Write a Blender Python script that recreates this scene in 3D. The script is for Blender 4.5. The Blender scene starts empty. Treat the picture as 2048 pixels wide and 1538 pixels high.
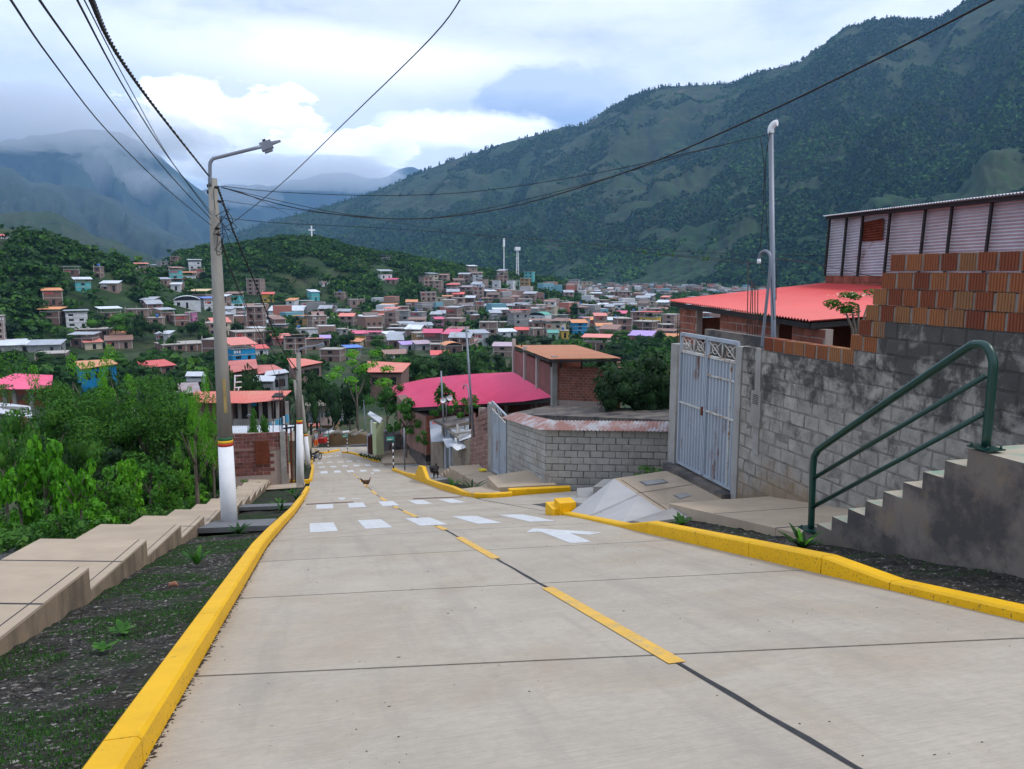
import bpy, math, random
import numpy as np
from mathutils import Vector, Matrix
R = math.radians
random.seed(7)
RNG = np.random.default_rng(7)
SC = bpy.context.scene
COL = SC.collection

# ---------------------------------------------------------------- camera
F, PITCH, YAW, HC = 1539.0, R(8.3), R(14.5), 1.6   # focal length in px of a 2048 px wide picture; street runs along +Y
cam_d = bpy.data.cameras.new('camera')
cam = bpy.data.objects.new('camera', cam_d); COL.objects.link(cam); SC.camera = cam
cam_d.sensor_width = 36; cam_d.lens = F / 2048 * 36; cam_d.clip_start = 0.05; cam_d.clip_end = 60000
cam.rotation_euler = (R(90) - PITCH, 0, -YAW)

# ---------------------------------------------------------------- light
SUN_AZ, SUN_EL = R(118), R(56)       # azimuth measured from +Y towards +X
sd = bpy.data.lights.new('sun', 'SUN'); sun = bpy.data.objects.new('sun', sd); COL.objects.link(sun)
sd.energy = 1.9; sd.angle = R(11); sd.color = (1.0, 0.965, 0.91)
sun.rotation_euler = (R(90) - SUN_EL, 0, R(180) - SUN_AZ)
w = bpy.data.worlds.new('World'); SC.world = w; w.use_nodes = True
SC.view_settings.view_transform = 'Standard'; SC.view_settings.look = 'None'
SC.view_settings.exposure = 0.0; SC.view_settings.gamma = 1.0
SC.view_settings.use_curve_mapping = False
SC.render.film_transparent = False
cy = SC.cycles
cy.max_bounces = 6; cy.diffuse_bounces = 3; cy.glossy_bounces = 2; cy.transmission_bounces = 3
cy.transparent_max_bounces = 12; cy.volume_bounces = 1; cy.use_denoising = True
cy.caustics_reflective = False; cy.caustics_refractive = False


class NT:
    """small helper to write node trees"""
    def __init__(s, tree): s.t = tree; s.n = tree.nodes; s.l = tree.links
    def new(s, typ, ins=None, **kw):
        n = s.n.new(typ)
        for k, v in kw.items(): setattr(n, k, v)
        for k, v in (ins or {}).items():
            if isinstance(v, bpy.types.NodeSocket): s.l.new(v, n.inputs[k])
            elif isinstance(v, tuple) and len(v) == 2 and hasattr(v[0], 'outputs'): s.l.new(v[0].outputs[v[1]], n.inputs[k])
            elif hasattr(v, 'outputs'): s.l.new(v.outputs[0], n.inputs[k])
            else: n.inputs[k].default_value = v
        return n
    def math(s, op, a, b=0.0, c=None, clamp=False):
        d = {0: a, 1: b}
        if c is not None: d[2] = c
        return s.new('ShaderNodeMath', d, operation=op, use_clamp=clamp)
    def noise(s, vec, scale, detail=4, rough=0.5, dist=0.0, dim='3D'):
        n = s.new('ShaderNodeTexNoise', {'Scale': scale, 'Detail': detail, 'Roughness': rough, 'Distortion': dist}, noise_dimensions=dim)
        if vec is not None: s.l.new(vec.outputs[0] if hasattr(vec, 'outputs') else vec, n.inputs['Vector'])
        return n
    def ramp(s, fac, stops, interp='LINEAR'):
        n = s.new('ShaderNodeValToRGB'); n.color_ramp.interpolation = interp
        e = n.color_ramp.elements
        while len(e) < len(stops): e.new(0.5)
        for i, (p, c) in enumerate(stops):
            e[i].position = p
            e[i].color = (c, c, c, 1) if isinstance(c, (int, float)) else (*c, 1)
        s.l.new(fac.outputs[0] if hasattr(fac, 'outputs') else fac, n.inputs[0])
        return n
    def mix(s, fac, a, b, blend='MIX'):
        n = s.new('ShaderNodeMix', data_type='RGBA', blend_type=blend)
        for i, v in ((0, fac), (6, a), (7, b)):
            if hasattr(v, 'outputs'): s.l.new(v.outputs[0], n.inputs[i])
            elif isinstance(v, bpy.types.NodeSocket): s.l.new(v, n.inputs[i])
            elif i == 0: n.inputs[0].default_value = v
            else: n.inputs[i].default_value = (*v, 1) if len(v) == 3 else v
        class _W: outputs = [n.outputs[2]]
        return _W


# sky: daylight sky seen between cloud, clouds by noise over the view direction
def build_world():
    t = NT(w.node_tree); t.n.clear()
    out = t.new('ShaderNodeOutputWorld')
    sky = t.new('ShaderNodeTexSky', sky_type='NISHITA', sun_disc=False, sun_elevation=SUN_EL, sun_rotation=SUN_AZ)
    skyc = t.mix(1.0, sky, (0.085, 0.085, 0.085), 'MULTIPLY')
    tc = t.new('ShaderNodeTexCoord')
    sep = t.new('ShaderNodeSeparateXYZ', {0: (tc, 'Generated')})
    # azimuth from the street direction and elevation, in radians
    az = t.math('ARCTAN2', (sep, 0), (sep, 1))
    el = t.math('ARCSINE', (sep, 2))
    flat = t.new('ShaderNodeCombineXYZ', {0: t.math('MULTIPLY', az, 1.0), 1: t.math('MULTIPLY', el, 2.2), 2: 0.0})
    n1 = t.noise(flat, 3.2, 8, 0.58, 0.35)
    n2 = t.noise(flat, 9.0, 8, 0.6, 0.2)
    n3 = t.noise(flat, 1.6, 5, 0.5, 0.5)
    # high overcast: soft grey-blue to white sheets
    sheet = t.ramp(t.math('ADD', t.math('MULTIPLY', n1, 0.6), t.math('MULTIPLY', n3, 0.4)),
                   [(0.38, (0.58, 0.68, 0.88)), (0.47, (0.80, 0.88, 1.04)), (0.54, (0.95, 1.01, 1.13)), (0.66, (1.18, 1.21, 1.28))])
    col = t.mix(0.16, sheet, skyc)
    cloud_amt = None
    def blob(prev, u, v, ru, rv, cen, edge, hard=6.0, wob=0.8, top=False):
        a0 = math.atan2(u - 1024, F) + YAW
        e0 = math.atan((769 - v) / F) - PITCH
        dx = t.math('DIVIDE', t.math('SUBTRACT', az, a0), ru / F)
        dy = t.math('DIVIDE', t.math('SUBTRACT', el, e0), rv / F)
        r = t.math('SQRT', t.math('ADD', t.math('MULTIPLY', dx, dx), t.math('MULTIPLY', dy, dy)))
        nn = t.math('ADD', t.math('MULTIPLY', t.math('SUBTRACT', n2, 0.5), wob * 2), t.math('MULTIPLY', t.math('SUBTRACT', n1, 0.5), wob * 2.4))
        m = t.math('MULTIPLY', t.math('SUBTRACT', 1.0, t.math('ADD', r, nn)), hard, clamp=True)
        sh = t.ramp(t.math('ADD', t.math('MULTIPLY', dy, 0.28), t.math('ADD', t.math('MULTIPLY', n2, 0.9), 0.05)), [(0.2, edge), (0.62, cen)])
        return t.mix(m, prev, sh)
    W = (1.42, 1.42, 1.42)
    col = blob(col, 10, 350, 430, 170, (0.40, 0.55, 0.90), (0.26, 0.40, 0.74), 1.3, 0.3)
    col = blob(col, 80, 150, 420, 110, (0.80, 0.88, 1.05), (0.52, 0.63, 0.86), 1.6, 0.7)
    col = blob(col, 560, 10, 560, 50, (0.76, 0.83, 0.98), (0.52, 0.60, 0.77), 1.3, 0.7)
    col = blob(col, 720, 130, 460, 70, (1.24, 1.26, 1.30), (0.96, 1.02, 1.12), 1.2, 0.6)
    col = blob(col, 1130, 50, 420, 50, (0.80, 0.87, 1.0), (0.56, 0.64, 0.80), 1.3, 0.7)
    col = blob(col, 1080, 195, 125, 52, (0.55, 0.65, 0.86), (0.34, 0.45, 0.68), 3.4, 1.0)
    col = blob(col, 1530, 45, 80, 60, (0.66, 0.74, 0.92), (0.50, 0.60, 0.80), 1.8, 0.8)
    col = blob(col, 520, 270, 420, 85, (0.78, 0.88, 1.08), (0.56, 0.68, 0.94), 1.6, 0.7)
    col = blob(col, 420, 268, 150, 70, W, (0.8, 0.92, 1.14), 6, 1.0)
    col = blob(col, 575, 262, 120, 76, W, (0.66, 0.78, 1.04), 10, 1.1)
    col = blob(col, 730, 305, 150, 50, W, (0.68, 0.80, 1.05), 9, 1.1)
    col = blob(col, 900, 268, 170, 42, (1.35, 1.37, 1.38), (0.95, 1.03, 1.18), 2.5, 0.8)
    col = blob(col, 600, 345, 260, 34, (1.15, 1.24, 1.4), (0.72, 0.86, 1.12), 4, 0.7)
    bg = t.new('ShaderNodeBackground', {'Color': col, 'Strength': 1.35})
    t.l.new(bg.outputs[0], out.inputs[0])
build_world()


# ---------------------------------------------------------------- unprojection from the camera's own geometry
def ray(u, v):
    a = (u - 1024) / F; b = (769 - v) / F
    s, c = math.sin(YAW), math.cos(YAW); sp, cp = math.sin(PITCH), math.cos(PITCH)
    return (s * cp + a * c + b * s * sp, c * cp - a * s + b * c * sp, -sp + b * cp)
def atX(u, v, X): d = ray(u, v); k = X / d[0]; return Vector((X, d[1] * k, d[2] * k))
def atY(u, v, Y): d = ray(u, v); k = Y / d[1]; return Vector((d[0] * k, Y, d[2] * k))
def atZ(u, v, Z): d = ray(u, v); k = Z / d[2]; return Vector((d[0] * k, d[1] * k, Z))
def atD(u, v, D):      # at horizontal distance D
    d = ray(u, v); k = D / math.hypot(d[0], d[1]); return Vector((d[0] * k, d[1] * k, d[2] * k))
RY = [-30, 2.74, 7.6, 14.25, 18.76, 24.24, 32.1, 38.5, 47.2, 56.3, 63.7, 72, 80, 90, 110]
RZ = [5.5, -2.26, -3.39, -4.96, -6.12, -7.52, -9.35, -10.74, -12.6, -14.58, -16.0, -17.3, -18.3, -19.3, -21.2]
def zr(y): return float(np.interp(y, RY, RZ))
def onroad(u, v, h=0.0):
    d = ray(u, v); s = d[2] / d[1]
    lo, hi = 2.0, 110.0
    for y in np.linspace(2.2, 110, 1600):
        if s * y - (zr(y) + h) <= 0: hi = y; break
        lo = y
    for _ in range(30):
        m = (lo + hi) / 2
        if s * m - (zr(m) + h) > 0: lo = m
        else: hi = m
    return Vector((d[0] * hi / d[1], hi, zr(hi) + h))


# ---------------------------------------------------------------- numpy value noise
_P = np.random.default_rng(3).random(65536).astype(np.float32)
def vnoise(x, y, seed=0):
    xi = np.floor(x).astype(np.int64); yi = np.floor(y).astype(np.int64)
    fx = x - xi; fy = y - yi; fx = fx * fx * (3 - 2 * fx); fy = fy * fy * (3 - 2 * fy)
    def h(a, b): return _P[(a * 73856093 ^ b * 19349663 ^ (seed * 83492791)) & 65535]
    return ((h(xi, yi) * (1 - fx) + h(xi + 1, yi) * fx) * (1 - fy) + (h(xi, yi + 1) * (1 - fx) + h(xi + 1, yi + 1) * fx) * fy)
def fbm(x, y, o=5, seed=0, g=0.5):
    s = 0; a = 1; t = 0
    for i in range(o): s = s + a * vnoise(x, y, seed + i * 17); t += a; a *= g; x = x * 2.03 + 11.3; y = y * 2.03 + 5.7
    return s / t


# ---------------------------------------------------------------- materials
MATS = {}
def mat(name, base, rough=0.85, var=0.12, scale=3.0, bump=0.0, bscale=None, objvar=0.0, metal=0.0, spec=0.3, stains=None, sscale=0.8, samt=0.6, coord='Object', detail=6, extra=None, stretch=None):
    if name in MATS: return MATS[name]
    m = bpy.data.materials.new(name); m.use_nodes = True; t = NT(m.node_tree); t.n.clear()
    out = t.new('ShaderNodeOutputMaterial')
    b = t.new('ShaderNodeBsdfPrincipled', {'Roughness': rough, 'Metallic': metal, 'Specular IOR Level': spec})
    t.l.new(b.outputs[0], out.inputs[0])
    if coord == 'Position':
        g = t.new('ShaderNodeNewGeometry'); vec = g.outputs['Position']
    else:
        g = t.new('ShaderNodeTexCoord'); vec = g.outputs[coord]
    if stretch:
        mp = t.new('ShaderNodeMapping'); mp.inputs['Scale'].default_value = stretch; t.l.new(vec, mp.inputs[0]); vec = mp.outputs[0]
    n = t.noise(vec, scale, detail, 0.6)
    dk = tuple(c * (1 - var * 1.6) for c in base); lt = tuple(min(1, c * (1 + var)) for c in base)
    col = t.ramp(n, [(0.3, dk), (0.7, lt)])
    if stains:
        n2 = t.noise(vec, sscale, 7, 0.65, 0.4)
        col = t.mix(t.math('MULTIPLY', t.ramp(n2, [(0.48, 0.0), (0.66, 1.0)]), samt), col, stains)
    if extra: col = extra(t, vec, col)
    if objvar:
        oi = t.new('ShaderNodeObjectInfo')
        k = t.math('ADD', t.math('MULTIPLY', (oi, 'Random'), 2 * objvar), 1 - objvar)
        hs = t.new('ShaderNodeHueSaturation', {'Value': k, 'Color': col}); col = hs
    t.l.new(col.outputs[0], b.inputs['Base Color'])
    if bump:
        nb = t.noise(vec, bscale or scale * 6, 5, 0.6)
        bn = t.new('ShaderNodeBump', {'Strength': 1.0, 'Distance': bump, 'Height': nb}); t.l.new(bn.outputs[0], b.inputs['Normal'])
    MATS[name] = m
    return m


# ---------------------------------------------------------------- mesh building
class MB:
    """collects vertices and faces of one mesh"""
    def __init__(s): s.v = []; s.f = []; s.sm = []
    def quad(s, a, b, c, d):
        i = len(s.v); s.v += [tuple(a), tuple(b), tuple(c), tuple(d)]; s.f.append((i, i + 1, i + 2, i + 3)); return s
    def poly(s, pts):
        i = len(s.v); s.v += [tuple(p) for p in pts]; s.f.append(tuple(range(i, i + len(pts)))); return s
    def hexa(s, p):      # 8 corners: bottom 0-3, top 4-7
        i = len(s.v); s.v += [tuple(q) for q in p]
        for q in ((3, 2, 1, 0), (4, 5, 6, 7), (0, 1, 5, 4), (1, 2, 6, 5), (2, 3, 7, 6), (3, 0, 4, 7)): s.f.append(tuple(i + k for k in q))
        return s
    def box(s, x0, x1, y0, y1, z0, z1):
        return s.hexa([(x0, y0, z0), (x1, y0, z0), (x1, y1, z0), (x0, y1, z0), (x0, y0, z1), (x1, y0, z1), (x1, y1, z1), (x0, y1, z1)])
    def prism(s, bot, top):   # two matching outlines
        n = len(bot); i = len(s.v); s.v += [tuple(q) for q in bot] + [tuple(q) for q in top]
        s.f.append(tuple(i + k for k in reversed(range(n)))); s.f.append(tuple(i + n + k for k in range(n)))
        for k in range(n): s.f.append((i + k, i + (k + 1) % n, i + n + (k + 1) % n, i + n + k))
        return s
    def slab(s, pts, th):     # outline pts (top), thickness downwards
        return s.prism([(p[0], p[1], p[2] - th) for p in pts], pts)
    def beam(s, a, b, wd, ht=None):
        a = Vector(a); b = Vector(b); ht = ht or wd; d = (b - a).normalized()
        up = Vector((0, 0, 1)) if abs(d.z) < 0.95 else Vector((1, 0, 0))
        x = d.cross(up).normalized() * (wd / 2); y = x.cross(d).normalized() * (ht / 2)
        return s.hexa([a - x - y, a + x - y, b + x - y, b - x - y, a - x + y, a + x + y, b + x + y, b - x + y])
    def tube(s, pts, r, n=8, r2=None):
        pts = [Vector(p) for p in pts]; m = len(pts); i = len(s.v)
        prev = None
        for k, p in enumerate(pts):
            d = (pts[min(k + 1, m - 1)] - pts[max(k - 1, 0)]).normalized()
            if prev is None: up = Vector((0, 0, 1)) if abs(d.z) < 0.9 else Vector((1, 0, 0)); x = d.cross(up).normalized()
            else: x = (prev - d * prev.dot(d)).normalized()
            prev = x; y = d.cross(x)
            rr = r if not isinstance(r, (list, tuple)) else r[k]
            if r2 is not None: rr = r + (r2 - r) * k / (m - 1)
            for j in range(n):
                a = 2 * math.pi * j / n; s.v.append(tuple(p + x * (rr * math.cos(a)) + y * (rr * math.sin(a))))
        st = len(s.f)
        for k in range(m - 1):
            for j in range(n): s.f.append((i + k * n + j, i + k * n + (j + 1) % n, i + (k + 1) * n + (j + 1) % n, i + (k + 1) * n + j))
        s.sm += list(range(st, len(s.f)))
        s.f.append(tuple(i + j for j in reversed(range(n)))); s.f.append(tuple(i + (m - 1) * n + j for j in range(n)))
        return s
    def mesh(s, name, m=None):
        me = bpy.data.meshes.new(name); me.from_pydata(s.v, [], s.f)
        for k in s.sm: me.polygons[k].use_smooth = True
        if m: me.materials.append(m)
        return me
    def obj(s, name, m, parent=None, off=None):
        if off is not None: s.v = [(a - off[0], b - off[1], c - off[2]) for a, b, c in s.v]
        o = bpy.data.objects.new(name, s.mesh(name, m)); COL.objects.link(o)
        if parent: o.parent = parent
        return o

def tag(o, label=None, cat=None, group=None, kind=None):
    if label: o['label'] = label
    if cat: o['category'] = cat
    if group: o['group'] = group
    if kind: o['kind'] = kind
    return o
def thing(name, loc, label, cat, group=None, rz=0.0):
    o = bpy.data.objects.new(name, None); COL.objects.link(o); o.location = loc; o.rotation_euler = (0, 0, rz)
    o.empty_display_size = 0.1
    return tag(o, label, cat, group)
def struct(o): o['kind'] = 'structure'; return o
def inst(name, me, parent, loc=(0, 0, 0), rot=(0, 0, 0), scale=(1, 1, 1), m=None):
    o = bpy.data.objects.new(name, me); COL.objects.link(o); o.location = loc; o.rotation_euler = rot; o.scale = scale
    if parent: o.parent = parent
    return o
def npmesh(name, v, f, m=None, smooth=False):
    """v (n,3), f (k,c) arrays"""
    v = np.asarray(v, np.float32); f = np.asarray(f, np.int32); k, c = f.shape
    me = bpy.data.meshes.new(name); me.vertices.add(len(v)); me.vertices.foreach_set('co', v.ravel())
    me.loops.add(k * c); me.loops.foreach_set('vertex_index', f.ravel())
    me.polygons.add(k); me.polygons.foreach_set('loop_start', np.arange(0, k * c, c, dtype=np.int32))
    me.polygons.foreach_set('use_smooth', np.full(k, smooth)); me.update(calc_edges=True)
    if m: me.materials.append(m)
    return me
def gridfaces(nr, nc):
    i = np.arange(nr - 1)[:, None] * nc + np.arange(nc - 1)[None, :]
    return np.stack([i, i + 1, i + nc + 1, i + nc], -1).reshape(-1, 4)
# ---------------------------------------------------------------- terrain
CP = math.cos(PITCH)
def az_of(u): return YAW + math.atan((u - 1024) * CP / F)
def u_of(az): return 1024 + F / CP * np.tan(np.clip(az - YAW, -1.2, 1.2))
def te(u, v): d = ray(u, v); return d[2] / math.hypot(d[0], d[1])
def ss(a, b, x): t = np.clip((x - a) / (b - a), 0, 1); return t * t * (3 - 2 * t)
def crest(pts):
    us = [p[0] for p in pts]; ts = [te(*p) for p in pts]
    return lambda u: np.interp(u, us, ts)
FD = [90, 120, 200, 400, 900, 1500, 3000, 12000]; FZ = [-19.5, -22.5, -26, -28, -30, -26, -28, -40]
C_L = crest([(-900, 470), (-400, 440), (-100, 440), (0, 455), (60, 462), (120, 484), (200, 516), (260, 533), (300, 550), (340, 566), (400, 590), (500, 640)])
C_M = crest([(180, 600), (260, 560), (300, 545), (330, 528), (360, 507), (400, 500), (440, 496), (500, 486), (560, 480), (620, 480), (680, 490), (740, 503), (800, 516), (860, 528), (920, 538), (980, 548), (1040, 556), (1090, 564), (1140, 580), (1200, 600), (1300, 640)])
def ground_pol(az, d):
    u = u_of(az)
    x = d * np.sin(az); y = d * np.cos(az)
    fl = np.interp(d, FD, FZ)
    near = np.interp(y, RY, RZ)
    w = ss(75, 125, d)
    z = near * (1 - w) + fl * w
    # left hill
    zc = C_L(u) * 430; s = ss(270, 430, d)
    h = np.where(d < 430, s * (zc - z), (zc - z) * (1 - 0.8 * ss(430, 900, d)))
    hl = np.maximum(h, 0)
    dc = 640.; zc = C_M(u) * dc; s = 0.35 * ss(400, 560, d) + 0.65 * ss(470, dc, d)
    h = np.where(d < dc, s * (zc - z), (zc - z) * (1 - 0.95 * ss(dc, 1100, d)))
    hm = np.maximum(h, 0)
    bump = (fbm(x / 60, y / 60, 4, 5) - 0.5) * 9 * ss(150, 420, d)
    return z + np.maximum(hl, hm) + bump * (0.35 + 0.65 * np.clip(np.maximum(hl, hm) / 25, 0, 1)) * (0.4)
def ground(x, y):
    return float(ground_pol(np.array(math.atan2(x, y)), np.array(math.hypot(x, y))))
def hit(u, v, dmin=60, dmax=1600):
    """where the line of sight through a pixel meets the terrain"""
    d0 = ray(u, v); az = math.atan2(d0[0], d0[1]); t = d0[2] / math.hypot(d0[0], d0[1])
    D = np.geomspace(dmin, dmax, 900); zz = ground_pol(np.full(900, az), D)
    k = np.nonzero(t * D <= zz)[0]
    i = k[0] if len(k) else 899
    return Vector((D[i] * math.sin(az), D[i] * math.cos(az), zz[i]))

def polar_sheet(name, us, ds, fz, m, smooth=True):
    az = np.array([az_of(u) for u in us]); D = np.asarray(ds, float)
    A, DD = np.meshgrid(az, D)
    Z = fz(A, DD)
    v = np.stack([DD * np.sin(A), DD * np.cos(A), Z], -1).reshape(-1, 3)
    me = npmesh(name, v, gridfaces(len(D), len(az)), m, smooth)
    o = bpy.data.objects.new(name, me); COL.objects.link(o); return struct(o)

def hill_cols(t, vec, col):
    n = t.noise(vec, 0.03, 5, 0.6); n2 = t.noise(vec, 0.006, 4, 0.5)
    e = t.ramp(t.math('ADD', t.math('MULTIPLY', n, 0.5), t.math('MULTIPLY', n2, 0.5)), [(0.50, 0.0), (0.60, 1.0)])
    return t.mix(t.math('MULTIPLY', e, 0.4), col, (0.13, 0.095, 0.055))
M_HILL = mat('hill_soil', (0.02, 0.046, 0.012), 0.95, 0.4, 0.12, coord='Position', extra=hill_cols)
M_MTN = None
def mtn_cols(t, vec, col):
    sp = t.new('ShaderNodeSeparateXYZ', {0: vec})
    n = t.noise(vec, 0.0016, 7, 0.62, 0.6); n2 = t.noise(vec, 0.006, 7, 0.66)
    hgt = t.math('MULTIPLY', (sp, 2), 0.00022)
    k = t.math('ADD', t.math('ADD', t.math('MULTIPLY', n, 0.62), t.math('MULTIPLY', n2, 0.38)), hgt)
    e = t.ramp(k, [(0.52, 0.0), (0.60, 1.0)])
    c = t.mix(t.math('MULTIPLY', e, 0.72), col, (0.036, 0.044, 0.019))
    n3 = t.noise(vec, 0.004, 5, 0.7, 1.0)
    e2 = t.ramp(n3, [(0.655, 0.0), (0.69, 1.0)])
    c = t.mix(t.math('MULTIPLY', e2, 0.7), c, (0.21, 0.125, 0.085))
    n4 = t.noise(vec, 0.035, 5, 0.7)
    e3 = t.ramp(n4, [(0.50, 0.0), (0.58, 1.0)])
    return t.mix(t.math('MULTIPLY', e3, 0.4), c, (0.03, 0.075, 0.014))
M_MTN = mat('mountain_forest', (0.010, 0.034, 0.009), 0.95, 0.7, 0.05, coord='Position', extra=mtn_cols)
M_FAR = mat('far_slope', (0.028, 0.045, 0.032), 0.95, 0.3, 0.002, coord='Position', bump=30, bscale=0.004)

# valley floor and near hills as one sheet round the camera
us = np.concatenate([np.linspace(-2600, -420, 50), np.linspace(-400, 2450, 420), np.linspace(2500, 6000, 40)])
dd = np.concatenate([np.linspace(112, 260, 45), np.linspace(265, 700, 130)[0:], np.geomspace(710, 3200, 60)])
terrain = polar_sheet('terrain', us, dd, lambda a, d: ground_pol(a, d) + (fbm(d * np.sin(a) / 9, d * np.cos(a) / 9, 3, 9) - 0.5) * 1.2, M_HILL)

# the forested mountain on the right
CR = crest([(250, 540), (380, 500), (480, 466), (560, 440), (640, 419), (700, 402), (750, 387), (830, 351), (900, 322), (1012, 285), (1124, 257), (1169, 247), (1214, 216), (1264, 188), (1315, 174), (1449, 168), (1489, 149), (1573, 129), (1617, 95), (1662, 59), (1702, 48), (1741, 40), (1786, 46), (1830, 44), (1853, 31), (1887, 11), (1915, 0), (2048, -60), (2300, -90), (2700, 0), (3400, 40)])
def mountain_z(A, D, canopy=True):
    u = u_of(A)
    dc = np.interp(u, [250, 480, 900, 1700, 2048, 2700], [5200, 4600, 3900, 3200, 2900, 2600])
    db = np.interp(u, [250, 480, 900, 1350, 1700, 2048, 2700], [2300, 2100, 1750, 1400, 1150, 950, 900])
    zc = CR(u) * dc
    s = np.clip((D - db) / (dc - db), 0, 1)
    x = D * np.sin(A); y = D * np.cos(A)
    base = -30 + (zc + 30) * (0.75 * s ** 1.15 + 0.25 * s * s)
    # spurs and gullies running down the slope
    q = A * 7.0 + 1.1 * fbm(x / 1100, y / 1100, 3, 21)
    rid = 1 - np.abs(2 * fbm(q * 1.5, s * 1.6 + 4, 5, 33, 0.5) - 1) * 2.2
    env = np.clip(s * 5, 0, 1) * np.clip((1.0 - s) * 4, 0, 1)
    z = base + env * ((rid - 0.5) * 70 * (0.3 + s) + (fbm(x / 420, y / 420, 5, 41) - 0.5) * 170)
    rid2 = 1 - np.abs(2 * fbm(x / 190 + 0.6 * rid, y / 190, 4, 55) - 1) * 2
    z = z + env * (rid2 - 0.5) * 26
    if canopy:
        z = z + (fbm(x / 16, y / 16, 3, 61, 0.6) - 0.5) * 30 * np.clip(s * 20, 0, 1) * (0.35 + 0.8 * ss(0.42, 0.6, fbm(x / 260, y / 260, 3, 77)))
    lim = D * CR(u) - 4
    z = np.where((s > 0.6) & (s < 0.99), np.minimum(z, lim), z)
    z = np.where(D > dc, zc - (D - dc) * 0.55, z)
    return z
def mtn_grid():
    us = np.concatenate([np.linspace(240, 1180, 240), np.linspace(1183, 2150, 360), np.linspace(2160, 3300, 60)])
    az = np.array([az_of(u) for u in us])
    s = np.concatenate([np.linspace(-0.1, 1.0, 300), [1.03, 1.1, 1.3]])
    A, S = np.meshgrid(az, s); U = u_of(A)
    dc = np.interp(U, [250, 480, 900, 1700, 2048, 2700], [5200, 4600, 3900, 3200, 2900, 2600])
    db = np.interp(U, [250, 480, 900, 1350, 1700, 2048, 2700], [2300, 2100, 1750, 1400, 1150, 950, 900])
    D = db + (dc - db) * S
    Z = mountain_z(A, D)
    v = np.stack([D * np.sin(A), D * np.cos(A), Z], -1).reshape(-1, 3)
    me = npmesh('mountain', v, gridfaces(len(s), len(az)), M_MTN, True)
    o = bpy.data.objects.new('mountain', me); COL.objects.link(o); return struct(o)
mountain = mtn_grid()

def mtn_forest():
    rng = np.random.default_rng(31); n = 160000
    u = np.concatenate([rng.uniform(420, 2060, n), rng.uniform(2060, 2600, 5000)]); n = len(u); az = YAW + np.arctan((u - 1024) * CP / F)
    dc = np.interp(u, [250, 480, 900, 1700, 2048, 2700], [5200, 4600, 3900, 3200, 2900, 2600]); db = np.interp(u, [250, 480, 900, 1350, 1700, 2048, 2700], [2300, 2100, 1750, 1400, 1150, 950, 900])
    s = rng.random(n) ** .9; D = db + (dc - db) * s; x, y = D * np.sin(az), D * np.cos(az)
    dens = fbm(x / 260, y / 260, 4, 77) * .6 + fbm(x / 70, y / 70, 3, 78) * .4
    k = dens > (.355 + .13 * s + .06 * rng.random(n)); az, D, x, y, s = az[k], D[k], x[k], y[k], s[k]
    z = mountain_z(az, D); n = len(x); print('mountain trees', n); r = rng.uniform(3.2, 6.8, n); q = 4
    P = np.repeat(np.stack([x, y, z], 1), q, 0); R_ = np.repeat(r, q); d = rng.normal(size=(n * q, 3)) + np.array([0, 0, .6]); d /= np.linalg.norm(d, axis=1, keepdims=True)
    pos = P + d * R_[:, None] * .55 + np.array([0, 0, 1.0]) * R_[:, None] * .35
    t1 = np.cross(d, rng.normal(size=(n * q, 3))); t1 /= np.linalg.norm(t1, axis=1, keepdims=True); t2 = np.cross(d, t1); h = R_[:, None] * .62
    V = np.stack([pos - t1 * h, pos - t2 * h, pos + t1 * h, pos + t2 * h], 1).reshape(-1, 3)
    m = bpy.data.materials.new('mountain_leaves'); m.use_nodes = True; t = NT(m.node_tree); bs = m.node_tree.nodes['Principled BSDF']; bs.inputs['Roughness'].default_value = .8; bs.inputs['Specular IOR Level'].default_value = .1
    at = t.new('ShaderNodeAttribute', attribute_name='rnd'); c = t.ramp(at.outputs['Fac'], [(0.1, (0.008, 0.028, 0.008)), (0.5, (0.024, 0.068, 0.015)), (0.95, (0.068, 0.16, 0.026))]); t.l.new(c.outputs[0], bs.inputs['Base Color'])
    me = npmesh('mountain_trees', V, np.arange(len(V)).reshape(-1, 4), m); a = me.attributes.new('rnd', 'FLOAT', 'FACE')
    a.data.foreach_set('value', np.clip(np.repeat(np.clip(rng.normal(.4, .22, n) + (fbm(x / 150, y / 150, 3, 99) - .5) * .9, 0, 1), q) + rng.normal(0, .1, n * q), 0, 1).astype(np.float32))
    o = bpy.data.objects.new('mountain_trees', me); COL.objects.link(o); o['kind'] = 'stuff'; o['label'] = 'forest canopy on the great mountain face'
mtn_forest()

def far_ridge(name, pts, dcr, dbase, seed, amp, nu=260, ns=60, m=None):
    cr = crest(pts); us = np.linspace(pts[0][0], pts[-1][0], nu); az = np.array([az_of(u) for u in us])
    D = np.concatenate([np.linspace(dbase, dcr, ns), [dcr * 1.03, dcr * 1.1]])
    A, DD = np.meshgrid(az, D); U = u_of(A); s = np.clip((DD - dbase) / (dcr - dbase), 0, 1)
    zc = cr(U) * dcr + (fbm(U / 22, U * 0 + seed, 4, seed) - 0.5) * dcr * 0.006
    x = DD * np.sin(A); y = DD * np.cos(A)
    q = U / 60 + 1.5 * fbm(x / 1500, y / 1500, 3, seed + 3)
    rid = 1 - np.abs(2 * fbm(q * 0.8, s * 1.2, 5, seed + 5, 0.55) - 1) * 2
    env = np.clip(s * 4, 0, 1) * np.clip((1 - s) * 3, 0, 1)
    Z = -40 + (zc + 40) * s ** 1.1 + env * (rid - 0.5) * amp
    Z = np.where(DD > dcr, zc - (DD - dcr) * 0.8, Z)
    v = np.stack([x, y, Z], -1).reshape(-1, 3)
    me = npmesh(name, v, gridfaces(len(D), nu), m or M_FAR, True)
    o = bpy.data.objects.new(name, me); COL.objects.link(o); return struct(o)
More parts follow.
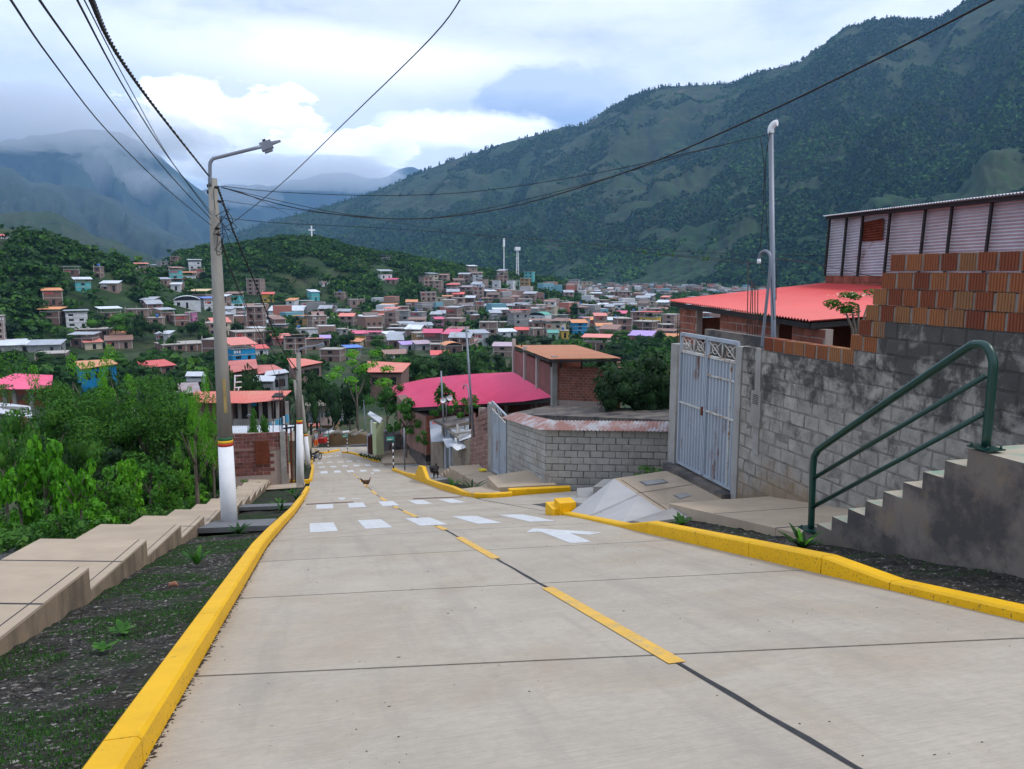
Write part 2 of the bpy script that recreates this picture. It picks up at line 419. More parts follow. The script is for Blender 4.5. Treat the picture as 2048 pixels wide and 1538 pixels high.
far_ridge('hills', [(-900, 380), (-300, 405), (0, 424), (60, 421), (100, 424), (130, 432), (160, 448), (190, 470), (230, 478), (270, 498), (310, 515), (360, 530), (460, 560)], 2200, 1150, 101, 40, m=M_MTN)
far_ridge('far_hills', [(-900, 300), (-300, 300), (0, 318), (40, 340), (80, 362), (150, 374), (200, 384), (250, 404), (300, 436), (350, 470), (400, 500), (480, 530), (640, 560)], 5000, 3000, 131, 170)
far_ridge('far_mountain', [(-1200, 300), (-400, 295), (0, 288), (120, 268), (200, 260), (260, 268), (300, 288), (335, 310), (370, 345), (400, 372), (470, 430), (560, 480), (700, 540)], 7500, 5200, 161, 330)
far_ridge('far_range', [(100, 430), (250, 400), (380, 395), (430, 376), (480, 366), (540, 372), (600, 360), (650, 349), (705, 348), (745, 356), (785, 352), (810, 336), (830, 334), (870, 345), (1100, 380), (1600, 420)], 9500, 7800, 191, 260)
# ---------------------------------------------------------------- materials of the street
def road_extra(t, vec, col):
    mp = t.new('ShaderNodeMapping'); mp.inputs['Scale'].default_value = (0.5, 9, 1); mp.inputs['Rotation'].default_value = (0, 0, R(16)); t.l.new(vec, mp.inputs[0])
    n = t.noise(mp, 9.0, 4, 0.7)
    col = t.mix(t.math('MULTIPLY', t.ramp(n, [(0.45, 0.0), (0.62, 1.0)]), 0.30), col, (0.26, 0.23, 0.20))
    n2 = t.noise(vec, 0.55, 6, 0.62, 0.6)
    col = t.mix(t.math('MULTIPLY', t.ramp(n2, [(0.46, 0.0), (0.64, 1.0)]), 0.5), col, (0.36, 0.285, 0.205))
    mp2 = t.new('ShaderNodeMapping'); mp2.inputs['Scale'].default_value = (3.2, 0.10, 1); t.l.new(vec, mp2.inputs[0])
    n5 = t.noise(mp2, 1.0, 5, 0.6)
    col = t.mix(t.math('MULTIPLY', t.ramp(n5, [(0.52, 0.0), (0.66, 1.0)]), 0.22), col, (0.22, 0.20, 0.18))
    n6 = t.noise(vec, 14, 4, 0.7)
    col = t.mix(t.math('MULTIPLY', t.ramp(n6, [(0.40, 1.0), (0.60, 0.0)]), 0.13), col, (0.20, 0.18, 0.16))
    vo = t.new('ShaderNodeTexVoronoi', {'Scale': 3.3, 'Vector': vec}, feature='F1')
    sp = t.ramp(vo, [(0.035, 1.0), (0.055, 0.0)])
    n3 = t.noise(vec, 1.7, 2)
    return t.mix(t.math('MULTIPLY', t.math('MULTIPLY', sp, t.ramp(n3, [(0.5, 0.0), (0.6, 1.0)])), 0.55), col, (0.10, 0.07, 0.05))
M_ROAD = mat('road_concrete', (0.44, 0.38, 0.305), 0.85, 0.07, 1.3, 0.004, 40, objvar=0.035, coord='Position', extra=road_extra)
M_JOINT = mat('joint_sealant', (0.035, 0.035, 0.038), 0.7, 0.2, 20)
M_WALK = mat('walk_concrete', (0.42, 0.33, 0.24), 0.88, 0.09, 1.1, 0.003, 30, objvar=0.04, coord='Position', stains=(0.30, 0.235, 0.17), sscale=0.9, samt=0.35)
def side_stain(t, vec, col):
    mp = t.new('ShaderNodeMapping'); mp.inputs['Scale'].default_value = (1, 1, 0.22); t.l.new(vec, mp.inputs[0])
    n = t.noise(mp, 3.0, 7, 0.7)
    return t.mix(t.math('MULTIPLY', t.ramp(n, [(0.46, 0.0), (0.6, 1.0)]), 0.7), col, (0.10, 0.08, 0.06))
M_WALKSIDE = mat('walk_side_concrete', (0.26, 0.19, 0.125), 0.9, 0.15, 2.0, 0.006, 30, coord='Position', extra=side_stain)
def chips(t, vec, col):
    n = t.noise(vec, 38, 3, 0.6)
    sp = t.new('ShaderNodeSeparateXYZ', {0: t.new('ShaderNodeNewGeometry').outputs['Normal']})
    up = t.math('GREATER_THAN', (sp, 2), 0.6)
    k = t.math('MULTIPLY', t.ramp(n, [(0.62, 0.0), (0.65, 1.0)]), t.math('SUBTRACT', 1.0, up))
    col = t.mix(k, col, (0.16, 0.10, 0.03))
    n2 = t.noise(vec, 9, 7, 0.75)
    col = t.mix(t.ramp(n2, [(0.60, 0.0), (0.70, 0.7)]), col, (0.34, 0.20, 0.035))
    n3 = t.noise(vec, 2.6, 8, 0.8)
    return t.mix(t.ramp(n3, [(0.68, 0.0), (0.71, 0.8)]), col, (0.33, 0.29, 0.23))
M_YEL = mat('yellow_kerb_paint', (0.80, 0.44, 0.002), 0.55, 0.05, 2.5, 0.003, 25, coord='Position', extra=chips, stains=(0.66, 0.34, 0.006), sscale=2.2, samt=0.4)
def worn(under):
    def f(t, vec, col):
        n = t.noise(vec, 7, 8, 0.78)
        return t.mix(t.ramp(n, [(0.50, 0.0), (0.62, 0.8)]), col, under)
    return f
M_WHITE = mat('white_road_paint', (0.60, 0.61, 0.62), 0.6, 0.06, 2, coord='Position', extra=worn((0.45, 0.42, 0.38)))
M_YLINE = mat('yellow_line_paint', (0.72, 0.42, 0.07), 0.6, 0.08, 3, coord='Position', extra=worn((0.45, 0.34, 0.18)))
M_BROWN = mat('brown_rumble_paint', (0.13, 0.06, 0.045), 0.7, 0.1, 3)
M_SOIL = mat('planter_soil', (0.032, 0.027, 0.021), 0.95, 0.6, 9, 0.03, 45, coord='Position', stains=(0.022, 0.05, 0.012), sscale=1.3, samt=0.8)
M_GRAVEL = mat('yard_gravel', (0.085, 0.085, 0.09), 0.95, 0.5, 14, 0.02, 40, coord='Position', stains=(0.10, 0.075, 0.05), sscale=0.5, samt=0.8)
def yard_extra(t, vec, col):
    sp = t.new('ShaderNodeSeparateXYZ', {0: vec})
    far = t.math('MULTIPLY', t.math('SUBTRACT', t.math('ADD', (sp, 1), t.math('MULTIPLY', (sp, 0), -0.6)), 18.0), 0.12, clamp=True)
    n = t.noise(vec, 0.7, 6, 0.65)
    g = t.ramp(n, [(0.35, (0.10, 0.075, 0.05)), (0.5, (0.045, 0.06, 0.025)), (0.65, (0.03, 0.065, 0.018))])
    return t.mix(far, col, g)
M_YARD = mat('yard_ground', (0.085, 0.085, 0.09), 0.95, 0.5, 14, 0.02, 40, coord='Position', extra=yard_extra)
M_DARKSLAB = mat('dark_slab', (0.15, 0.15, 0.155), 0.8, 0.15, 3, coord='Position')
M_GREYC = mat('grey_concrete', (0.30, 0.29, 0.275), 0.9, 0.12, 1.2, 0.004, 20, coord='Position', stains=(0.17, 0.15, 0.13), sscale=1.0, samt=0.5)
M_TILEC = mat('apron_concrete', (0.40, 0.385, 0.38), 0.85, 0.07, 1.2, 0.002, 20, coord='Position')
def stair_extra(t, vec, col):
    n = t.noise(vec, 1.5, 8, 0.66, 0.1)
    col = t.mix(t.ramp(n, [(0.42, 0.0), (0.58, 0.88)]), col, (0.055, 0.052, 0.055))
    n2 = t.noise(vec, 3.3, 7, 0.66, 0.1)
    col = t.mix(t.ramp(n2, [(0.56, 0.0), (0.68, 0.6)]), col, (0.20, 0.15, 0.095))
    n3 = t.noise(vec, 6.5, 7, 0.75, 0.1)
    col = t.mix(t.ramp(n3, [(0.66, 0.0), (0.72, 0.5)]), col, (0.42, 0.41, 0.38))
    return col
M_STAIR = mat('stair_side_concrete', (0.17, 0.145, 0.125), 0.92, 0.12, 1.0, 0.005, 18, coord='Position', extra=stair_extra)
def tread_extra(t, vec, col):
    n = t.noise(vec, 4, 6, 0.65)
    return t.mix(t.ramp(n, [(0.50, 0.0), (0.62, 0.8)]), col, (0.20, 0.33, 0.25))
M_TREAD = mat('stair_tread', (0.42, 0.37, 0.29), 0.85, 0.08, 3, coord='Position', extra=tread_extra)
M_GREEN = mat('green_pipe_paint', (0.003, 0.040, 0.030), 0.34, 0.08, 4, spec=0.5)
def black_mould(t, vec, col):
    sp = t.new('ShaderNodeSeparateXYZ', {0: vec})
    n = t.noise(vec, 1.5, 8, 0.7, 0.3)
    hi = t.math('MULTIPLY', t.math('ADD', (sp, 2), 3.4), 0.10)
    col = t.mix(t.ramp(t.math('ADD', n, hi), [(0.60, 0.0), (0.72, 0.86)]), col, (0.035, 0.034, 0.034))
    n2 = t.noise(vec, 0.9, 5, 0.6)
    lo = t.math('MULTIPLY', t.math('ADD', (sp, 2), 3.5), -0.16)
    return t.mix(t.ramp(t.math('ADD', n2, lo), [(0.56, 0.0), (0.68, 0.75)]), col, (0.24, 0.165, 0.095))
M_BLOCK = mat('grey_block', (0.30, 0.28, 0.248), 0.93, 0.2, 3.5, 0.01, 22, objvar=0.08, coord='Position', extra=black_mould)
M_MORTAR = mat('old_mortar', (0.20, 0.185, 0.165), 0.95, 0.25, 6, 0.01, 30, coord='Position', extra=black_mould)
M_BLOCK2 = mat('clean_grey_block', (0.38, 0.375, 0.35), 0.93, 0.10, 3.5, 0.004, 22, objvar=0.10, coord='Position', stains=(0.23, 0.20, 0.16), sscale=0.6, samt=0.5)
M_MORTAR2 = mat('dark_mortar', (0.14, 0.13, 0.12), 0.95, 0.2, 6)
def rib_var(t, vec, col):
    oi = t.new('ShaderNodeObjectInfo')
    c = t.ramp((oi.outputs['Random']), [(0.0, (0.16, 0.042, 0.022)), (0.2, (0.22, 0.065, 0.028)), (0.45, (0.27, 0.10, 0.04)), (0.65, (0.27, 0.12, 0.05)), (0.85, (0.22, 0.11, 0.05)), (1.0, (0.23, 0.07, 0.03))])
    n = t.noise(vec, 5, 6, 0.65)
    return t.mix(t.ramp(n, [(0.5, 0.0), (0.75, 0.5)]), c, (0.12, 0.06, 0.035))
M_RIB = mat('orange_ribbed_brick', (0.3, 0.1, 0.04), 0.85, 0.1, 4, 0.003, 30, coord='Position', extra=rib_var)
M_RIBM = mat('rib_mortar', (0.22, 0.19, 0.17), 0.95, 0.2, 6, 0.012, 20)
M_RBRICK = mat('red_brick', (0.25, 0.085, 0.055), 0.9, 0.2, 3, objvar=0.2, coord='Position')
M_PBRICK = mat('dusty_pink_brick', (0.24, 0.135, 0.115), 0.9, 0.2, 3, objvar=0.22, coord='Position')
M_BMORT = mat('brick_mortar', (0.34, 0.27, 0.235), 0.95, 0.1, 6)
M_METAL = mat('galvanised', (0.19, 0.21, 0.25), 0.45, 0.08, 2, metal=0.3, spec=0.4)
M_BLACK = mat('black_cable', (0.012, 0.012, 0.014), 0.6, 0.1, 2)
def rust(amt=0.5, c=(0.16, 0.055, 0.02), sc=2.0):
    def f(t, vec, col):
        n = t.noise(vec, sc, 8, 0.7)
        return t.mix(t.ramp(n, [(0.62 - amt * 0.14, 0.0), (0.68 - amt * 0.08, 0.9)]), col, c)
    return f
M_GATE = mat('grey_blue_gate', (0.34, 0.38, 0.43), 0.6, 0.10, 1.5, 0.0, metal=0.0, coord='Position', extra=rust(0.4), stretch=(1, 1, 0.35))
M_GATEBAR = mat('rusty_cream_bar', (0.50, 0.50, 0.47), 0.6, 0.08, 5, coord='Position', extra=rust(0.75, (0.26, 0.11, 0.03), 6))
M_RUSTSHEET = mat('rusty_zinc', (0.36, 0.36, 0.38), 0.55, 0.1, 2, coord='Position', extra=rust(1.5, (0.25, 0.105, 0.08), 1.3))
M_ZINC = mat('zinc_sheet', (0.52, 0.54, 0.58), 0.5, 0.08, 1.5, coord='Position', extra=rust(0.2, (0.33, 0.24, 0.22), 1.2))
M_ZINCP = mat('pinkish_zinc_sheet', (0.50, 0.51, 0.53), 0.5, 0.08, 1.5, coord='Position', stains=(0.40, 0.36, 0.375), sscale=1.2, samt=0.35)
M_RUST = mat('deep_rust', (0.14, 0.035, 0.014), 0.9, 0.3, 6, coord='Position')
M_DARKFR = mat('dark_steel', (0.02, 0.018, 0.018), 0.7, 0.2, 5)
M_WHITEP = mat('white_paint', (0.76, 0.77, 0.79), 0.7, 0.05, 3)
M_POLE = mat('pole_concrete', (0.27, 0.255, 0.225), 0.9, 0.12, 2.5, 0.004, 30, stains=(0.12, 0.105, 0.09), sscale=1.3, samt=0.6, stretch=(1, 1, 0.25))
M_PG = mat('band_green', (0.02, 0.12, 0.05), 0.6); M_PY = mat('band_yellow', (0.75, 0.42, 0.02), 0.6); M_PR = mat('band_red', (0.45, 0.03, 0.02), 0.6)

# ---------------------------------------------------------------- brick meshes of unit size (front at -Y)
def brick_mesh(name, m, seed, c=0.06, jit=0.035):
    r = random.Random(seed); b = MB()
    def J(): return r.uniform(-jit, jit)
    bk = [(-.5, .5, -.5), (.5, .5, -.5), (.5, .5, .5), (-.5, .5, .5)]
    md = [(-.5 + J(), -.5 + c * 2, -.5 + J()), (.5 + J(), -.5 + c * 2, -.5 + J()), (.5 + J(), -.5 + c * 2, .5 + J()), (-.5 + J(), -.5 + c * 2, .5 + J())]
    fr = [(-.5 + c * .6 + J(), -.5 + J(), -.5 + c + J()), (.5 - c * .6 + J(), -.5 + J(), -.5 + c + J()), (.5 - c * .6 + J(), -.5 + J(), .5 - c + J()), (-.5 + c * .6 + J(), -.5 + J(), .5 - c + J())]
    b.v = bk + md + fr
    b.f = [(3, 2, 1, 0)] + [(i, (i + 1) % 4, 4 + (i + 1) % 4, 4 + i) for i in range(4)] + [(4 + i, 4 + (i + 1) % 4, 8 + (i + 1) % 4, 8 + i) for i in range(4)] + [(8, 9, 10, 11)]
    b.f = [tuple(reversed(f)) if k == 0 else f for k, f in enumerate(b.f)]
    return b.mesh(name, m)
def rib_mesh(name, m, seed):
    r = random.Random(seed); b = MB(); n = 6; xs = []; 
    for i in range(n):
        x0 = -.5 + i / n; xs += [(x0 + .01, -.44), (x0 + .035, -.5), (x0 + 1 / n - .045, -.5), (x0 + 1 / n - .02, -.44)]
    k = len(xs); z0 = -.5 + r.uniform(-.02, .02); z1 = .5 + r.uniform(-.02, .02)
    b.v = [(x, y, z0) for x, y in xs] + [(x, y, z1) for x, y in xs] + [(-.5, .5, z0), (.5, .5, z0), (-.5, .5, z1), (.5, .5, z1)]
    for i in range(k - 1): b.f.append((i, i + 1, k + i + 1, k + i))
    b.f += [(2 * k, 0, k, 2 * k + 2), (k - 1, 2 * k + 1, 2 * k + 3, 2 * k - 1), tuple([2 * k + 2] + list(range(k, 2 * k)) + [2 * k + 3]), tuple([2 * k + 1] + list(range(k - 1, -1, -1)) + [2 * k])]
    return b.mesh(name, m)
BM = {}
def bmeshes(key, m, rib=False):
    if key not in BM: BM[key] = [(rib_mesh if rib else brick_mesh)(key, m, s) for s in range(6)]
    return BM[key]

def courses(parent, p0, p1, z0, z1, bl, bh, joint, meshes, name='block', depth=0.10, slope=0.0, keep=None, proud=0.012, side=1, jit=0.006, start=0.0, cap=10 ** 9, endtrim=True):
    """lay bricks one by one in courses along p0>p1 (x, y), from height z0 to z1 at p0; slope tilts the courses"""
    p0 = Vector(p0[:2]); p1 = Vector(p1[:2]); L = (p1 - p0).length; d = (p1 - p0) / L
    nrm = Vector((d.y, -d.x)) * side               # outward
    a = math.atan2(d.y, d.x)
    if side < 0: a += math.pi
    rows = int(round((z1 - z0) / bh)); cnt = 0
    rt = -math.atan(slope) if side < 0 else math.atan(slope)
    for r in range(rows):
        zc = z0 + (r + .5) * bh; s = -((r % 2) * bl * .5) + start
        while s < L - 0.01:
            s0 = max(s, 0); s1 = min(s + bl, L)
            if s1 - s0 > bl * 0.25:
                sc = (s0 + s1) / 2; z = zc + slope * sc
                if (keep is None or keep(sc, z, r)) and cnt < cap:
                    q = p0 + d * sc + nrm * (proud - depth / 2 + random.uniform(-jit, jit))
                    o = inst(name, random.choice(meshes), parent, (q.x - parent.location.x, q.y - parent.location.y, z - parent.location.z),
                             (0, -math.atan(slope) if side > 0 else math.atan(slope), a), (s1 - s0 - joint * random.uniform(.7, 1.3), depth, bh - joint * random.uniform(.7, 1.3)))
                    cnt += 1
            s += bl
    return cnt
def wallbox(b, p0, p1, za0, zb0, za1, zb1, th, side=1):
    """wall slab behind a facing: za bottom, zb top at either end"""
    p0 = Vector(p0[:2]); p1 = Vector(p1[:2]); d = (p1 - p0).normalized(); n = Vector((-d.y, d.x)) * (th * side)
    b.hexa([(p0.x, p0.y, za0), (p1.x, p1.y, za1), (p1.x + n.x, p1.y + n.y, za1), (p0.x + n.x, p0.y + n.y, za0),
            (p0.x, p0.y, zb0), (p1.x, p1.y, zb1), (p1.x + n.x, p1.y + n.y, zb1), (p0.x + n.x, p0.y + n.y, zb0)])

# ---------------------------------------------------------------- road
SK = -0.29
XC, XR = 2.36, 5.18
def XL(y): return float(np.interp(y, [0, 14, 21, 29.6, 40.6, 62, 76, 84], [-.95, -.95, -.85, -.66, -.42, -.35, -.42, -.55]))
def skew(x, yc): return yc + SK * (x - XC)
b = MB(); ysr = np.arange(-6, 84.1, 1.0)
for a0, a1 in zip(ysr[:-1], ysr[1:]):
    b.quad((XL(a0) - .12, a0, zr(a0) - .012), (XR + .12, a0, zr(a0) - .012), (XR + .12, a1, zr(a1) - .012), (XL(a1) - .12, a1, zr(a1) - .012))
# side street to the right, leaving the street at a skew, and the far junction
b.poly([(XR, 15.6, zr(15.6) - .04), (14, 14.0, zr(15.6) - .6), (14, 24.2, zr(25) - .12), (XR, 25.2, zr(25.2) - .04)])
b.poly([(XR, 55.5, zr(55.5) - .04), (16, 53, zr(55) - .1), (16, 60, zr(61) - .3), (XR, 62.5, zr(62.5) - .04)])
road = struct(b.obj('road', M_JOINT)); road.location = (0, 0, 0)
def patch(b, poly, h, n=1):
    b.poly([(p[0], p[1], zr(p[1]) + h) for p in poly])
yj = [1.66 - 6.24, 1.66 - 3.12, 1.66]
while yj[-1] < 80: yj.append(yj[-1] + 3.12)
def laneslab(xa, xb, ya, yb):
    sb = MB(); g = .017
    brk = [0, 1]
    def P(x, yc): y = skew(x if x is not None else XL(yc), yc); return (x, y, zr(y))
    xa0 = xa if xa is not None else XL(ya) - .1; xa1 = xa if xa is not None else XL(yb) - .1
    c = [(xa0, skew(xa0, ya) + g), (xb, skew(xb, ya) + g), (xb, skew(xb, yb) - g), (xa1, skew(xa1, yb) - g)]
    n = 3; pts = []
    for k in range(n + 1):
        t = k / n; pts.append(((c[0][0] * (1 - t) + c[3][0] * t, c[0][1] * (1 - t) + c[3][1] * t), (c[1][0] * (1 - t) + c[2][0] * t, c[1][1] * (1 - t) + c[2][1] * t)))
    i = 0
    for l, r in pts: sb.v += [(l[0], l[1], zr(l[1])), (r[0], r[1], zr(r[1])), (l[0], l[1], zr(l[1]) - .05), (r[0], r[1], zr(r[1]) - .05)]
    for k in range(n):
        o = 4 * k; sb.f += [(o, o + 1, o + 5, o + 4), (o, o + 4, o + 6, o + 2), (o + 1, o + 3, o + 7, o + 5)]
    sb.f += [(0, 2, 3, 1), (4 * n, 4 * n + 1, 4 * n + 3, 4 * n + 2)]
    return sb.obj('slab', M_ROAD, road)
for a0, a1 in zip(yj[:-1], yj[1:]):
    laneslab(None, XC - .012, a0, a1); laneslab(XC + .012, XR + .1, a0, a1)
# slabs of the two side streets
def flatslab(pts): MB().slab(pts, .05).obj('slab', M_ROAD, road)
for k in range(3):
    x0 = 5.3 + k * 2.9; x1 = x0 + 2.88
    def sz(x, y): return zr(y) * 1.0 + (x - 5.3) * (0.015 if y > 20 else -0.055)
    ya, yb, yc2, yd = 15.6 - .18 * (x0 - 5.2), 15.6 - .18 * (x1 - 5.2), 25.2 - .12 * (x1 - 5.2), 25.2 - .12 * (x0 - 5.2)
    m0, m1 = (ya + yd) / 2, (yb + yc2) / 2
    flatslab([(x0, ya, sz(x0, ya)), (x1, yb, sz(x1, yb)), (x1, m1 - .01, (sz(x1, yb) + sz(x1, yc2)) / 2), (x0, m0 - .01, (sz(x0, ya) + sz(x0, yd)) / 2)])
    flatslab([(x0, m0 + .01, (sz(x0, ya) + sz(x0, yd)) / 2), (x1, m1 + .01, (sz(x1, yb) + sz(x1, yc2)) / 2), (x1, yc2, sz(x1, yc2)), (x0, yd, sz(x0, yd))])
flatslab([(5.3, 55.6, zr(55.6)), (16, 53, zr(55.2)), (16, 60, zr(60.5)), (5.3, 62.4, zr(62.4))])
# painted markings
def paint(name, quads, m, h=.006):
    for q in quads:
        bb = MB(); pts = [onroad(*p) if len(p) == 2 else Vector((p[0], p[1], zr(p[1]))) for p in q]
        top = [(p.x, p.y, zr(p.y) + h) for p in pts]
        bb.slab(top, .004).obj(name, m, road)
S1 = [[(619, 1047), (667, 1045), (676, 1062), (620, 1065.5)], [(715, 1041), (762, 1039), (785.6, 1055), (731, 1058)], [(810, 1037), (859, 1035), (895, 1049), (841, 1052)], [(903.5, 1033), (952, 1032), (1004, 1046), (955, 1048)], [(997, 1030), (1046, 1029), (1111, 1042), (1062, 1044)],
      [(633, 1009.5), (665.5, 1008), (666.4, 1017), (632, 1018)], [(695, 1006.6), (726, 1005), (733, 1014), (698, 1015.4)], [(756, 1003.6), (785.6, 1002), (798.7, 1011), (765, 1012)], [(816, 1001.3), (845, 1000), (864.7, 1007.5), (833.4, 1009)], [(875.4, 999), (904.7, 998), (932, 1005), (901, 1006)],
      [(1052, 1065), (1066, 1057), (1135, 1061), (1206, 1065), (1178, 1070), (1141, 1067), (1183, 1084), (1142, 1087), (1082, 1064)]]
def zz(x, y): return (560 + x / 5.12, 780 + y / 5.12)
for row in ([(415, 832), (485, 829), (490, 853), (415, 856)], [(550, 828), (615, 822), (630, 845), (555, 848)], [(680, 825), (745, 820), (765, 838), (695, 842)], [(812, 822), (875, 817), (897, 833), (830, 838)], [(945, 815), (1010, 813), (1035, 832), (965, 835)],
            [(402, 785), (460, 783), (463, 794), (402, 797)], [(517, 780), (570, 778), (582, 789), (522, 792)], [(632, 775), (690, 770), (700, 783), (640, 786)], [(745, 768), (800, 765), (822, 778), (765, 782)], [(860, 765), (915, 762), (938, 775), (880, 778)],
            [(385, 745), (435, 742), (437, 750), (385, 754)], [(480, 738), (530, 736), (537, 744), (482, 746)], [(583, 735), (640, 732), (650, 740), (590, 743)], [(680, 728), (735, 725), (745, 734), (688, 736)], [(775, 725), (820, 722), (832, 730), (785, 732)],
            [(425, 683), (470, 681), (475, 687), (427, 689)], [(487, 677), (527, 675), (532, 681), (490, 683)], [(560, 673), (605, 671), (610, 677), (563, 678)],
            [(595, 1103), (668, 1101), (660, 1122), (612, 1126)], [(735, 1110), (838, 1108), (832, 1115), (740, 1117)], [(930, 848), (965, 846), (958, 858), (935, 858)]):
    S1.append([zz(*p) for p in row])
paint('crossing_stripe', S1, M_WHITE)
YD = [(4.55, 7.6), (10.0, 12.9), (14.3, 15.4), (18.8, 21.8), (23.3, 24.6), (27.6, 30.2), (32.1, 35), (37.6, 40.2), (42.5, 45), (47.4, 49.6), (51.6, 53.4)]
for a0, a1 in YD:
    bb = MB(); n = max(1, int(a1 - a0)); wv = .065
    for k in range(n):
        ya, yb = a0 + (a1 - a0) * k / n, a0 + (a1 - a0) * (k + 1) / n
        bb.quad((XC - wv, ya, zr(ya) + .007), (XC + wv, ya, zr(ya) + .007), (XC + wv, yb, zr(yb) + .007), (XC - wv, yb, zr(yb) + .007))
    bb.obj('lane_line', M_YLINE, road)
for a0, a1 in [(1.0, 4.55), (7.6, 10.0), (12.9, 14.3), (15.4, 18.8), (21.8, 23.3), (24.6, 27.6), (30.2, 32.1), (35, 37.6), (40.2, 42.5), (45, 47.4)]:
    bb = MB(); n = max(2, int((a1 - a0) * 3)); wv = .019; L_ = []
    for k in range(n + 1):
        y = a0 + (a1 - a0) * k / n; x = XC + random.uniform(-.008, .008); ww = wv * random.uniform(.75, 1.25); L_.append(((x - ww, y, zr(y) + .005), (x + ww, y, zr(y) + .005)))
    for k in range(n): bb.quad(L_[k][0], L_[k][1], L_[k + 1][1], L_[k + 1][0])
    bb.obj('joint_seal', M_JOINT, road)
paint('rumble_strip', [[(612, 1008), (707, 1003.4), (707, 1004.8), (612, 1009.6)], [(826, 997), (925, 993.4), (925, 994.6), (826, 998.4)]], M_BROWN, .01)
zeb = []
for k in range(7): zeb.append([(5.9 + k * .0, 55.6 + k * .85), (9.2, 54.9 + k * .85), (9.2, 55.3 + k * .85), (5.9, 56.0 + k * .85)])
paint('zebra_stripe', [[(p[0], p[1], 0) for p in q] for q in zeb], M_WHITE, .008)

# ---------------------------------------------------------------- kerbs: one kerbstone after another
def kerb(name, path, width=.2, side=-1, seg=3.0, m=M_YEL):
    """path: (x, y, base z, height); side -1 the stone lies left of the path"""
    root = bpy.data.objects.new(name, None); COL.objects.link(root); struct(root)
    P = [Vector(p[:3]) for p in path]; H = [p[3] for p in path]
    n = len(P); nor = []
    for i in range(n):
        d = (P[min(i + 1, n - 1)] - P[max(i - 1, 0)]); nor.append(Vector((-d.y, d.x, 0)).normalized() * side)
    acc = 0
    for i in range(n - 1):
        L = (P[i + 1] - P[i]).length; k = max(1, round(L / seg))
        for j in range(k):
            t0 = j / k + .006 / L * 1; t1 = (j + 1) / k - .006 / L
            q0 = P[i].lerp(P[i + 1], t0); q1 = P[i].lerp(P[i + 1], t1); n0 = nor[i].lerp(nor[i + 1], t0) * (-width * 1); n1 = nor[i].lerp(nor[i + 1], t1) * (-width)
            h0 = H[i] + (H[i + 1] - H[i]) * t0; h1 = H[i] + (H[i + 1] - H[i]) * t1
            bb = MB(); c = .022
            ring = []
            for q, nn, h in ((q0, n0, h0), (q1, n1, h1)):
                u = nn.normalized(); up = Vector((0, 0, 1))
                ring.append([q - up * .1, q + up * (h - c), q + u * c + up * h, q + nn - u * c + up * h, q + nn + up * (h - c), q + nn - up * .1])
            if side > 0: pass
            bb.v = [tuple(v) for v in ring[0] + ring[1]]
            for e in range(6): bb.f.append((e, (e + 1) % 6, 6 + (e + 1) % 6, 6 + e))
            bb.f += [tuple(range(5, -1, -1)), tuple(range(6, 12))]
            bb.obj('kerbstone', m, root)
    return root
def kp(ys, X, h, hf=None): return [(X(y) if callable(X) else X, y, zr(y), (hf(y) if hf else h)) for y in ys]
left_kerb = kerb('kerb', kp([1.1, 4.1, 7.3, 10.4, 13.4, 16.4, 19.2, 22, 25, 28, 31, 34, 37, 39.2], XL, .17), side=-1, seg=3.2)
XRK = 5.18
kerb('kerb', kp([1.2, 3.2, 5.8], XRK, .09) + kp([6.8, 8.2, 11.2], XRK, .20) + kp([12.2, 15.6], XRK, .07), side=1, seg=3.0)
c_in = [(6.4, 24.75), (5.75, 24.95), (5.35, 25.8), (5.18, 27.4)]
kerb('kerb', [(x, y, zr(y) + .0, .16) for x, y in c_in] + kp([30, 33.2, 36.4], XRK, .25) + kp([37.2], XRK, .3) + kp([38.6, 40.0], XRK, .85) + kp([41.5, 43.5], XRK, .25) + kp([47, 51, 55], XRK, .16) + [(5.6, 56.6, zr(56.6), .16)], side=1, seg=3.0)
fk = [onroad(828, 913), onroad(790, 920), onroad(762, 924), onroad(748, 923), onroad(733, 917), onroad(712, 910), onroad(697, 907), onroad(684, 906)]
kerb('kerb', [(p.x, p.y, zr(p.y), .16) for p in fk], side=1, seg=4)
kerb('kerb', [(-3.9, 46.2, zr(46.2), .16), (-1.0, 45.8, zr(45.8), .16), (-.45, 46.4, zr(46.4), .16), (-.36, 48, zr(48), .16)] + kp([52, 57, 62, 67], XL, .16), side=-1, seg=3.5)
kerb('kerb', [(-3.2, 69.5, zr(69.5), .14), (-.8, 69, zr(69), .14), (-.45, 70, zr(70), .14)] + kp([72, 74.5], XL, .14), side=-1, seg=3.5)
ik = [onroad(631, 903), onroad(636, 906), onroad(648, 907.5), onroad(662, 905), onroad(680, 901)]
kerb('kerb', [(p.x, p.y, zr(p.y), .14) for p in ik], side=-1, seg=3)
# end block of the right kerb
t = thing('kerb_end_block', (5.0, 15.6, zr(15.6)), 'stepped yellow block ending the right kerb at the side street', 'kerb block')
MB().box(.12, .5, .0, .4, -.2, .27).obj('upper_step', M_YEL, t); MB().box(-.02, .45, .05, .62, -.3, .13).obj('lower_step', M_YEL, t)
MB().prism([(.51, .02, -.2), (1.2, -.3, -.2), (1.2, .4, -.2), (.51, .4, -.2)], [(.51, .02, .26), (1.2, -.3, .2), (1.2, .4, .2), (.51, .4, .26)]).obj('concrete_end', M_GREYC, t)

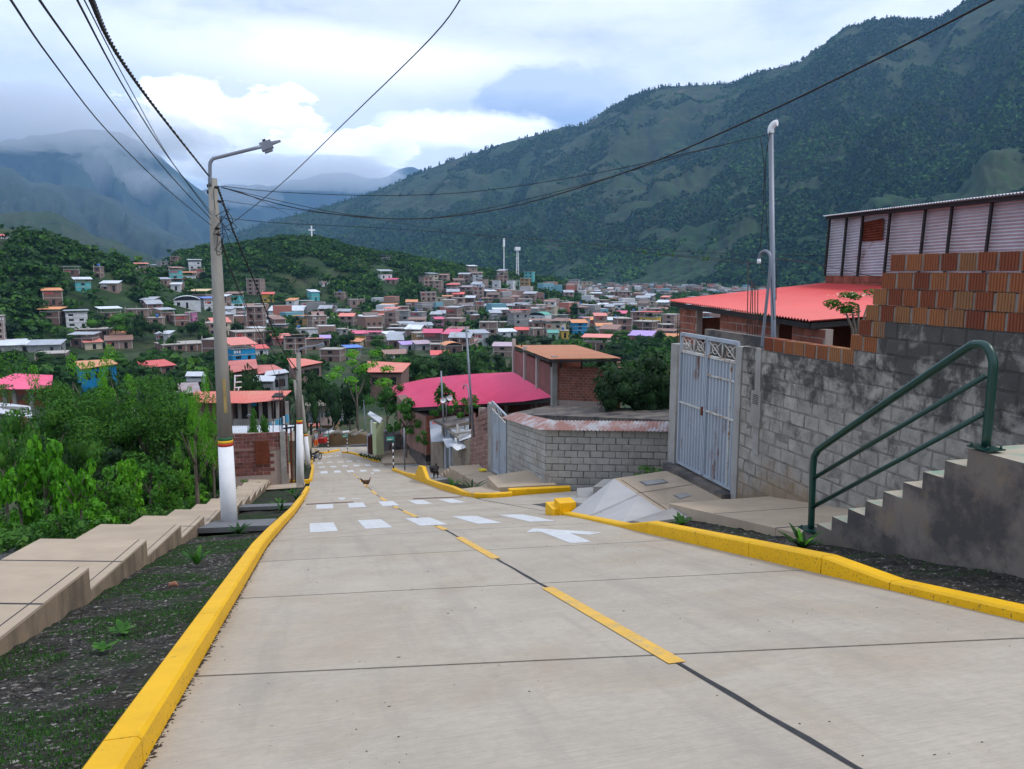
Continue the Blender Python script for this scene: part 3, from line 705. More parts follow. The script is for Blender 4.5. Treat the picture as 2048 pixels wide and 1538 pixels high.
# ---------------------------------------------------------------- ground under and beside the street
def gnear(x, y):
    z = zr(y)
    if -4.6 < x < -1.0: z -= .3
    elif x < -4.6: z += 0.06 - 0.035 * max(0, -x - 5) + (fbm(np.array(x / 2.5), np.array(y / 2.5), 3, 8) - .5) * .35 * min(1, max(0, (-x - 4.8) / 3))
    elif x > 5.3: z += 0.0 if x < 6.6 else -.35
    return float(z)
gx = np.concatenate([np.linspace(-140, -20, 40), np.linspace(-19, -5, 36), [-4.7, -2.7, -1.1, -.9, 1, 3, 5.2, 5.4, 6.5, 7.5], np.linspace(8.7, 20, 8), np.linspace(24, 150, 30)])
gy = np.concatenate([np.linspace(-25, -4, 6), np.linspace(-2, 45, 95), np.linspace(46, 122, 50)])
gv = []
for y in gy:
    for x in gx:
        z = gnear(x, y); d = math.hypot(x, y); wq = float(ss(60, 118, d)) if y > 0 else float(ss(60, 118, abs(x)))
        if wq > 0: z = z * (1 - wq) + float(ground_pol(np.array(math.atan2(x, max(y, 1))), np.array(max(d, 112.)))) * wq
        if -1.0 < x < 5.3: z -= .2
        if x > 8.7 and y < 26: z = zr(max(y, 8)) + .0
        gv.append((x, y, z))
o = bpy.data.objects.new('ground', npmesh('ground', gv, gridfaces(len(gy), len(gx)), M_YARD, True)); COL.objects.link(o); struct(o)

# planters
def strip(name, ys, xa, xb, h, m, n=1):
    bb = MB()
    for a0, a1 in zip(ys[:-1], ys[1:]):
        bb.quad((xa(a0), a0, zr(a0) + h), (xb(a0), a0, zr(a0) + h), (xb(a1), a1, zr(a1) + h), (xa(a1), a1, zr(a1) + h))
    if m is M_SOIL:
        Y = np.arange(ys[0], ys[-1], .06); U = np.linspace(0, 1, 26); YY, UU = np.meshgrid(Y, U, indexing='ij')
        XX = np.array([xa(y) for y in Y])[:, None] * (1 - UU) + np.array([xb(y) for y in Y])[:, None] * UU
        ZZ = np.array([zr(y) for y in Y])[:, None] + h + (fbm(XX * 3, YY * 3, 5, 12, .6) - .5) * .11
        o = bpy.data.objects.new(name, npmesh(name, np.stack([XX, YY, ZZ], -1).reshape(-1, 3), gridfaces(len(Y), 26), m, True)); COL.objects.link(o); return struct(o)
    return struct(bb.obj(name, m))
strip('planter_soil', np.arange(0.5, 40, 1.0), lambda y: -2.75, lambda y: XL(y) - .15, .01, M_SOIL)
strip('planter_soil', np.arange(1.0, 13.01, 1.0), lambda y: XRK + .15, lambda y: 6.62, .03, M_SOIL)
strip('planter_soil', np.arange(47.5, 68.1, 1.0), lambda y: XL(y) - 1.3, lambda y: XL(y) - .15, .06, M_SOIL)
strip('planter_soil', np.arange(27.5, 36.1, 1.0), lambda y: XRK + .15, lambda y: 6.6, .05, M_SOIL)
def darkslab(ya, yb, xa=-2.68, th=.12):
    bb = MB(); x1 = lambda y: XL(y) - .21
    bb.slab([(xa, ya + .5, zr(ya + .5) + .2), (x1(ya), ya, zr(ya) + .17), (x1(yb), yb, zr(yb) + .17), (xa, yb + .5, zr(yb + .5) + .2)], th)
    return struct(bb.obj('paving', M_DARKSLAB))
darkslab(17.4, 20.0); darkslab(26.4, 27.9)

# left pavement: long treads stepping down
walk = struct(bpy.data.objects.new('pavement', None)); COL.objects.link(walk)
XA, XB = -2.68, -4.75
def tread(y0, y1, xa=XA, xb=XB, par=walk, off0=.15, off1=.42, sk=-.29, m=M_WALK, d=.5):
    za, zb = zr(y0) + off0, zr(y1) + off1
    s = sk * (xb - xa)
    e = .004
    top = [(xb, y0 + s, za), (xa, y0, za), (xa, y1, zb), (xb, y1 + s, zb)]
    bb = MB(); bb.slab([(p[0], p[1] + (e if i < 2 else -e), p[2]) for i, p in enumerate(top)], .03); bb.obj('paving_slab', m, par)
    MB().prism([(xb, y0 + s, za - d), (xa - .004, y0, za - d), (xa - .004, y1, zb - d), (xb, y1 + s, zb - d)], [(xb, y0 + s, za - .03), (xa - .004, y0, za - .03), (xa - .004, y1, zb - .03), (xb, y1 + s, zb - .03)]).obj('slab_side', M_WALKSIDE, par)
    return top
def dline(par, p, q, wd=.012, h=.003, m=M_JOINT):
    p = Vector(p); q = Vector(q); d = (q - p).normalized(); n = Vector((-d.y, d.x, 0)).normalized() * wd
    MB().slab([p - n + Vector((0, 0, h)), p + n + Vector((0, 0, h)), q + n + Vector((0, 0, h)), q - n + Vector((0, 0, h))], .004).obj('joint_line', m, par)
k = 0; yk = 9.72 - 3.1 * 3
while yk < 44:
    top = tread(yk, yk + 3.1, xb=float(np.interp(yk, [6, 14, 20, 24, 45], [-4.45, -4.2, -3.85, -3.75, -3.75]))); T = [Vector(p) for p in top]
    dline(walk, T[1].lerp(T[0], .07), T[2].lerp(T[3], .07), .006)
    if k % 2 == 1 or yk < 12: dline(walk, T[1].lerp(T[2], .48) + Vector((.0, 0, 0)), T[0].lerp(T[3], .48), .018)
    yk += 3.1; k += 1
# inspection lid on the left pavement and further lids
def lid(name, loc, w_, l_, slope, label, rz=0.0):
    t = thing(name, loc, label, 'inspection cover', 'inspection covers set in the pavements'); t.rotation_euler = (math.atan(slope), 0, rz)
    MB().box(-w_ / 2, w_ / 2, -l_ / 2, l_ / 2, 0, .006).obj('frame', M_DARKSLAB, t); MB().box(-w_ / 2 + .03, w_ / 2 - .03, -l_ / 2 + .03, l_ / 2 - .03, .003, .012).obj('plate', M_TILEC, t)
p = atX(292, 1077, -3.45); lid('inspection_cover', (p.x, p.y, zr(p.y) + .36), .75, .42, -.186, 'grey inspection cover on the left pavement before the tall pole', R(-14))
# far left pavement beyond the crossing
strip('pavement', [46.5, 52, 58, 64, 68], lambda y: -3.9, lambda y: XL(y) - 1.3, .14, M_WALK)
strip('pavement', [40.6, 43, 45.4], lambda y: -6.5, lambda y: -.75, .05, M_WALK)

# right pavement near the stairs, forecourt, apron
rw = struct(bpy.data.objects.new('pavement', None)); COL.objects.link(rw)
def zs_(y): return -3.62 - .19 * (y - 9)
for a0, a1 in ((6.0, 9.6), (9.6, 13.1)):
    e = .006; s = -.12
    top = [(6.5, a0 + e, zs_(a0)), (8.62, a0 + e + s, zs_(a0 + s)), (8.62, a1 - e + s, zs_(a1 + s)), (6.5, a1 - e, zs_(a1))]
    MB().slab([Vector(q) for q in top], .5).obj('paving_slab', M_WALK, rw)
dline(rw, (6.5, 11.4, zs_(11.4)), (8.5, 11.2, zs_(11.2)), .006); dline(rw, (6.5, 9.6, zs_(9.6)), (8.5, 9.5, zs_(9.5)), .015)
PA = atX(1228, 957, 6.5); PB = atX(1340, 948, 8.3); PC = atX(1437, 997, 8.3); PD = Vector((6.5, 13.1, -4.62))
PE = Vector((8.62, 16.9, PB.z)); PF = Vector((8.62, 14.0, PC.z - .02))
MB().slab([PA, PD, PF, PE, PB + Vector((0, .3, 0))], .5).obj('paving_slab', M_WALK, rw)
dline(rw, PA.lerp(PD, .05) + Vector((.12, 0, 0)), PD + Vector((.12, 0.05, 0)), .006); dline(rw, PA.lerp(PD, .45), PE.lerp(PF, .4), .006)
def lidq(fa, fb, ga, gb, label):
    def W(f_, g_): return (PA.lerp(PB, f_)).lerp(PD.lerp(PC, f_), g_) + Vector((0, 0, .006))
    c = W((fa + fb) / 2, (ga + gb) / 2); t = thing('inspection_cover', c, label, 'inspection cover', 'inspection covers set in the pavements')
    P4 = [W(fa, ga) - c, W(fa, gb) - c, W(fb, gb) - c, W(fb, ga) - c]; MB().slab(P4, .01).obj('frame', M_DARKSLAB, t)
    k_ = .82; MB().slab([q * k_ + Vector((0, 0, .005)) for q in P4], .01).obj('plate', M_GREYC, t)
lidq(.30, .72, .16, .30, 'long inspection cover before the big corrugated gate'); lidq(.45, .72, .66, .78, 'small inspection cover by the step below the gate')
AB_ = Vector((5.32, 15.5, zr(15.5) + .05)); AC_ = Vector((5.32, 12.6, zr(12.6) + .05)); AD_ = Vector((6.5, 12.75, -4.62))
ap = struct(bpy.data.objects.new('apron', None)); COL.objects.link(ap)
AC2 = Vector((5.32, 12.2, zr(12.2) + .05))
mid0 = PA.lerp(PD, .5) + Vector((-.0, 0, 0)); mid1 = AB_.lerp(AC_, .45)
MB().prism([v - Vector((0, 0, .4)) for v in (PA, AB_, mid1, mid0)], [PA, AB_, mid1, mid0]).obj('paving_slab', M_TILEC, ap)
MB().prism([v - Vector((0, 0, .4)) for v in (mid0, mid1, AC_, PD + Vector((-.005, 0, 0)))], [mid0, mid1, AC_, PD + Vector((-.005, 0, 0))]).obj('paving_slab', M_TILEC, ap)
for s_ in (.2, .4, .6, .8):
    for (a_, b_, c_, d_) in ((PA, AB_, mid0, mid1), (mid0, mid1, PD, AC_)): dline(ap, a_.lerp(b_, s_), c_.lerp(d_, s_), .008)
dline(ap, PA.lerp(mid0, .5), AB_.lerp(mid1, .5), .007); dline(ap, mid0.lerp(PD, .5), mid1.lerp(AC_, .5), .007)
dline(ap, mid0, mid1, .06, .006, M_GREYC)
MB().prism([(5.45, 11.9, -4.9), (6.5, 12.1, -4.9), (6.5, 12.9, -4.9), (5.45, 12.4, -4.9)], [(5.45, 11.9, zr(11.9) + .1), (6.5, 12.2, -4.38), (6.5, 12.9, -4.42), (5.45, 12.4, zr(12.4) + .1)]).obj('paving_slab', M_GREYC, ap)
# corner steps behind the apron
t = thing('corner_steps', (6.3, 16.3, -5.4), 'rounded grey concrete steps at the street corner behind the apron', 'steps')
def pz(u, v, z): q = atZ(u, v, z); return (q.x - 6.3, q.y - 16.3, z + 5.4)
for pts, z in (([(1128, 1003), (1192, 1004), (1150, 985), (1160, 975), (1215, 982)], -5.25), ([(1156, 975), (1192, 980), (1240, 965), (1200, 955)], -5.0)):
    pass
MB().slab([(-1.0, -.55, .02), (.4, -.75, .02), (.9, 1.2, -.05), (-.6, 1.3, -.12)], .5).obj('step', M_GREYC, t)
MB().slab([(-.55, -.1, .22), (.5, -.4, .22), (1.3, 1.0, .18), (-.2, .95, .18)], .5).obj('step', M_GREYC, t)
MB().slab([(-.1, .1, .45), (.9, -.3, .45), (2.0, .7, .42), (.4, .75, .42)], .5).obj('step', M_GREYC, t)

# far-right pavement (beyond the side street)
rp = struct(bpy.data.objects.new('pavement', None)); COL.objects.link(rp)
Q = [atX(905, 938, 6.4), atX(962, 933, 7.95), atX(1013, 963, 7.95), atX(985, 985, 6.4)]
for i in range(3):
    a_, b_ = i / 3 + .004, (i + 1) / 3 - .004
    MB().slab([Q[0].lerp(Q[3], a_), Q[0].lerp(Q[3], b_), Q[1].lerp(Q[2], b_), Q[1].lerp(Q[2], a_)][::1], 1.3).obj('paving_slab', M_WALK, rp)
q0 = Q[0]
for i in range(7):
    y0 = q0.y + i * .95; z0 = q0.z - .1 - i * .36
    MB().box(6.4, 7.95, y0, y0 + .97, z0 - 1.3, z0).obj('step', M_WALK, rp)
zP = atX(1000, 966, 7.0)
MB().slab([Vector((6.2, 26.0, zr(26.5) + .42)), Vector((8.3, 25.6, zr(26) + .38)), Vector((7.98, 28.2, zr(28) + .75)), Vector((6.3, 28.2, zr(28) + .6))], .8).obj('paving_slab', M_WALK, rp)
MB().slab([Vector((5.3, 26.2, zr(26.2) + .16)), Vector((6.2, 25.2, zr(25.2) + .16)), Vector((6.3, 28.6, zr(28.6) + .25)), Vector((5.35, 28.6, zr(28.6) + .2))], .3).obj('paving_slab', M_WALK, rp)
kerb('kerb', [(8.7, 25.25, zr(25.4), .22), (6.4, 25.1, zr(25.1), .26)], side=1, seg=3)
for (ya, yb) in ((42.9, 48), (48, 53), (53, 56)):
    MB().slab([Vector((5.4, ya, zr(ya) + .14)), Vector((7.98, ya, zr(ya) + .2)), Vector((7.98, yb - .02, zr(yb) + .2)), Vector((5.4, yb - .02, zr(yb) + .14))], .3).obj('paving_slab', M_WALK, rp)
MB().slab([Vector((5.4, 37, zr(37) + .14)), Vector((6.38, 37, zr(37) + .2)), Vector((6.38, 42.9, zr(42.9) + .2)), Vector((5.4, 42.9, zr(42.9) + .14))], .3).obj('paving_slab', M_GREYC, rp)
fp = [onroad(790, 919), onroad(835, 914), onroad(790, 893), onroad(720, 904)]
fr_ = struct(bpy.data.objects.new('pavement', None)); COL.objects.link(fr_)
MB().slab([Vector((5.3, 63.2, zr(63.2) + .17)), Vector((14, 61, zr(63) + .2)), Vector((14, 78, zr(76) + .6)), Vector((5.1, 78, zr(78) + .3))], .3).obj('paving_slab', M_WALK, fr_)

# ---------------------------------------------------------------- stairs and handrail
st = thing('staircase', (6.45, 8.95, -3.7), 'stained grey concrete staircase beside the block wall', 'staircase')
yv = [atX(u, v, 6.45).y for u, v in ((1607, 1058), (1634, 1044), (1664.5, 1030), (1696.5, 1016.5), (1732, 997), (1767, 980), (1807, 962), (1847, 939), (1891, 916), (1937, 893))]
zv = [-3.53 + i * .194 for i in range(10)]
for i in range(10):
    y1 = yv[i] - 8.95; y0 = (yv[i + 1] - 8.95) if i < 9 else -7.2
    z = zv[i] + 3.7; bb = MB(); r_ = .02
    bb.prism([(0, y0 + (0.0), -1.0 + 0), (2.14, y0, -1.0), (2.14, y1, -1.0), (0, y1, -1.0)], [(0, y0, z), (2.14, y0, z), (2.14, y1, z), (0, y1, z)])
    o = bb.obj('step' if i < 9 else 'landing', M_STAIR, st); o.data.materials.append(M_TREAD); o.data.polygons[1].material_index = 1
hr = thing('handrail', (6.5, 8.85, -3.5), 'dark green tubular handrail on the concrete staircase', 'handrail')
def HX(u, v): q = atX(u, v, 6.52); return Vector((q.x - 6.5, q.y - 8.85, q.z + 3.5))
def smooth(pts, n=6):
    out = []
    P = [pts[0]] + list(pts) + [pts[-1]]
    for i in range(1, len(P) - 2):
        for k in range(n):
            t = k / n; a, b_, c_, d_ = P[i - 1], P[i], P[i + 1], P[i + 2]
            out.append(0.5 * ((2 * b_) + (c_ - a) * t + (2 * a - 5 * b_ + 4 * c_ - d_) * t * t + (3 * b_ - a - 3 * c_ + d_) * t ** 3))
    out.append(pts[-1]); return out
top = [HX(1622, 1056), HX(1624, 1000), HX(1627, 925), HX(1633, 906), HX(1650, 890), HX(1780, 800), HX(1925, 702), HX(1950, 689), HX(1974, 694), HX(1986, 722), HX(1984, 760), HX(1972, 892)]
MB().tube(smooth(top, 5), 0.044, 14).obj('top_rail', M_GREEN, hr)
MB().tube([HX(1628, 956), HX(1974, 750)], .028, 12).obj('middle_rail', M_GREEN, hr)
MB().tube([HX(1626, 1014), HX(1970, 826)], .028, 12).obj('lower_rail', M_GREEN, hr)
for u, v in ((1622, 1057), (1972, 893)):
    q = HX(u, v); o = MB().box(-.11, .11, -.13, .13, 0, .014).obj('base_plate', M_GREEN, hr); o.location = (q.x, q.y, q.z - .02)
    bb = MB()
    for a in (-.08, .08):
        for c_ in (-.1, .1): bb.tube([(a, c_, .01), (a, c_, .045)], .012, 6)
    o2 = bb.obj('bolts', M_GREEN, o); o2['kind'] = 'stuff'

# ---------------------------------------------------------------- big block wall on the right
def yX(u, X=8.6, v=700): return atX(u, v, X).y
WX = 8.6
t = thing('block_wall', (WX, 14.2, -4.6), 'long weathered grey block wall topped with orange ribbed bricks beside the stairs', 'wall')
TB = -1.52
def mortar(par, y0, y1, z0a, z0b, z1, m=M_MORTAR, x0=WX, th=.2):
    MB().hexa([(x0 - par.location.x, y0 - par.location.y, z0a - par.location.z), (x0 + th - par.location.x, y0 - par.location.y, z0a - par.location.z), (x0 + th - par.location.x, y1 - par.location.y, z0b - par.location.z), (x0 - par.location.x, y1 - par.location.y, z0b - par.location.z)] +
              [(x0 - par.location.x, y0 - par.location.y, z1 - par.location.z), (x0 + th - par.location.x, y0 - par.location.y, z1 - par.location.z), (x0 + th - par.location.x, y1 - par.location.y, z1 - par.location.z), (x0 - par.location.x, y1 - par.location.y, z1 - par.location.z)]).obj('mortar_core', m, par)
mortar(t, 14.15, 1.0, -5.4, -3.0, TB)
mortar(t, 10.75, 1.0, TB - .03, TB - .03, TB + .25, x0=WX + .002); mortar(t, 10.25, 1.0, TB + .2, TB + .2, TB + .77, x0=WX + .004)
def above(s, z, r):
    y = 14.15 - s; return z > zs_(y) - .05 if y > 8.9 else z > -3.75 + 0 * y and y > 5.6
courses(t, (WX, 14.15), (WX, 1.0), -4.9, TB - .0, .43, .26, .022, bmeshes('block', M_BLOCK), 'block', .1, 0, above, .006, side=1)
def blk2(s, z, r):
    y = 14.15 - s; return (y < 10.75 and y > 5.6) if z < TB + .25 else (10.25 > y > 5.6)
courses(t, (WX, 14.15), (WX, 1.0), TB, TB + .76, .43, .253, .022, bmeshes('block', M_BLOCK), 'block', .1, 0, blk2, .006)
# orange bricks: course, from y to y
rows = [(0, 13.4, 10.72), (1, 10.9, 10.25), (2, 10.72, 10.05), (3, 10.57, 3), (4, 10.43, 3), (5, 10.27, 3), (6, 10.1, 3)]
rm = bmeshes('ribbed_brick', M_RIB, True)
for r_, ya, yb in rows:
    z0 = TB + r_ * .2535 + (.015 if r_ == 6 else 0)
    y = ya
    MB().box(.012, .17, yb - 14.2, ya - 14.2 - .01, z0 + 4.6, z0 + 4.6 + .236).obj('mortar_core', M_RIBM, t)
    while y > yb + .1:
        ln = random.uniform(.285, .31)
        inst('ribbed_brick', random.choice(rm), t, (random.uniform(.085, .1), y - ln / 2 - 14.2, z0 + .127 + 4.6), (0, random.uniform(-.012, .012), R(-90) + random.uniform(-.012, .012)), (ln - .012, .2, .238))
        y -= ln + random.uniform(.02, .036)
# meter box and plaster streak
mb = thing('meter_box', (WX - .02, 13.53, -2.7), 'small pale electricity meter box set in the block wall', 'meter box')
MB().box(-.03, .02, -.17, .17, -.38, .34).obj('cover', M_GREYC, mb); 
for i in range(6): MB().box(-.036, -.028, -.09, .11, .08 + i * .035, .092 + i * .035).obj('vent_slot', M_DARKFR, mb)
o = MB().prism([(-.02, -.11, -.95), (.02, -.11, -.95), (.02, .1, -.95), (-.02, .1, -.95)], [(-.02, -.06, 1.2), (.02, -.06, 1.2), (.02, .12, 1.2), (-.02, .12, 1.2)]).obj('plaster_patch', M_GREYC, mb); o.location = (.012, -.02, 0)

# concrete gate posts
gp = thing('gate_post', (8.6, 17.2, -5.0), 'square concrete post on the far side of the big corrugated gate', 'gate post', 'gate posts of the big gate')
MB().box(-.02, .36, -.12, .22, -.6, 3.26).obj('post', M_GREYC, gp)
gp = thing('gate_post', (8.6, 14.2, -4.7), 'concrete post between the big gate and the block wall', 'gate post', 'gate posts of the big gate')
MB().box(-.03, .25, -.05, .17, -.6, 3.17).obj('post', M_GREYC, gp)
MB().box(-.25, .3, .15, 3.05, -.9, -.02).obj('threshold', M_STAIR, gp)

def corrugated(b, p0, p1, p2, p3, n, amp, ph=0):
    """sheet between 4 corners, waves counted along p0>p1; p3 above p0"""
    p0, p1, p2, p3 = map(Vector, (p0, p1, p2, p3)); nr = (p1 - p0).cross(p3 - p0).normalized() * amp
    st_ = len(b.v); k = n * 4
    for i in range(k + 1):
        t_ = i / k; o_ = nr * (0, 1, 0, -1)[i % 4] if True else nr
        b.v += [tuple(p0.lerp(p1, t_) + o_), tuple(p3.lerp(p2, t_) + o_)]
    for i in range(k): b.f.append((st_ + 2 * i, st_ + 2 * i + 2, st_ + 2 * i + 3, st_ + 2 * i + 1))
    return b
def gate(loc, L, z0, z1, label, ribs=9, door=True, group=None):
    """gate in the plane x = loc.x, running from loc.y to loc.y+L; parts by leaf"""
    g = thing('gate', loc, label, 'gate'); h = z1 - z0; lat = .42; half = L / 2
    for s in (0, 1):
        y0 = s * half + .02; y1 = (s + 1) * half - .02
        bb = MB(); k = ribs; ys_ = np.linspace(y0, y1, k * 2 + 1); X0 = 0
        for i in range(k):
            ya, yb = ys_[2 * i], ys_[2 * i + 2]; w_ = (yb - ya)
            pr = [(ya, 0), (ya + w_ * .42, 0), (ya + w_ * .52, .035), (ya + w_ * .9, .035), (yb, 0)]
            for (a_, xa), (b_, xb) in zip(pr[:-1], pr[1:]): bb.quad((xa, b_, .05), (xa * 0 + xa, a_, .05), (xa, a_, h - lat), (xb, b_, h - lat)) if xa == xb else bb.quad((xb, b_, .05), (xa, a_, .05), (xa, a_, h - lat), (xb, b_, h - lat))
        bb.obj('leaf_panel', M_GATE, g)
        fr = MB()
        for yy in (y0, y1): fr.box(-.04, .03, yy - .028, yy + .028, 0, h)
        fr.box(-.045, .03, y0, y1, h - .05, h + .03); fr.box(-.04, .03, y0, y1, 0, .05)
        fr.obj('leaf_frame', M_GATE, g)
        MB().box(-.03, .02, y0 + .02, y1 - .02, h - lat - .03, h - lat + .03).obj('rusty_bar', M_GATEBAR, g); rb = MB(); rb.box(-.032, .0, y0 + .02, y1 - .02, h * .48 - .02, h * .48 + .025)
        if s == 0 and door:
            MB().box(-.034, .0, y0 + .05, y1 - .02, h * .74 - .02, h * .74 + .02).obj('rusty_bar', M_GATEBAR, g)
            MB().box(-.034, .0, y0 + .2, y0 + .23, .06, h - lat).obj('rusty_bar', M_GATEBAR, g)
        rb.obj('rusty_bar', M_GATEBAR, g)
        lt = MB(); n_ = 2; cw = (y1 - y0) / n_
        for i in range(n_):
            a_ = y0 + i * cw; zb_, zt_ = h - lat + .03, h - .06
            lt.tube([(-.01, a_ + .04, zb_), (-.01, a_ + cw - .04, zt_)], .011, 5); lt.tube([(-.01, a_ + .04, zt_), (-.01, a_ + cw - .04, zb_)], .011, 5)
            lt.tube([(-.01, a_ + cw, zb_), (-.01, a_ + cw, zt_)], .015, 5)
            ring = [(-.01, a_ + cw / 2 + .13 * math.cos(q), (zb_ + zt_) / 2 + .11 * math.sin(q)) for q in np.linspace(0, 2 * math.pi, 13)]
            lt.tube(ring, .008, 5)
        lt.obj('lattice', M_GATEBAR, g)
    MB().box(-.06, 0, half + .08, half + .14, h * .44, h * .5).obj('lock', M_RUST, g)
    return g
gate((8.62, 14.35, -4.66), 2.6, -4.66, -1.46, 'tall grey corrugated double gate with rusty lattice top in the block wall')

# conduit riser and tall grey pole by the wall
t = thing('conduit_riser', (8.72, 13.4, -1.55), 'thin grey conduit with bent top fixed at the end of the block wall', 'conduit')
def rel(t, q): return Vector(q) - t.location
pts = [atX(1524, 697, 8.72), atX(1527, 660, 8.72), atX(1538, 560, 8.72), atX(1541, 520, 8.72), atX(1538, 506, 8.72), atX(1530, 502, 8.72), atX(1521, 507, 8.72), atX(1518, 520, 8.72)]
MB().tube([rel(t, q) for q in smooth(pts, 4)], .03, 8).obj('pipe', M_METAL, t)
MB().tube([rel(t, pts[-1]) + Vector((0, 0, .02)), rel(t, pts[-1]) - Vector((0, 0, .07))], .038, 8).obj('pipe_mouth', M_WHITEP, t)
t = thing('service_pole', (9.5, 14.47, -2.6), 'tall smooth grey service pole behind the block wall with white elbow on top', 'pole')
tp = atX(1542, 262, 9.5)
MB().tube([(0, 0, -.5), rel(t, atX(1547, 672, 9.5)), rel(t, tp)], .052, 12).obj('pole', M_METAL, t)
e1 = rel(t, tp); MB().tube(smooth([e1 - Vector((0, 0, .05)), e1 + Vector((0, 0, .06)), e1 + Vector((.04, -.05, .14)), e1 + Vector((.08, -.1, .15))], 4), .066, 12).obj('elbow', M_WHITEP, t)
# ---------------------------------------------------------------- foliage
def leaf_mat(name, dark, mid, light, attr=False, trans=0.34):
    m = bpy.data.materials.new(name); m.use_nodes = True; t = NT(m.node_tree); t.n.clear()
    out = t.new('ShaderNodeOutputMaterial')
    if attr:
        at = t.new('ShaderNodeAttribute', attribute_name='rnd'); f = at.outputs['Fac']
    else:
        oi = t.new('ShaderNodeObjectInfo'); g = t.new('ShaderNodeNewGeometry')
        f = t.math('ADD', t.math('MULTIPLY', (oi, 'Random'), 0.45), t.math('MULTIPLY', (g, 'Random Per Island'), 0.55)).outputs[0]
    c = t.ramp(f, [(0.05, dark), (0.5, mid), (0.95, light)])
    d = t.new('ShaderNodeBsdfPrincipled', {'Base Color': c, 'Roughness': 0.62, 'Specular IOR Level': 0.25})
    tr = t.new('ShaderNodeBsdfTranslucent', {'Color': c})
    mx = t.new('ShaderNodeMixShader', {0: trans}); t.l.new(d.outputs[0], mx.inputs[1]); t.l.new(tr.outputs[0], mx.inputs[2])
    t.l.new(mx.outputs[0], out.inputs[0]); return m
G_DARK = leaf_mat('dark_leaves', (0.008, 0.028, 0.008), (0.018, 0.058, 0.013), (0.045, 0.115, 0.02))
G_MID = leaf_mat('green_leaves', (0.015, 0.065, 0.010), (0.038, 0.135, 0.015), (0.10, 0.25, 0.025))
G_LIGHT = leaf_mat('fresh_leaves', (0.035, 0.15, 0.008), (0.09, 0.31, 0.012), (0.20, 0.46, 0.03))
G_FOREST = leaf_mat('hill_leaves', (0.010, 0.038, 0.009), (0.028, 0.090, 0.014), (0.085, 0.20, 0.022), attr=True)
M_BARK = mat('bark', (0.14, 0.115, 0.09), 0.95, 0.3, 8, 0.01, 30)

def unit(v): return v / np.maximum(np.linalg.norm(v, axis=1, keepdims=True), 1e-6)
def leafgeo(pos, nrm, size, asp=0.5, rng=RNG, fold=0.12, droop=0.3):
    n = len(pos); r = rng.normal(size=(n, 3)); ax = unit(r - nrm * np.sum(r * nrm, 1, keepdims=True) * .8 + np.array([0, 0, -droop]))
    sd = unit(np.cross(ax, nrm + 1e-3)); up = np.cross(sd, ax); s = size[:, None]
    p0 = pos - ax * s * .5; p2 = pos + ax * s * .5; m = pos + up * s * fold
    p1 = m + sd * s * asp * .5 - ax * s * .05; p3 = m - sd * s * asp * .5 - ax * s * .05
    v = np.stack([p0, p1, p2, p3], 1).reshape(-1, 3)
    return v, np.arange(n * 4).reshape(-1, 4)
def lobes(rng, n, spread, r0, r1, flat=0.75):
    c = rng.normal(size=(n, 3)) * spread; c[:, 2] *= flat; return c, rng.uniform(r0, r1, n)
def ico(sub=1):
    import bmesh
    bm = bmesh.new(); bmesh.ops.create_icosphere(bm, subdivisions=sub, radius=1); v = np.array([q.co[:] for q in bm.verts]); f = np.array([[w_.index for w_ in q.verts] for q in bm.faces]); bm.free(); return v, f
ICO = ico(1)
def crown_mesh(name, m, seed, nl=9, leaves=900, size=.16, asp=.55, spread=.42, r0=.28, r1=.5, flat=.75, core=.78, droop=.3, base=-.2):
    rng = np.random.default_rng(seed); C, Rr = lobes(rng, nl, spread, r0, r1, flat)
    C[:, 2] = C[:, 2] - C[:, 2].min() + base
    w_ = Rr ** 2 / (Rr ** 2).sum(); idx = rng.choice(nl, leaves, p=w_)
    d = unit(rng.normal(size=(leaves, 3)) + np.array([0, 0, .35])); rad = Rr[idx] * (1 + rng.normal(0, .09, leaves)) 
    pos = C[idx] + d * rad[:, None] * np.array([1, 1, .8])
    nrm = unit(d + rng.normal(0, .45, (leaves, 3)) + np.array([0, 0, .3]))
    v, f = leafgeo(pos, nrm, size * rng.uniform(.6, 1.3, leaves), asp, rng, droop=droop)
    vs, fs = [v], [f]
    if core:
        for c, r_ in zip(C, Rr):
            cv = ICO[0] * (r_ * core * (1 + rng.normal(0, .12, (len(ICO[0]), 1)))) * np.array([1, 1, .8]) + c
            o = sum(len(q) for q in vs); vs.append(cv); ff = ICO[1] + o
            fs.append(np.concatenate([ff, ff[:, 2:3]], 1))
    V = np.concatenate(vs); Fq = np.concatenate([q if k == 0 else q for k, q in enumerate(fs)])
    z0, z1 = np.percentile(V[:, 2], .5), np.percentile(V[:, 2], 99.5); V[:, 2] = (V[:, 2] - z0) / (z1 - z0) * 1.55; V[:, :2] *= .80 / np.percentile(np.abs(V[:, :2]), 97)
    q4 = fs[0]; tri = np.concatenate(fs[1:])[:, :3] if core else np.zeros((0, 3), int)
    me = bpy.data.meshes.new(name); me.vertices.add(len(V)); me.vertices.foreach_set('co', V.astype(np.float32).ravel())
    lv = np.concatenate([q4.ravel(), tri.ravel()]).astype(np.int32); me.loops.add(len(lv)); me.loops.foreach_set('vertex_index', lv)
    me.polygons.add(len(q4) + len(tri)); me.polygons.foreach_set('loop_start', np.concatenate([np.arange(len(q4)) * 4, len(q4) * 4 + np.arange(len(tri)) * 3]).astype(np.int32))
    me.update(calc_edges=True); me.materials.append(m); return me
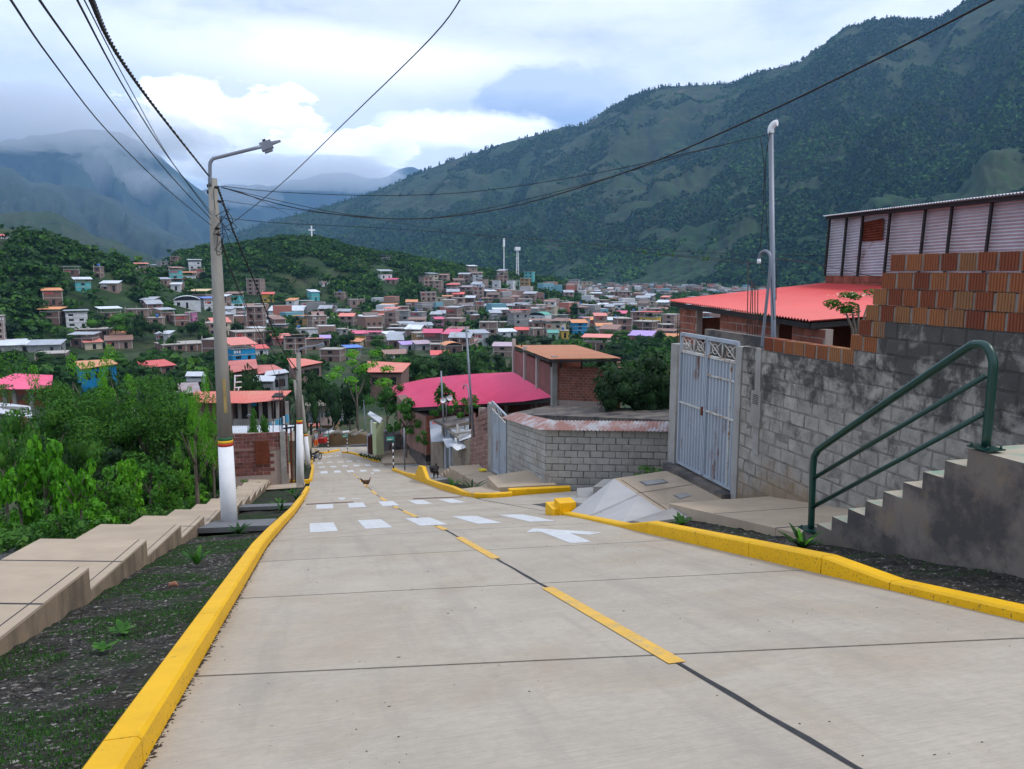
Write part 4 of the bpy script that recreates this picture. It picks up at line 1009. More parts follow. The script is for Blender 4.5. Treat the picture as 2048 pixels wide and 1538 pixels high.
def trunk_mesh(name, seed, h=1.0, r=.05, limbs=4, m=None):
    rg = random.Random(seed); b = MB(); p = Vector((0, 0, 0)); pts = [p.copy()]
    for k in range(4): p = p + Vector((rg.uniform(-.06, .06), rg.uniform(-.06, .06), h / 4)); pts.append(p.copy())
    b.tube(pts, [r * 1.3, r, r * .85, r * .7, r * .4], 7)
    for k in range(limbs):
        q = pts[2].lerp(pts[4], rg.random()); a = rg.uniform(0, 6.28); l = h * rg.uniform(.45, .8)
        e_ = q + Vector((math.cos(a) * l * .8, math.sin(a) * l * .8, l * .7)); md = q.lerp(e_, .5) + Vector((0, 0, -.04 * h))
        b.tube([q, md, e_], [r * .6, r * .4, r * .12], 5)
    return b.mesh(name, m or M_BARK)
CR_DARK = [crown_mesh('crown', G_DARK, s, 12, 1500, .125, .6, .46, .26, .44) for s in (1, 2, 3)]
CR_MID = [crown_mesh('crown', G_MID, s, 11, 1400, .125, .5, .48, .22, .42) for s in (4, 5, 6)]
CR_LIGHT = [crown_mesh('crown', G_LIGHT, s, 14, 1500, .11, .5, .5, .15, .32, 1.0, core=.5) for s in (7, 8)]
CR_FEATH = [crown_mesh('crown', G_MID, s, 34, 9000, .045, .42, .50, .10, .24, .62, core=.0, droop=.2) for s in (9, 10, 12)]
CR_FEATHL = [crown_mesh('crown', G_LIGHT, s, 26, 5000, .05, .45, .5, .08, .2, .9, core=.0, droop=.2) for s in (13, 14)]
CR_BROAD = [crown_mesh('crown', G_MID, s, 16, 420, .26, .62, .5, .14, .26, .8, core=.3) for s in (15, 16)]
TRK = [trunk_mesh('trunk', s) for s in (1, 2, 3)]
def tree(name, loc, h, w_, label, meshes, group=None, trunk=.42, cat='tree', seed=None, sink=.4):
    t = thing(name, loc, label, cat, group, random.uniform(0, 6.28))
    c = inst('crown', random.choice(meshes), t, (0, 0, h * trunk + h * .06), (0, 0, 0), (w_ * .62, w_ * .62, h * (1 - trunk) * .62))
    k = inst('trunk', random.choice(TRK), t, (0, 0, -sink), (0, 0, 0), (h * .30, h * .30, h * .62 + sink))
    return t

# forest on the near hills: nobody could count it
def forest(name, P, S, m, seed=5, q=46, label=None):
    rng = np.random.default_rng(seed); n = len(P)
    temps = []
    for k in range(5):
        C, Rr = lobes(rng, 6, .42, .3, .55, .7); idx = rng.integers(0, 6, q); d = unit(rng.normal(size=(q, 3)) + np.array([0, 0, .45]))
        pos = C[idx] + d * Rr[idx][:, None] * np.array([1, 1, .8]); nrm = unit(d + rng.normal(0, .25, (q, 3)))
        v, f = leafgeo(pos, nrm, .42 * (46 / q) ** .5 * rng.uniform(.7, 1.3, q), .9, rng, .15, .2); temps.append(v)
    which = rng.integers(0, 5, n); T = np.stack(temps)[which]                        # n, 4q, 3
    a = rng.uniform(0, 6.28, n); c, s = np.cos(a)[:, None], np.sin(a)[:, None]
    x = T[..., 0] * c - T[..., 1] * s; y = T[..., 0] * s + T[..., 1] * c
    V = np.stack([x * S[:, None] + P[:, 0:1], y * S[:, None] + P[:, 1:2], (T[..., 2] * .85 + .55) * S[:, None] + P[:, 2:3]], -1).reshape(-1, 3)
    me = npmesh(name, V, np.arange(len(V)).reshape(-1, 4), m)
    at = me.attributes.new('rnd', 'FLOAT', 'FACE')
    base = np.clip(rng.normal(.42, .20, n), 0, 1); r_ = np.clip(np.repeat(base, q) + rng.normal(0, .16, n * q), 0, 1)
    at.data.foreach_set('value', r_.astype(np.float32))
    o = bpy.data.objects.new(name, me); COL.objects.link(o); tag(o, label=label, kind='stuff'); return o
# ---------------------------------------------------------------- houses of the town
WALLK = .82
WALLC = {'brick': (0.235, 0.125, 0.10), 'pink brick': (0.33, 0.215, 0.18), 'dark brick': (0.15, 0.08, 0.07), 'grey': (0.30, 0.30, 0.30), 'white': (0.66, 0.67, 0.69), 'cream': (0.55, 0.48, 0.36), 'blue': (0.02, 0.30, 0.60), 'turquoise': (0.12, 0.48, 0.50),
         'yellow': (0.62, 0.42, 0.08), 'pink': (0.62, 0.22, 0.42), 'pale green': (0.36, 0.55, 0.42), 'ochre': (0.42, 0.27, 0.12), 'orange': (0.55, 0.2, 0.05)}
WALLC = {k: tuple(c * WALLK for c in v) for k, v in WALLC.items()}
ROOFC = {'grey': (0.36, 0.39, 0.44), 'white': (0.62, 0.66, 0.72), 'red': (0.66, 0.11, 0.10), 'salmon': (0.70, 0.24, 0.20), 'pink': (0.66, 0.12, 0.22), 'orange': (0.66, 0.27, 0.12), 'rusty': (0.27, 0.15, 0.12), 'blue': (0.10, 0.22, 0.60), 'violet': (0.40, 0.28, 0.58), 'mauve': (0.42, 0.32, 0.38), 'green': (0.10, 0.32, 0.26), 'yellow': (0.62, 0.47, 0.26), 'brown': (0.16, 0.11, 0.09)}
def wallmat(c):
    br = 'brick' in c
    def ex(t, vec, col):
        if br:
            b_ = t.new('ShaderNodeTexBrick', {'Scale': 1.0, 'Mortar Size': 0.012, 'Color1': (*WALLC[c], 1), 'Color2': (*[k * .72 for k in WALLC[c]], 1), 'Mortar': (0.36, 0.31, 0.28, 1)})
            b_.inputs['Brick Width'].default_value = .42; b_.inputs['Row Height'].default_value = .2
            sp = t.new('ShaderNodeSeparateXYZ', {0: vec}); cb = t.new('ShaderNodeCombineXYZ', {0: t.math('ADD', (sp, 0), (sp, 1)), 1: (sp, 2), 2: 0.0}); t.l.new(cb.outputs[0], b_.inputs['Vector'])
            col = t.mix(0.6, col, b_)
        n = t.noise(vec, 0.5, 6, 0.65)
        return t.mix(t.math('MULTIPLY', t.ramp(n, [(0.5, 0.0), (0.68, 1.0)]), 0.35), col, tuple(k * .5 for k in WALLC[c]))
    return mat('wall_' + c.replace(' ', '_'), WALLC[c], 0.9, 0.12, 0.8, objvar=0.10, extra=ex)
def roofmat(c):
    def ex(t, vec, col):
        n = t.noise(vec, 0.35, 7, 0.7)
        return t.mix(t.math('MULTIPLY', t.ramp(n, [(0.52, 0.0), (0.66, 1.0)]), 0.6 if c in ('grey', 'white', 'rusty', 'mauve') else 0.16), col, (0.22, 0.15, 0.13))
    return mat('roof_' + c, ROOFC[c], 0.55, 0.06, 0.6, objvar=0.10, extra=ex)
M_SLAB = mat('floor_slab_concrete', (0.40, 0.37, 0.34), 0.9, 0.12, 0.8)
M_PANE = mat('dark_window', (0.012, 0.014, 0.017), 0.25, 0.1, 2, spec=0.5)
M_REBAR = mat('rebar', (0.06, 0.035, 0.03), 0.8, 0.1, 4)
PLACED = []
def facade(b, w_, z0, z1, holes, y, rev=.16):
    xs = sorted(set([-w_ / 2, w_ / 2] + [h[0] for h in holes] + [h[1] for h in holes])); zs = sorted(set([z0, z1] + [h[2] for h in holes] + [h[3] for h in holes]))
    for i in range(len(xs) - 1):
        for j in range(len(zs) - 1):
            cx, cz = (xs[i] + xs[i + 1]) / 2, (zs[j] + zs[j + 1]) / 2
            if not any(h[0] < cx < h[1] and h[2] < cz < h[3] for h in holes):
                b.quad((xs[i], y, zs[j]), (xs[i + 1], y, zs[j]), (xs[i + 1], y, zs[j + 1]), (xs[i], y, zs[j + 1]))
    for x0, x1, a, c in holes:
        b.quad((x0, y, a), (x1, y, a), (x1, y + rev, a), (x0, y + rev, a)); b.quad((x0, y, c), (x0, y + rev, c), (x1, y + rev, c), (x1, y, c))
        b.quad((x0, y, a), (x0, y + rev, a), (x0, y + rev, c), (x0, y, c)); b.quad((x1, y, a), (x1, y, c), (x1, y + rev, c), (x1, y + rev, a))
def house(loc, w_, h, dp, storeys, wall, roof, rtype, label, rz, group=None, nwin=None, lod=1, name='house', cat='house', door=True, terrace=False):
    t = thing(name, loc, label, cat, group, rz)
    rr = random.Random(int(loc[0] * 31 + loc[1] * 17)); W = wallmat(wall); sh = h / storeys
    n = nwin if nwin is not None else max(1, min(5, int(w_ / 3.2)))
    holes = []; doors = []
    for s in range(storeys):
        for k in range(n):
            cx = -w_ / 2 + (k + .5) * w_ / n + rr.uniform(-.2, .2); ww = min(w_ / n * .5, rr.uniform(1.1, 1.7)); z0 = s * sh + sh * .33; z1 = s * sh + sh * .78
            if s == 0 and k == n // 2 and door: holes.append((cx - .5, cx + .5, 0.05, sh * .75)); doors.append(len(holes) - 1)
            elif rr.random() < .85: holes.append((cx - ww / 2, cx + ww / 2, z0, z1))
    b = MB(); y0, y1 = -dp / 2, dp / 2; zb = -3.5
    facade(b, w_, 0, h, holes, y0)
    b.quad((-w_ / 2, y0, zb), (w_ / 2, y0, zb), (w_ / 2, y0, 0), (-w_ / 2, y0, 0))
    b.quad((w_ / 2, y0, zb), (w_ / 2, y1, zb), (w_ / 2, y1, h), (w_ / 2, y0, h)); b.quad((-w_ / 2, y1, zb), (-w_ / 2, y0, zb), (-w_ / 2, y0, h), (-w_ / 2, y1, h))
    b.quad((w_ / 2, y1, zb), (-w_ / 2, y1, zb), (-w_ / 2, y1, h), (w_ / 2, y1, h)); b.quad((-w_ / 2, y0, h), (w_ / 2, y0, h), (w_ / 2, y1, h), (-w_ / 2, y1, h))
    b.obj('wall', W, t)
    for i, (x0, x1, a, c) in enumerate(holes):
        p = MB()
        p.box(x0, x1, y0 + .13, y0 + .2, a, c)
        p.obj('door' if i in doors else 'window', M_PANE, t)
    if lod:      # one side window per storey on each flank
        for s in range(storeys):
            for sx in (-1, 1):
                if rr.random() < .55:
                    yy = rr.uniform(y0 + 1, y1 - 1.5); xx = sx * w_ / 2
                    MB().box(min(xx, xx + sx * .03), max(xx, xx + sx * .03), yy, yy + 1.1, s * sh + sh * .35, s * sh + sh * .75).obj('window', M_PANE, t)
    if storeys > 1 or 'brick' in wall:
        f = MB(); e = .07
        for s in range(1, storeys + 1):
            z = s * sh; f.box(-w_ / 2 - e, w_ / 2 + e, y0 - e, y0 - .003, z - .14, z + .08); 
            f.box(w_ / 2 + .003, w_ / 2 + e, y0, y1, z - .14, z + .08); f.box(-w_ / 2 - e, -w_ / 2 - .003, y0, y1, z - .14, z + .08)
        if 'brick' in wall:
            for k in range(n + 1):
                x = -w_ / 2 + k * w_ / n; f.box(x - .13, x + .13, y0 - .05, y0 - .002, 0, h)
            for yy in (y0 + dp / 3, y0 + dp * 2 / 3, y1 - .1):
                for sx in (-1, 1): f.box(min(sx * w_ / 2, sx * (w_ / 2 + .05)), max(sx * w_ / 2, sx * (w_ / 2 + .05)), yy - .13, yy + .13, 0, h)
        fo = f.obj('concrete_frame', M_SLAB, t)
    if rtype == 'flat':
        MB().box(-w_ / 2 - .25, w_ / 2 + .25, y0 - .3, y1 + .2, h, h + .16).obj('roof', M_SLAB, t)
        rb = MB()
        for k in range(n + 1):
            x = -w_ / 2 + .1 + k * (w_ - .2) / n
            rb.box(x - .12, x + .12, y0 - .05, y0 + .2, h + .16, h + rr.uniform(.3, 1.1)); rb.beam((x, y0 + .1, h), (x + .05, y0 + .1, h + 1.7), .05)
        rb.obj('column_stubs', M_SLAB, t)['kind'] = 'stuff'
    elif rtype == 'shed':        # sheet roof lifted on posts over an open terrace
        g = sh * rr.uniform(.3, .75) if storeys < 4 else .5; tilt = rr.uniform(-.08, .22) * dp; o_ = .7
        MB().box(-w_ / 2 - .2, w_ / 2 + .2, y0 - .25, y1 + .2, h, h + .14).obj('terrace_slab', M_SLAB, t)
        pp = [(-w_ / 2 - o_, y0 - o_, h + g), (w_ / 2 + o_, y0 - o_, h + g), (w_ / 2 + o_, y1 + o_, h + g + tilt), (-w_ / 2 - o_, y1 + o_, h + g + tilt)]
        MB().slab(pp, .10).obj('roof', roofmat(roof), t)
        ps = MB()
        for x in np.linspace(-w_ / 2 + .1, w_ / 2 - .1, max(2, n)):
            ps.box(x - .09, x + .09, y0, y0 + .18, h + .1, h + g); ps.box(x - .09, x + .09, y1 - .2, y1, h + .1, h + g + tilt * .95)
        ps.obj('posts', M_SLAB, t)['kind'] = 'stuff'
    elif rtype == 'low':         # sheet straight on the walls
        tilt = max(.6, .16 * dp); o_ = .5; z = h + .1
        MB().slab([(-w_ / 2 - o_, y0 - o_, z), (w_ / 2 + o_, y0 - o_, z), (w_ / 2 + o_, y1 + o_, z + tilt), (-w_ / 2 - o_, y1 + o_, z + tilt)], .09).obj('roof', roofmat(roof), t)
        MB().poly([(w_ / 2, y0, h), (w_ / 2, y1, h), (w_ / 2, y1, h + tilt)]).obj('gable', W, t); MB().poly([(-w_ / 2, y1, h), (-w_ / 2, y0, h), (-w_ / 2, y1, h + tilt)]).obj('gable', W, t)
    elif rtype == 'gable':
        r_ = .22 * dp; z = h + .06; o_ = .5
        rf = MB(); rf.slab([(-w_ / 2 - o_, y0 - o_, z - .1), (w_ / 2 + o_, y0 - o_, z - .1), (w_ / 2 + o_, 0, z + r_), (-w_ / 2 - o_, 0, z + r_)], .09); rf.slab([(-w_ / 2 - o_, 0, z + r_), (w_ / 2 + o_, 0, z + r_), (w_ / 2 + o_, y1 + o_, z - .1), (-w_ / 2 - o_, y1 + o_, z - .1)], .09)
        rf.obj('roof', roofmat(roof), t)
        for sx in (-1, 1): MB().prism([(sx * w_ / 2, y0, h), (sx * w_ / 2, y1, h), (sx * w_ / 2, 0, h + r_ * .95)], [(sx * w_ / 2 - sx * .1, y0, h), (sx * w_ / 2 - sx * .1, y1, h), (sx * w_ / 2 - sx * .1, 0, h + r_ * .95)]).obj('gable', W, t)
    elif rtype == 'arch':
        rf = MB(); k = 10; rad = dp * .62; pts = []
        for i in range(k + 1):
            a = math.pi * (.15 + .7 * i / k); pts.append((-math.cos(a) * w_ * .56, math.sin(a) * w_ * .28 + h - w_ * .10))
        for (xa, za), (xb, zb2) in zip(pts[:-1], pts[1:]): rf.slab([(xa, y0 - .5, za), (xb, y0 - .5, zb2), (xb, y1 + .5, zb2), (xa, y1 + .5, za)], .1)
        rf.obj('roof', roofmat(roof), t)
        fr = MB(); fr.poly([(x, y0, z - .05) for x, z in [(p[0] * .97, p[1]) for p in pts]][::-1] + [(-w_ / 2, y0, h - .01), (w_ / 2, y0, h - .01)][::1]); fr.obj('arch_front', M_PANE, t)
    if rtype == 'flat' and rr.random() < .35:
        xx, yy = rr.uniform(-w_ / 3, w_ / 3), rr.uniform(-dp / 4, dp / 4); MB().tube([(xx, yy, h + .1), (xx, yy, h + 1.1), (xx, yy, h + 1.4)], [.55, .55, .2], 10).obj('water_tank', M_BLACK if rr.random() < .6 else mat('blue_tank', (0.03, 0.12, 0.35), .5), t)
    if rr.random() < .3:
        q = MB()
        for k in range(rr.randint(2, 5)): xk = -w_ / 2 + .4 + k * .75; q.box(xk, xk + .5, y0 - .12, y0 - .09, h - 1.3 + rr.uniform(-.1, .1), h - .5)
        q.obj('laundry', mat('laundry_' + str(rr.randint(0, 2)), [(0.5, 0.1, 0.1), (0.6, 0.6, 0.62), (0.1, 0.15, 0.4)][rr.randint(0, 2)], .9), t)['kind'] = 'stuff'
    PLACED.append((loc[0], loc[1], math.hypot(w_, dp) / 2))
    return t

def fwd(p): return p[0] * math.sin(YAW) * CP + p[1] * math.cos(YAW) * CP - p[2] * math.sin(PITCH)
def H(u0, u1, v0, v1, st_, wall, roof, rtype, label, dmin=60, D=None, rot=None, dp=None, nwin=None, name='house', cat='house', group=None):
    """a house standing where its foot is seen, as wide and tall as it is seen"""
    uc = (u0 + u1) / 2
    p = hit(uc, v1, dmin) if D is None else atD(uc, v1, D)
    if p.z < -60: return
    k = fwd(p) / F; w_ = (u1 - u0) * k; h = (v1 - v0) * k
    rz = -math.atan2(p.x, p.y) + (R(random.uniform(-24, 24)) if rot is None else R(rot))
    w_ *= .86 if rot is None else 1
    hr_ = {'flat': .93, 'shed': .75, 'low': .78, 'gable': .8, 'arch': .8}[rtype]
    dp = dp or max(5, min(14, w_ * random.uniform(.7, 1.1)))
    d = Vector((p.x, p.y, 0)).normalized() * dp / 2
    return house((p.x + d.x, p.y + d.y, p.z), w_, max(1.8, h * hr_), dp, st_, wall, roof, rtype, label, rz, nwin=nwin, name=name, cat=cat, group=group)

CATALOG = [
 (192, 206, 533, 558, 2, 'brick', 'grey', 'flat', 'narrow two-storey brick house alone on top of the left hill shoulder'),
 (150, 182, 558, 584, 2, 'turquoise', 'white', 'shed', 'turquoise house under white sheets at the edge of the left hill shoulder'),
 (205, 241, 564, 585, 1, 'pink brick', 'white', 'low', 'low pale brick house with a white flat sheet roof on the left hill shoulder'),
 (124, 156, 538, 551, 1, 'dark brick', 'white', 'shed', 'small dark house with pale sheet roof highest on the left hill shoulder'),
 (0, 14, 473, 482, 1, 'brick', 'red', 'low', 'tiny red-roofed house on the left hillside at the picture edge'),
 (87, 128, 617, 648, 2, 'brick', 'orange', 'shed', 'brick house with raised orange roof at the foot of the left hill'),
 (132, 176, 616, 655, 3, 'white', 'grey', 'shed', 'white and brick three-storey house under grey sheets at the left hill foot'),
 (198, 240, 622, 638, 1, 'brick', 'white', 'shed', 'low brick house with white roof right of the green sheet slope'),
 (253, 302, 618, 632, 1, 'pink brick', 'pink', 'flat', 'long low pink brick building under the bare scree of the left hill'),
 (315, 346, 620, 645, 1, 'brick', 'grey', 'shed', 'brick house with thin grey roof left of the pink painted house'),
 (344, 378, 630, 652, 2, 'brick', 'grey', 'flat', 'unfinished brick block beside the pink painted house'),
 (376, 392, 624, 653, 3, 'pink', 'pink', 'flat', 'narrow bright pink painted house of three floors'),
 (346, 404, 598, 618, 1, 'white', 'white', 'arch', 'hall with a large arched white roof and dark glazed front'),
 (403, 428, 595, 622, 2, 'white', 'blue', 'shed', 'white house with a bright blue roof beside the arched hall'),
 (378, 421, 586, 601, 1, 'pink brick', 'yellow', 'shed', 'brick house with yellowish roof behind the arched hall'),
 (497, 529, 558, 592, 4, 'pink brick', 'grey', 'flat', 'four-storey raw brick block alone on the slope of the cross hill'),
 (524, 550, 585, 606, 2, 'yellow', 'red', 'low', 'yellow house with red roof below the lone brick block'),
 (537, 614, 618, 636, 1, 'white', 'white', 'low', 'wide warehouse with a long white roof behind the brick tower'),
 (496, 533, 610, 668, 4, 'brick', 'grey', 'flat', 'tall four-storey brick tower right of the near lamp pole'),
 (470, 496, 624, 650, 2, 'grey', 'grey', 'flat', 'plain grey block house attached left of the brick tower'),
 (461, 545, 662, 692, 2, 'brick', 'grey', 'flat', 'long brick house with pale concrete frame below the tower'),
 (452, 506, 690, 722, 2, 'blue', 'salmon', 'shed', 'bright blue house with salmon roof right of the near pole'),
 (507, 535, 694, 712, 1, 'white', 'red', 'low', 'small shed with red roof attached right of the blue house'),
 (567, 613, 664, 710, 3, 'brick', 'rusty', 'shed', 'three-storey brick house with pale frame and rusty roof terrace'),
 (643, 690, 698, 724, 2, 'brick', 'grey', 'flat', 'brick house with a row of big dark windows above the salmon roofs'),
 (690, 720, 694, 718, 2, 'grey', 'blue', 'shed', 'grey house with blue sheet roof beside the big-windowed brick house'),
 (618, 651, 630, 660, 3, 'pink brick', 'white', 'flat', 'pale brick three-storey house right of the white warehouse'),
 (588, 617, 632, 650, 1, 'ochre', 'orange', 'shed', 'house with orange roof just right of the white warehouse'),
 (612, 648, 676, 700, 2, 'pink brick', 'salmon', 'shed', 'brick house with salmon roof behind the far street lamp'),
 (280, 344, 729, 750, 1, 'brick', 'red', 'low', 'low brick house with half red roof among the trees left of the pole'),
 (147, 196, 670, 696, 1, 'dark brick', 'grey', 'shed', 'open dark shed with grey sheet roof at the left'),
 (167, 203, 682, 700, 1, 'cream', 'salmon', 'low', 'cream hut with salmon roof before the dark shed'),
 (212, 266, 676, 698, 1, 'pink brick', 'rusty', 'low', 'house with broad rusty zinc roof at the left'),
 (222, 254, 666, 680, 1, 'white', 'orange', 'low', 'white house with small orange roof behind the rusty zinc roof'),
 (157, 230, 658, 676, 1, 'brick', 'brown', 'flat', 'long one-floor brick house behind the grey shed'),
 (2, 64, 688, 706, 1, 'grey', 'white', 'low', 'long shed with ribbed white roof at the left picture edge'),
 (62, 128, 686, 708, 1, 'grey', 'grey', 'low', 'long shed with ribbed grey roof right of the white one'),
 (76, 138, 706, 732, 1, 'brick', 'brown', 'flat', 'brick building with bare concrete roof below the long grey shed'),
 (-8, 13, 628, 692, 5, 'pink brick', 'grey', 'flat', 'tall raw brick apartment block cut by the left picture edge'),
 (298, 330, 634, 666, 2, 'pink brick', 'grey', 'flat', 'pale brick house right of the two dark mango trees'),
 (316, 345, 664, 682, 1, 'white', 'white', 'low', 'white bungalow left of the big pole among trees'),
 (314, 413, 688, 703, 1, 'brick', 'brown', 'flat', 'long low brick enclosure above the green field'),
 (267, 296, 529, 542, 1, 'pink brick', 'salmon', 'shed', 'salmon-roofed house in the saddle between the hills'),
 (316, 343, 522, 542, 2, 'grey', 'grey', 'flat', 'bare concrete frame house highest in the saddle'),
 (365, 393, 545, 572, 2, 'white', 'orange', 'shed', 'white two-storey house with orange roof right of the saddle'),
 (340, 368, 537, 553, 1, 'brick', 'rusty', 'shed', 'brown-roofed house left of the white one in the saddle'),
 (314, 340, 556, 570, 1, 'pink brick', 'grey', 'low', 'pale low house in the trees below the saddle'),
 (342, 364, 566, 582, 1, 'white', 'white', 'low', 'whitish hut stack below the orange-roofed saddle house'),
 (640, 659, 563, 574, 1, 'white', 'grey', 'flat', 'little white house alone in the woods under the cross'),
 (671, 694, 584, 599, 2, 'pink brick', 'grey', 'flat', 'small brick house at the wood edge under the cross'),
 (696, 729, 598, 615, 1, 'pink brick', 'grey', 'flat', 'unfinished house with bare columns under the cross hill'),
 (600, 626, 603, 616, 1, 'white', 'grey', 'shed', 'open white shelter with grey roof left of the column house'),
 (731, 766, 632, 662, 3, 'pink brick', 'grey', 'flat', 'pinkish three-storey house with regular windows in mid town'),
 (734, 767, 655, 676, 1, 'brick', 'grey', 'flat', 'low brick front below the pinkish three-storey house'),
 (680, 714, 628, 652, 2, 'pink brick', 'salmon', 'gable', 'gabled house with salmon roof left of the pinkish three-storey one'),
 (675, 694, 657, 680, 2, 'grey', 'grey', 'flat', 'grey and yellow two-storey house above the dark tree'),
 (705, 734, 668, 684, 1, 'yellow', 'pink', 'shed', 'yellow-walled house with pale pink roof in mid town'),
 (733, 763, 664, 692, 2, 'brick', 'pink', 'shed', 'brick house with pink roof right of the yellow-walled one'),
 (642, 660, 676, 692, 1, 'brick', 'violet', 'shed', 'small house with a violet roof behind the street lamp'),
 (700, 728, 681, 694, 1, 'cream', 'orange', 'low', 'cream house with orange-red roof in front of the yellow-walled one'),
 (800, 830, 687, 701, 1, 'white', 'violet', 'low', 'house with blue-violet roof above the dark trees'),
 (826, 861, 684, 703, 1, 'grey', 'mauve', 'low', 'grey house with mauve roof right of the blue-violet roof'),
 (860, 884, 688, 706, 1, 'brick', 'grey', 'flat', 'brick house with bare roof left of the orange arched roof'),
 (882, 924, 686, 712, 1, 'dark brick', 'orange', 'arch', 'open hall with curved orange roof'),
 (861, 899, 708, 722, 1, 'white', 'red', 'low', 'low house with red roof under the curved orange roof'),
 (766, 817, 704, 724, 1, 'ochre', 'rusty', 'low', 'brown house with rusty patched roof behind the dark trees'),
 (869, 887, 634, 656, 2, 'pink', 'pink', 'low', 'pink house with pink roof in the middle distance'),
 (890, 930, 636, 656, 1, 'pink brick', 'grey', 'flat', 'raw brick house behind the thin leaning mast'),
 (838, 873, 585, 603, 2, 'pink brick', 'grey', 'flat', 'pale brick house of two floors at the foot of the wooded spur'),
 (885, 906, 597, 612, 1, 'turquoise', 'orange', 'shed', 'turquoise house with orange roof at the foot of the spur'),
 (763, 796, 613, 629, 1, 'white', 'orange', 'shed', 'white house with orange roof in front of the woods'),
 (756, 784, 545, 561, 1, 'white', 'grey', 'shed', 'white-roofed house high on the wooded spur'),
 (771, 797, 557, 568, 1, 'pink brick', 'pink', 'low', 'low pinkish house just below the white-roofed one on the spur'),
 (757, 779, 512, 522, 1, 'grey', 'grey', 'shed', 'small grey house on the crest right of the cross'),
 (1138, 1160, 558, 575, 3, 'grey', 'white', 'flat', 'whitish apartment house of three floors at the end of the spur'),
 (1161, 1184, 562, 587, 4, 'cream', 'grey', 'flat', 'cream four-storey block with rows of dark windows'),
 (1150, 1170, 576, 592, 2, 'grey', 'white', 'flat', 'pale grey house in front of the cream block'),
 (1183, 1197, 581, 591, 1, 'yellow', 'yellow', 'flat', 'bright yellow house right of the cream block'),
 (1072, 1088, 589, 600, 2, 'blue', 'grey', 'flat', 'vivid blue house on the right of the stacked hillside town'),
 (1036, 1066, 598, 619, 3, 'grey', 'grey', 'flat', 'bare grey concrete building shell of three floors'),
 (1216, 1264, 582, 603, 2, 'brick', 'grey', 'flat', 'long dark brick building in the far town'),
 (1140, 1174, 640, 668, 3, 'blue', 'orange', 'low', 'bright blue front of three floors with orange roof'),
 (1158, 1179, 633, 655, 3, 'white', 'violet', 'shed', 'white house with violet-blue trim behind the blue front'),
 (1060, 1101, 627, 647, 1, 'white', 'green', 'arch', 'hall with curved green and red roof'),
 (1268, 1317, 642, 666, 2, 'dark brick', 'grey', 'flat', 'wide dark brick building with grey annex at the right'),
 (1280, 1321, 630, 650, 1, 'yellow', 'red', 'shed', 'yellow house with wide red roof at the right'),
 (1258, 1310, 668, 686, 1, 'grey', 'violet', 'low', 'house with flat violet and pink sheet roofs at the right'),
 (1165, 1223, 678, 704, 1, 'brick', 'salmon', 'shed', 'large brick building with salmon roof behind the orange-roofed tower'),
 (985, 1029, 687, 714, 2, 'pink brick', 'mauve', 'low', 'brick and grey house with mauve roof left of the orange roof'),
 (992, 1032, 661, 674, 1, 'white', 'white', 'low', 'row house with bright white roof above the wooded strip'),
 (1028, 1060, 657, 672, 1, 'pink brick', 'red', 'low', 'house with red roof right of the bright white roof'),
 (1060, 1086, 656, 675, 1, 'pink brick', 'grey', 'flat', 'raw brick house with arched openings above the wooded strip'),
 (1095, 1117, 663, 678, 1, 'pale green', 'green', 'low', 'pale green house right of the raw brick one'),
 (1119, 1137, 661, 677, 1, 'yellow', 'orange', 'flat', 'small yellow house left of the blue front'),
 (933, 956, 622, 638, 2, 'grey', 'grey', 'flat', 'grey block house in the middle of the town slope'),
 (1214, 1249, 637, 653, 2, 'pale green', 'white', 'low', 'pale green two-storey house at the right'),
 (1014, 1030, 560, 580, 3, 'white', 'red', 'flat', 'white and red tall house on the spur crest'),
 (1029, 1038, 561, 572, 1, 'pale green', 'green', 'flat', 'lime green little house beside the white and red one'),
 (1040, 1061, 556, 579, 3, 'ochre', 'yellow', 'flat', 'ochre three-storey house on the spur crest'),
 (1298, 1315, 602, 621, 3, 'cream', 'grey', 'flat', 'cream three-storey house with dark windows far right'),
 (1322, 1340, 590, 612, 2, 'pink brick', 'salmon', 'low', 'brick house with salmon roof left of the big red shed roof'),
 (985, 1002, 612, 628, 2, 'pink brick', 'grey', 'flat', 'brick house with turreted roof line in the town slope'),
 (1119, 1141, 614, 627, 1, 'orange', 'red', 'low', 'orange house with red roof among trees in the far town'),
 (1190, 1226, 650, 662, 1, 'white', 'orange', 'low', 'house with pale orange roof right of the blue front'),
]
random.seed(21)
CAT_SHORT = []
for c_ in CATALOG:
    o = H(*c_[:9], **(c_[9] if len(c_) > 9 else {}))
    if o:
        s = c_[8]
        for sep in (' with ', ' of ', ' at ', ' below', ' behind', ' under ', ' beside ', ' right ', ' left ', ' in ', ' among', ' above', ' alone', ' highest', ' on ', ' attached', ' cut ', ' before ', ' just ', ' high ', ' far '):
            s = s.split(sep)[0]
        sw = s.split(); s = ' '.join(sw[:5])
        CAT_SHORT.append(((c_[0] + c_[1]) / 2, c_[3], s))
NUM = {1: 'one-storey', 2: 'two-storey', 3: 'three-storey', 4: 'four-storey'}
USED = {}
def auto_label(u, v, st_, wall, roof, rtype):
    rf = {'flat': 'flat concrete roof', 'shed': f'raised {roof} sheet roof', 'low': f'{roof} sheet roof', 'gable': f'{roof} gable roof'}[rtype]
    base = f'{NUM[st_]} {wall} house, {rf}'
    order = sorted(CAT_SHORT, key=lambda q: (q[0] - u) ** 2 + 6 * (q[1] - v) ** 2)[:6]
    for q in order:
        w_ = ('above' if v < q[1] - 5 else 'below' if v > q[1] + 5 else 'left of' if u < q[0] else 'right of')
        l = f'{base}, {w_} the {q[2]}'
        if len(l.split()) <= 16 and l not in USED: USED[l] = 1; return l
    return None
